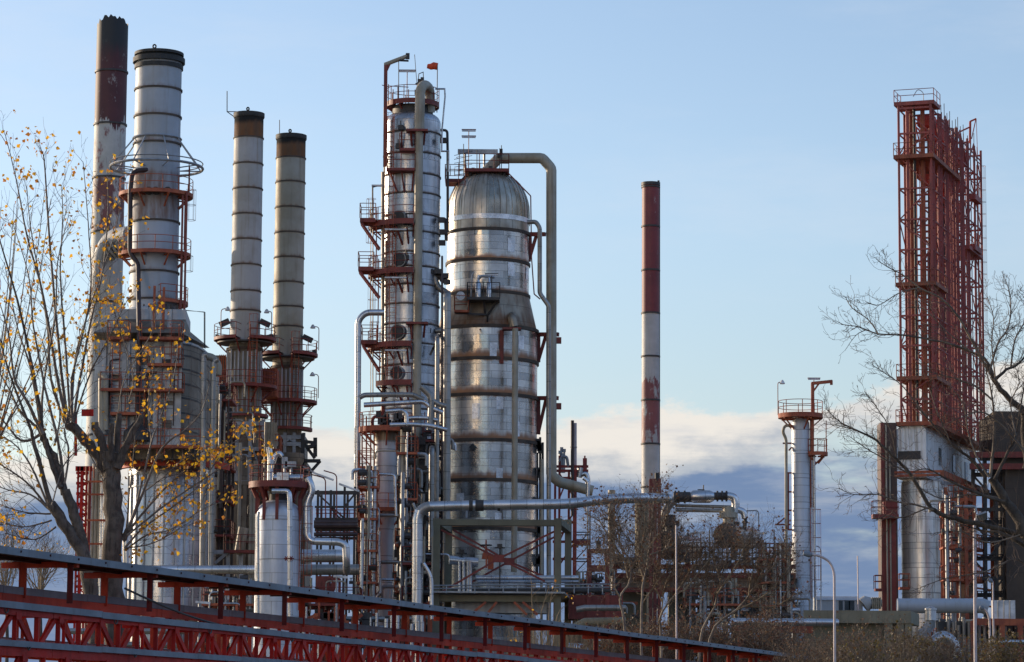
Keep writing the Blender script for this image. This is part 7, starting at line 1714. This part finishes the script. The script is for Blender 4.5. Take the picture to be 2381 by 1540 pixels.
def right_tree():
    D = 82; T = Tree(77, D, .09)
    base = Vector((Xf(2440, 1700, D), D, 0))
    T.limb([(2440, 1740), (2432, 1500), (2410, 1320), (2381, 1233), (2340, 1165), (2304, 1112)], 21, 9, 4, (.6, 1.4), 1, trunk=True, jit=.1)
    T.limb([(2440, 1400), (2400, 1150), (2381, 1000), (2381, 960), (2345, 925), (2311, 884), (2296, 846)], 11, 4.5, 3, (.6, 1.2), 1, trunk=True, jit=.3)
    for px, a, n in (
        ([(2302, 1110), (2311, 1025), (2308, 931), (2296, 875), (2290, 846)], 6, 12),
        ([(2313, 1115), (2345, 1050), (2362, 1013), (2381, 900), (2392, 840)], 6.5, 12),
        ([(2311, 884), (2295, 842), (2255, 817), (2190, 795), (2101, 780), (2042, 777), (1999, 761), (1956, 755)], 6, 22),
        ([(2042, 777), (2020, 745), (1980, 715), (1966, 690)], 2.4, 6),
        ([(2012, 768), (1990, 780), (1965, 815)], 1.8, 3),
        ([(2290, 1110), (2260, 1070), (2211, 1032), (2161, 978), (2130, 945)], 7, 14),
        ([(2381, 1245), (2300, 1225), (2242, 1211), (2200, 1200), (2166, 1184)], 10, 4),
        ([(2170, 1186), (2120, 1172), (2085, 1167), (2040, 1150), (1985, 1150), (1950, 1135)], 4, 12),
        ([(2166, 1184), (2117, 1104), (2085, 1069), (2038, 1025), (1990, 1000), (1953, 981), (1920, 950)], 7.5, 22),
        ([(1990, 1000), (1950, 990), (1915, 985)], 2, 5),
        ([(2117, 1104), (2060, 1070), (2010, 1040), (1975, 1015)], 2.8, 9),
        ([(2160, 1180), (2100, 1203), (2060, 1200), (2035, 1212)], 3, 7),
        ([(2337, 1167), (2274, 1148), (2211, 1120), (2158, 1091), (2123, 1098)], 6.5, 12),
        ([(2330, 1160), (2260, 1150), (2190, 1160), (2130, 1130)], 4.5, 9),
        ([(2300, 1110), (2270, 1060), (2250, 1000), (2240, 940), (2210, 900)], 4, 12),
        ([(2296, 860), (2230, 740), (2187, 694), (2138, 669), (2100, 640), (2067, 623), (2042, 607)], 4.6, 16),
        ([(2138, 669), (2092, 681), (2045, 709), (2020, 705)], 2.2, 6),
        ([(2311, 884), (2340, 860), (2370, 845), (2400, 800), (2420, 760)], 6.5, 10),
        ([(2300, 870), (2320, 800), (2345, 760), (2350, 700), (2340, 655)], 4, 16),
        ([(2350, 855), (2360, 790), (2385, 740), (2381, 680)], 3.6, 14),
        ([(2315, 885), (2306, 800), (2310, 740), (2296, 690)], 3, 12),
        ([(2381, 1240), (2300, 1262), (2230, 1235), (2170, 1240)], 3.5, 8),
        ([(2400, 1280), (2330, 1240), (2290, 1235), (2220, 1215)], 8, 6),
        ([(2400, 1330), (2360, 1300), (2290, 1330), (2200, 1345), (2120, 1375)], 4, 12),
        ([(2381, 1050), (2340, 1000), (2290, 960), (2250, 965), (2190, 990)], 4.5, 12),
        ([(2362, 1013), (2350, 940), (2370, 890), (2360, 850)], 3, 10),
        ([(2161, 978), (2100, 900), (2060, 870), (2030, 850)], 2.5, 9),
        ([(2085, 1069), (2070, 1000), (2040, 950), (2010, 910)], 2.4, 10),
        ([(2211, 1032), (2180, 960), (2160, 900)], 2.6, 9),
        ([(2308, 931), (2270, 900), (2220, 880), (2160, 865)], 4, 10),
        ([(2381, 1090), (2400, 1000), (2381, 950)], 7, 6),
        ([(2255, 817), (2200, 770), (2150, 720), (2110, 715)], 2.6, 9)):
        T.limb(px, a * .64, .7 if a < 9.5 else 5, int(n * 2.2), (.35, 1.0), 2, 0, .18, trunk=a > 6, jit=.9, start=.12, kids=(1, 3), twr=.010, spread=(.4, 1.0), gnarl=.22)
    T.finish('bare_tree', 'big spreading bare tree at the right edge, branches reaching across the red derricks', 'tree', base, mBarkD, mShootT, mTwigM, mLeaf)
right_tree()
def shrubs():
    for k, (x, y, D, w, sd, lf, leafn, lb) in enumerate((
        (1935, 1490, 128, 60, 1, 'b', .12, 'low tangled brown shrub in the bottom right, left of the curved street lamp'),
        (2030, 1462, 126, 75, 2, 'b', .15, 'taller tangled brown shrub in front of the tan concrete building'),
        (2115, 1482, 122, 65, 3, 'g', .22, 'olive leaved shrub below the corner of the tan concrete building'),
        (2200, 1505, 124, 55, 4, 'b', .15, 'low brown shrub before the silver duct elbow'),
        (2345, 1508, 118, 70, 5, 'g', .5, 'olive yellow leafy shrub at the bottom right corner'),
        (1860, 1495, 132, 55, 6, 'b', .12, 'low brown shrub where the bridge meets the bottom edge'),
        (1990, 1520, 112, 60, 7, 'g', .15, 'yellowish shrub at the bottom edge beneath the whip antenna'))):
        T = Tree(60 + sd, D, .10 if lf == 'b' else .12)
        for j in range(22):
            a = T.rng.uniform(-1, 1); T.limb([(x + a * 12, 1720), (x + a * w * .55, 1590), (x + a * w, y + 35 * a * a + T.rng.uniform(-8, 30))], 1.9, .5, 12, (.5, 1.5), 2, leafn * .6, .25, jit=2.0, start=.4, kids=(2, 4), twr=.017, spread=(.5, 1.1), gnarl=.3)
        T.finish('shrub', lb, 'shrub', Vector((Xf(x, 1700, D), D, 0)), mBark, mTwigT, mTwig2, mLeafB if lf == 'b' else mLeafG)
    for k, (x, y, w, lb) in enumerate(((1425, 1462, 50, 'dark twiggy bush behind the elbowed brown tree'), (1510, 1450, 52, 'dark twiggy bush behind the palest straight brown tree'), (1590, 1446, 52, 'dark twiggy bush behind the thin banded pole'), (1675, 1455, 52, 'dark twiggy bush behind the forked brown tree'), (1760, 1440, 52, 'dark twiggy bush in front of the deck piers, second from right'), (1825, 1450, 45, 'dark twiggy bush at the foot of the slim silver column'))):
        T = Tree(70 + k, 162 + k, .16)
        for j in range(18):
            a = T.rng.uniform(-1, 1); T.limb([(x + a * 16, 1720), (x + a * w * .6, 1560), (x + a * w, y + 40 * a * a + T.rng.uniform(-10, 70))], 1.8, .5, 14, (.8, 2.2), 2, .16, .25, jit=2.5, start=.45, kids=(2, 4), twr=.018, spread=(.5, 1.2), gnarl=.3)
        T.finish('shrub', lb, 'shrub', Vector((Xf(x, 1700, 162 + k), 162 + k, 0)), mBark, mTwigT, mTwig2, mLeafB)
    T = Tree(90, 165, .2)
    for px in ([(1268, 1740), (1262, 1500), (1256, 1440), (1276, 1365)], [(1266, 1700), (1275, 1450), (1283, 1380)], [(1264, 1700), (1240, 1460), (1236, 1350)], [(1270, 1700), (1290, 1460), (1310, 1410)], [(1262, 1700), (1225, 1480), (1215, 1455)]): T.limb(px, 1.6, .5, 8, (.5, 1.4), 1, .10, .3, jit=.5)
    T.addleaf(Pt(1196, 1494, 165), 14, .25)
    T.finish('sapling', 'spindly sapling with a few yellow leaves in front of the concrete frame', 'sapling', Vector((Xf(1268, 1740, 165), 165, 0)), mBark, mTwigT, mTwigT, mLeaf)
    # thicket beyond the bridge, too dense to count
    q = MB(); r = random.Random(6)
    for k in range(500):
        D = r.uniform(158, 172); x = r.uniform(1180, 1420); p = Vector((Xf(x, 1600, D), D, 0)); h = Zf(x, r.uniform(1440, 1520), D)
        q.tube([p, p + Vector((r.gauss(0, .2), 0, h * .5)), p + Vector((r.gauss(0, .5), 0, h))], .012, 3, cap=False)
    tag(q.build('reed_thicket', mTwigT), kind='stuff')
shrubs()
# ------------------------------------------------------------------ clusters of small process equipment
def cluster(label, D, x0, x1, y0, y1, seed, decks=2, risers=10, elbows=8, bits=24, name='process_module', frame=None, deckmat=None, depth=3.0, cols=4):
    r = random.Random(seed); frame = frame or mDark; deckmat = deckmat or mRed
    t = thing(name, label, 'process unit', (Xf((x0 + x1) / 2, y1, D), D, 0))
    zt, zb = Zf(x0, y0, D), Zf(x0, y1, D); xa, xb = Xf(x0, y1, D), Xf(x1, y1, D)
    q = MB()
    for i in range(cols):
        x = xa + (xb - xa) * i / (cols - 1)
        for y in (D, D + depth): q.beam((x, y, 0), (x, y, zt - r.uniform(0, (zt - zb) * .25)), .18)
    for i in range(max(3, int((zt - zb) / 1.6))):
        z = zb + (zt - zb) * (i + .5 * r.random()) / max(3, int((zt - zb) / 1.6)); q.beam((xa, D, z), (xb, D, z), .14, .18)
    for i in range(cols): a = r.uniform(xa, xb); z = r.uniform(zb, zt - 1.5); q.beam((a, D, z), (min(xb, a + 1.3), D, z + r.choice((-1.4, 1.4))), .10)
    q.build('frame', frame, t)
    for k in range(decks): rect_platform(t, xa - .2, xb + .2, D - .9, D + depth, zb + (zt - zb) * (k + .7) / (decks + .35), deckmat, th=.16)
    mats = (mPipeG, mPipeS, mPipeT, mGrey) if seed > 2 else (mPipeG, mPipeD, mPipeT, mPipeT)
    for k in range(risers):
        x = r.uniform(xa, xb); y = D - r.uniform(.2, 1.2); a = r.uniform(zb, zt - 1); h = r.uniform(1.2, (zt - zb) * .7); q = MB()
        q.tube([(x, y, 0 if k % 2 else a), (x, y, min(zt, a + h))], r.choice((.05, .07, .10, .14)), 8); q.build('riser', r.choice(mats), t)
    for k in range(elbows):
        x = r.uniform(xa, xb); y = D - r.uniform(.2, 1.0); z = r.uniform(zb + .5, zt); w = r.uniform(.8, 2.2) * r.choice((-1, 1)); q = MB()
        q.tube([(x, y, z - r.uniform(.8, 2)), (x, y, z), (x + w, y, z), (x + w, y, z - r.uniform(.4, 1.4))], r.choice((.06, .09, .13)), 8, bend=.3); q.build('bent_pipe', r.choice(mats), t)
    q = MB()
    for k in range(bits):
        x = r.uniform(xa, xb); y = D - r.uniform(-.4, 1.0); z = r.uniform(zb, zt); s_ = r.uniform(.12, .32)
        q.tube([(x - s_, y, z), (x + s_, y, z)], s_ * .8, 8); q.rod((x, y, z), (x, y, z + s_ * 2.2), .04, 5); q.box((x, y, z + s_ * 2.2), (s_ * 1.6, s_ * .5, .05))
    q.build('valve', mDark, t)
    ladder(t, r.uniform(xa, xb), D - .5, zb, zt, -90, deckmat, cage=False)
    return t
cluster('narrow bay of red decks and pipes between the box furnace and the taller twin furnace', 228, 486, 530, 880, 1300, 1, 5, 9, 9, 22)
cluster('grey pipe bay wedged between the feet of the twin furnaces', 233, 606, 640, 985, 1300, 2, 3, 8, 6, 16, deckmat=mRust)
cluster('low open bay of pipes and valves left of the concrete frame', 213, 940, 1006, 1250, 1560, 3, 3, 14, 10, 34)
cluster('bay of red decks and grey risers right of the concrete frame', 222, 1336, 1436, 1330, 1560, 4, 2, 12, 8, 26, deckmat=mRed, cols=5)
cluster('pipe filled bay under the exchanger deck behind the bare trees', 229, 1600, 1720, 1345, 1560, 5, 2, 14, 10, 34, deckmat=mRust, cols=5)
cluster('small bay of rusty decks between the exchanger deck and the slim silver column', 233, 1775, 1838, 1265, 1500, 6, 4, 12, 7, 24, deckmat=mRust)
cluster('stair bay with orange decks beside the second coke drum', 251, 2196, 2232, 1150, 1400, 7, 3, 4, 3, 8, frame=mRust, deckmat=mRust, cols=2, depth=1.2)
cluster('low bay of grey risers under the huge grey duct', 238, 2180, 2330, 1436, 1560, 8, 1, 16, 8, 24, deckmat=mRust, cols=6)
cluster('low piping bay seen under the fat level grey pipes', 210, 700, 830, 1345, 1560, 9, 2, 10, 6, 16, frame=mRed, cols=4)
cluster('cramped valve bay below the box furnace radiant section, right side', 207, 476, 590, 1345, 1560, 10, 2, 12, 8, 24, deckmat=mRust, cols=5)
def transfer_frame():
    D = 240; t = thing('hopper_frame', 'dark steel bracket and hopper hung on the right side of the shorter twin furnace', 'steel frame', Pt(715, 1130, D))
    q = MB()
    for a, b, w in (((700, 1026), (732, 1030), .3), ((716, 1040), (734, 1036), .9), ((733, 1018), (733, 1062), .3), ((706, 1030), (732, 1066), .18), ((704, 1008), (704, 1120), .3), ((640, 1040), (636, 1000), .5), ((632, 1002), (642, 1040), .3)): q.beam(Pt(*a, D), Pt(*b, D), w, .25)
    q.build('bracket', mDark, t)
    q = MB(); p = Pt(672, 1090, D - 1); q.lathe((p.x, p.y), [(.9, Zf(672, 1092, D)), (1.15, Zf(672, 1075, D)), (1.15, Zf(672, 1058, D))], 20); q.build('hopper', mPanelB, t)
    q = MB(); q.beam(Pt(700, 1072, D), Pt(745, 1072, D), .5, .25); q.beam(Pt(745, 1072, D), Pt(722, 1098, D), .4, .2); q.beam(Pt(700, 1098, D), Pt(724, 1098, D), .3, .2); q.build('chute', mDark, t)
    q = MB(); q.beam(Pt(705, 1085, D - 1), Pt(750, 1110, D - 1), .35, .12); q.build('strip_lamp', mWhite, t)
transfer_frame()
# dark thicket of thin pipes between the short white column, the thin column and the domed column
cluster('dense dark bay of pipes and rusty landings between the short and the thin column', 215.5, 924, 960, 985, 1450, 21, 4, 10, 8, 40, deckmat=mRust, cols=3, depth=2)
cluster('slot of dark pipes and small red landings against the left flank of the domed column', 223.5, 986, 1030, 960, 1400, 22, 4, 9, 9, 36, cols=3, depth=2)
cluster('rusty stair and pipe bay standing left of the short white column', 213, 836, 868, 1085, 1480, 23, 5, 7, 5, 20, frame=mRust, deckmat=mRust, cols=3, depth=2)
# ------------------------------------------------------------------ repeats carry the name of their group
GROUPS = {'street_lamp': 'street lamps and posts at the right', 'shrub': 'shrubs behind the pipe bridge', 'pipe': 'pipes running between the units', 'riser': 'risers between the thin and the domed column',
          'standpipe': 'standpipes beside the twin furnaces', 'process_module': 'bays of small process equipment', 'furnace': 'twin furnaces with slender stacks', 'heat_exchanger': 'horizontal drums', 'chimney': 'red and white chimneys',
          'strip_lamp': 'strip lamps on the exchanger deck', 'yard_lamp': 'yard lamps behind the bridge roof', 'vent_stack': 'far stacks behind the bare trees', 'conduit': 'thin conduits', 'pollard_tree': 'pollarded trees at the left',
          'steel_portal': 'red steel portals', 'bare_tree': 'bare trees', 'pipe_rack': 'dark steel pipe racks', 'gantry': 'red and rusty steel gantries'}
for o in list(COL.objects):
    if o.parent is None and o.get('category'):
        k = o.name.split('.')[0]
        if k in GROUPS and 'group' not in o: o['group'] = GROUPS[k]
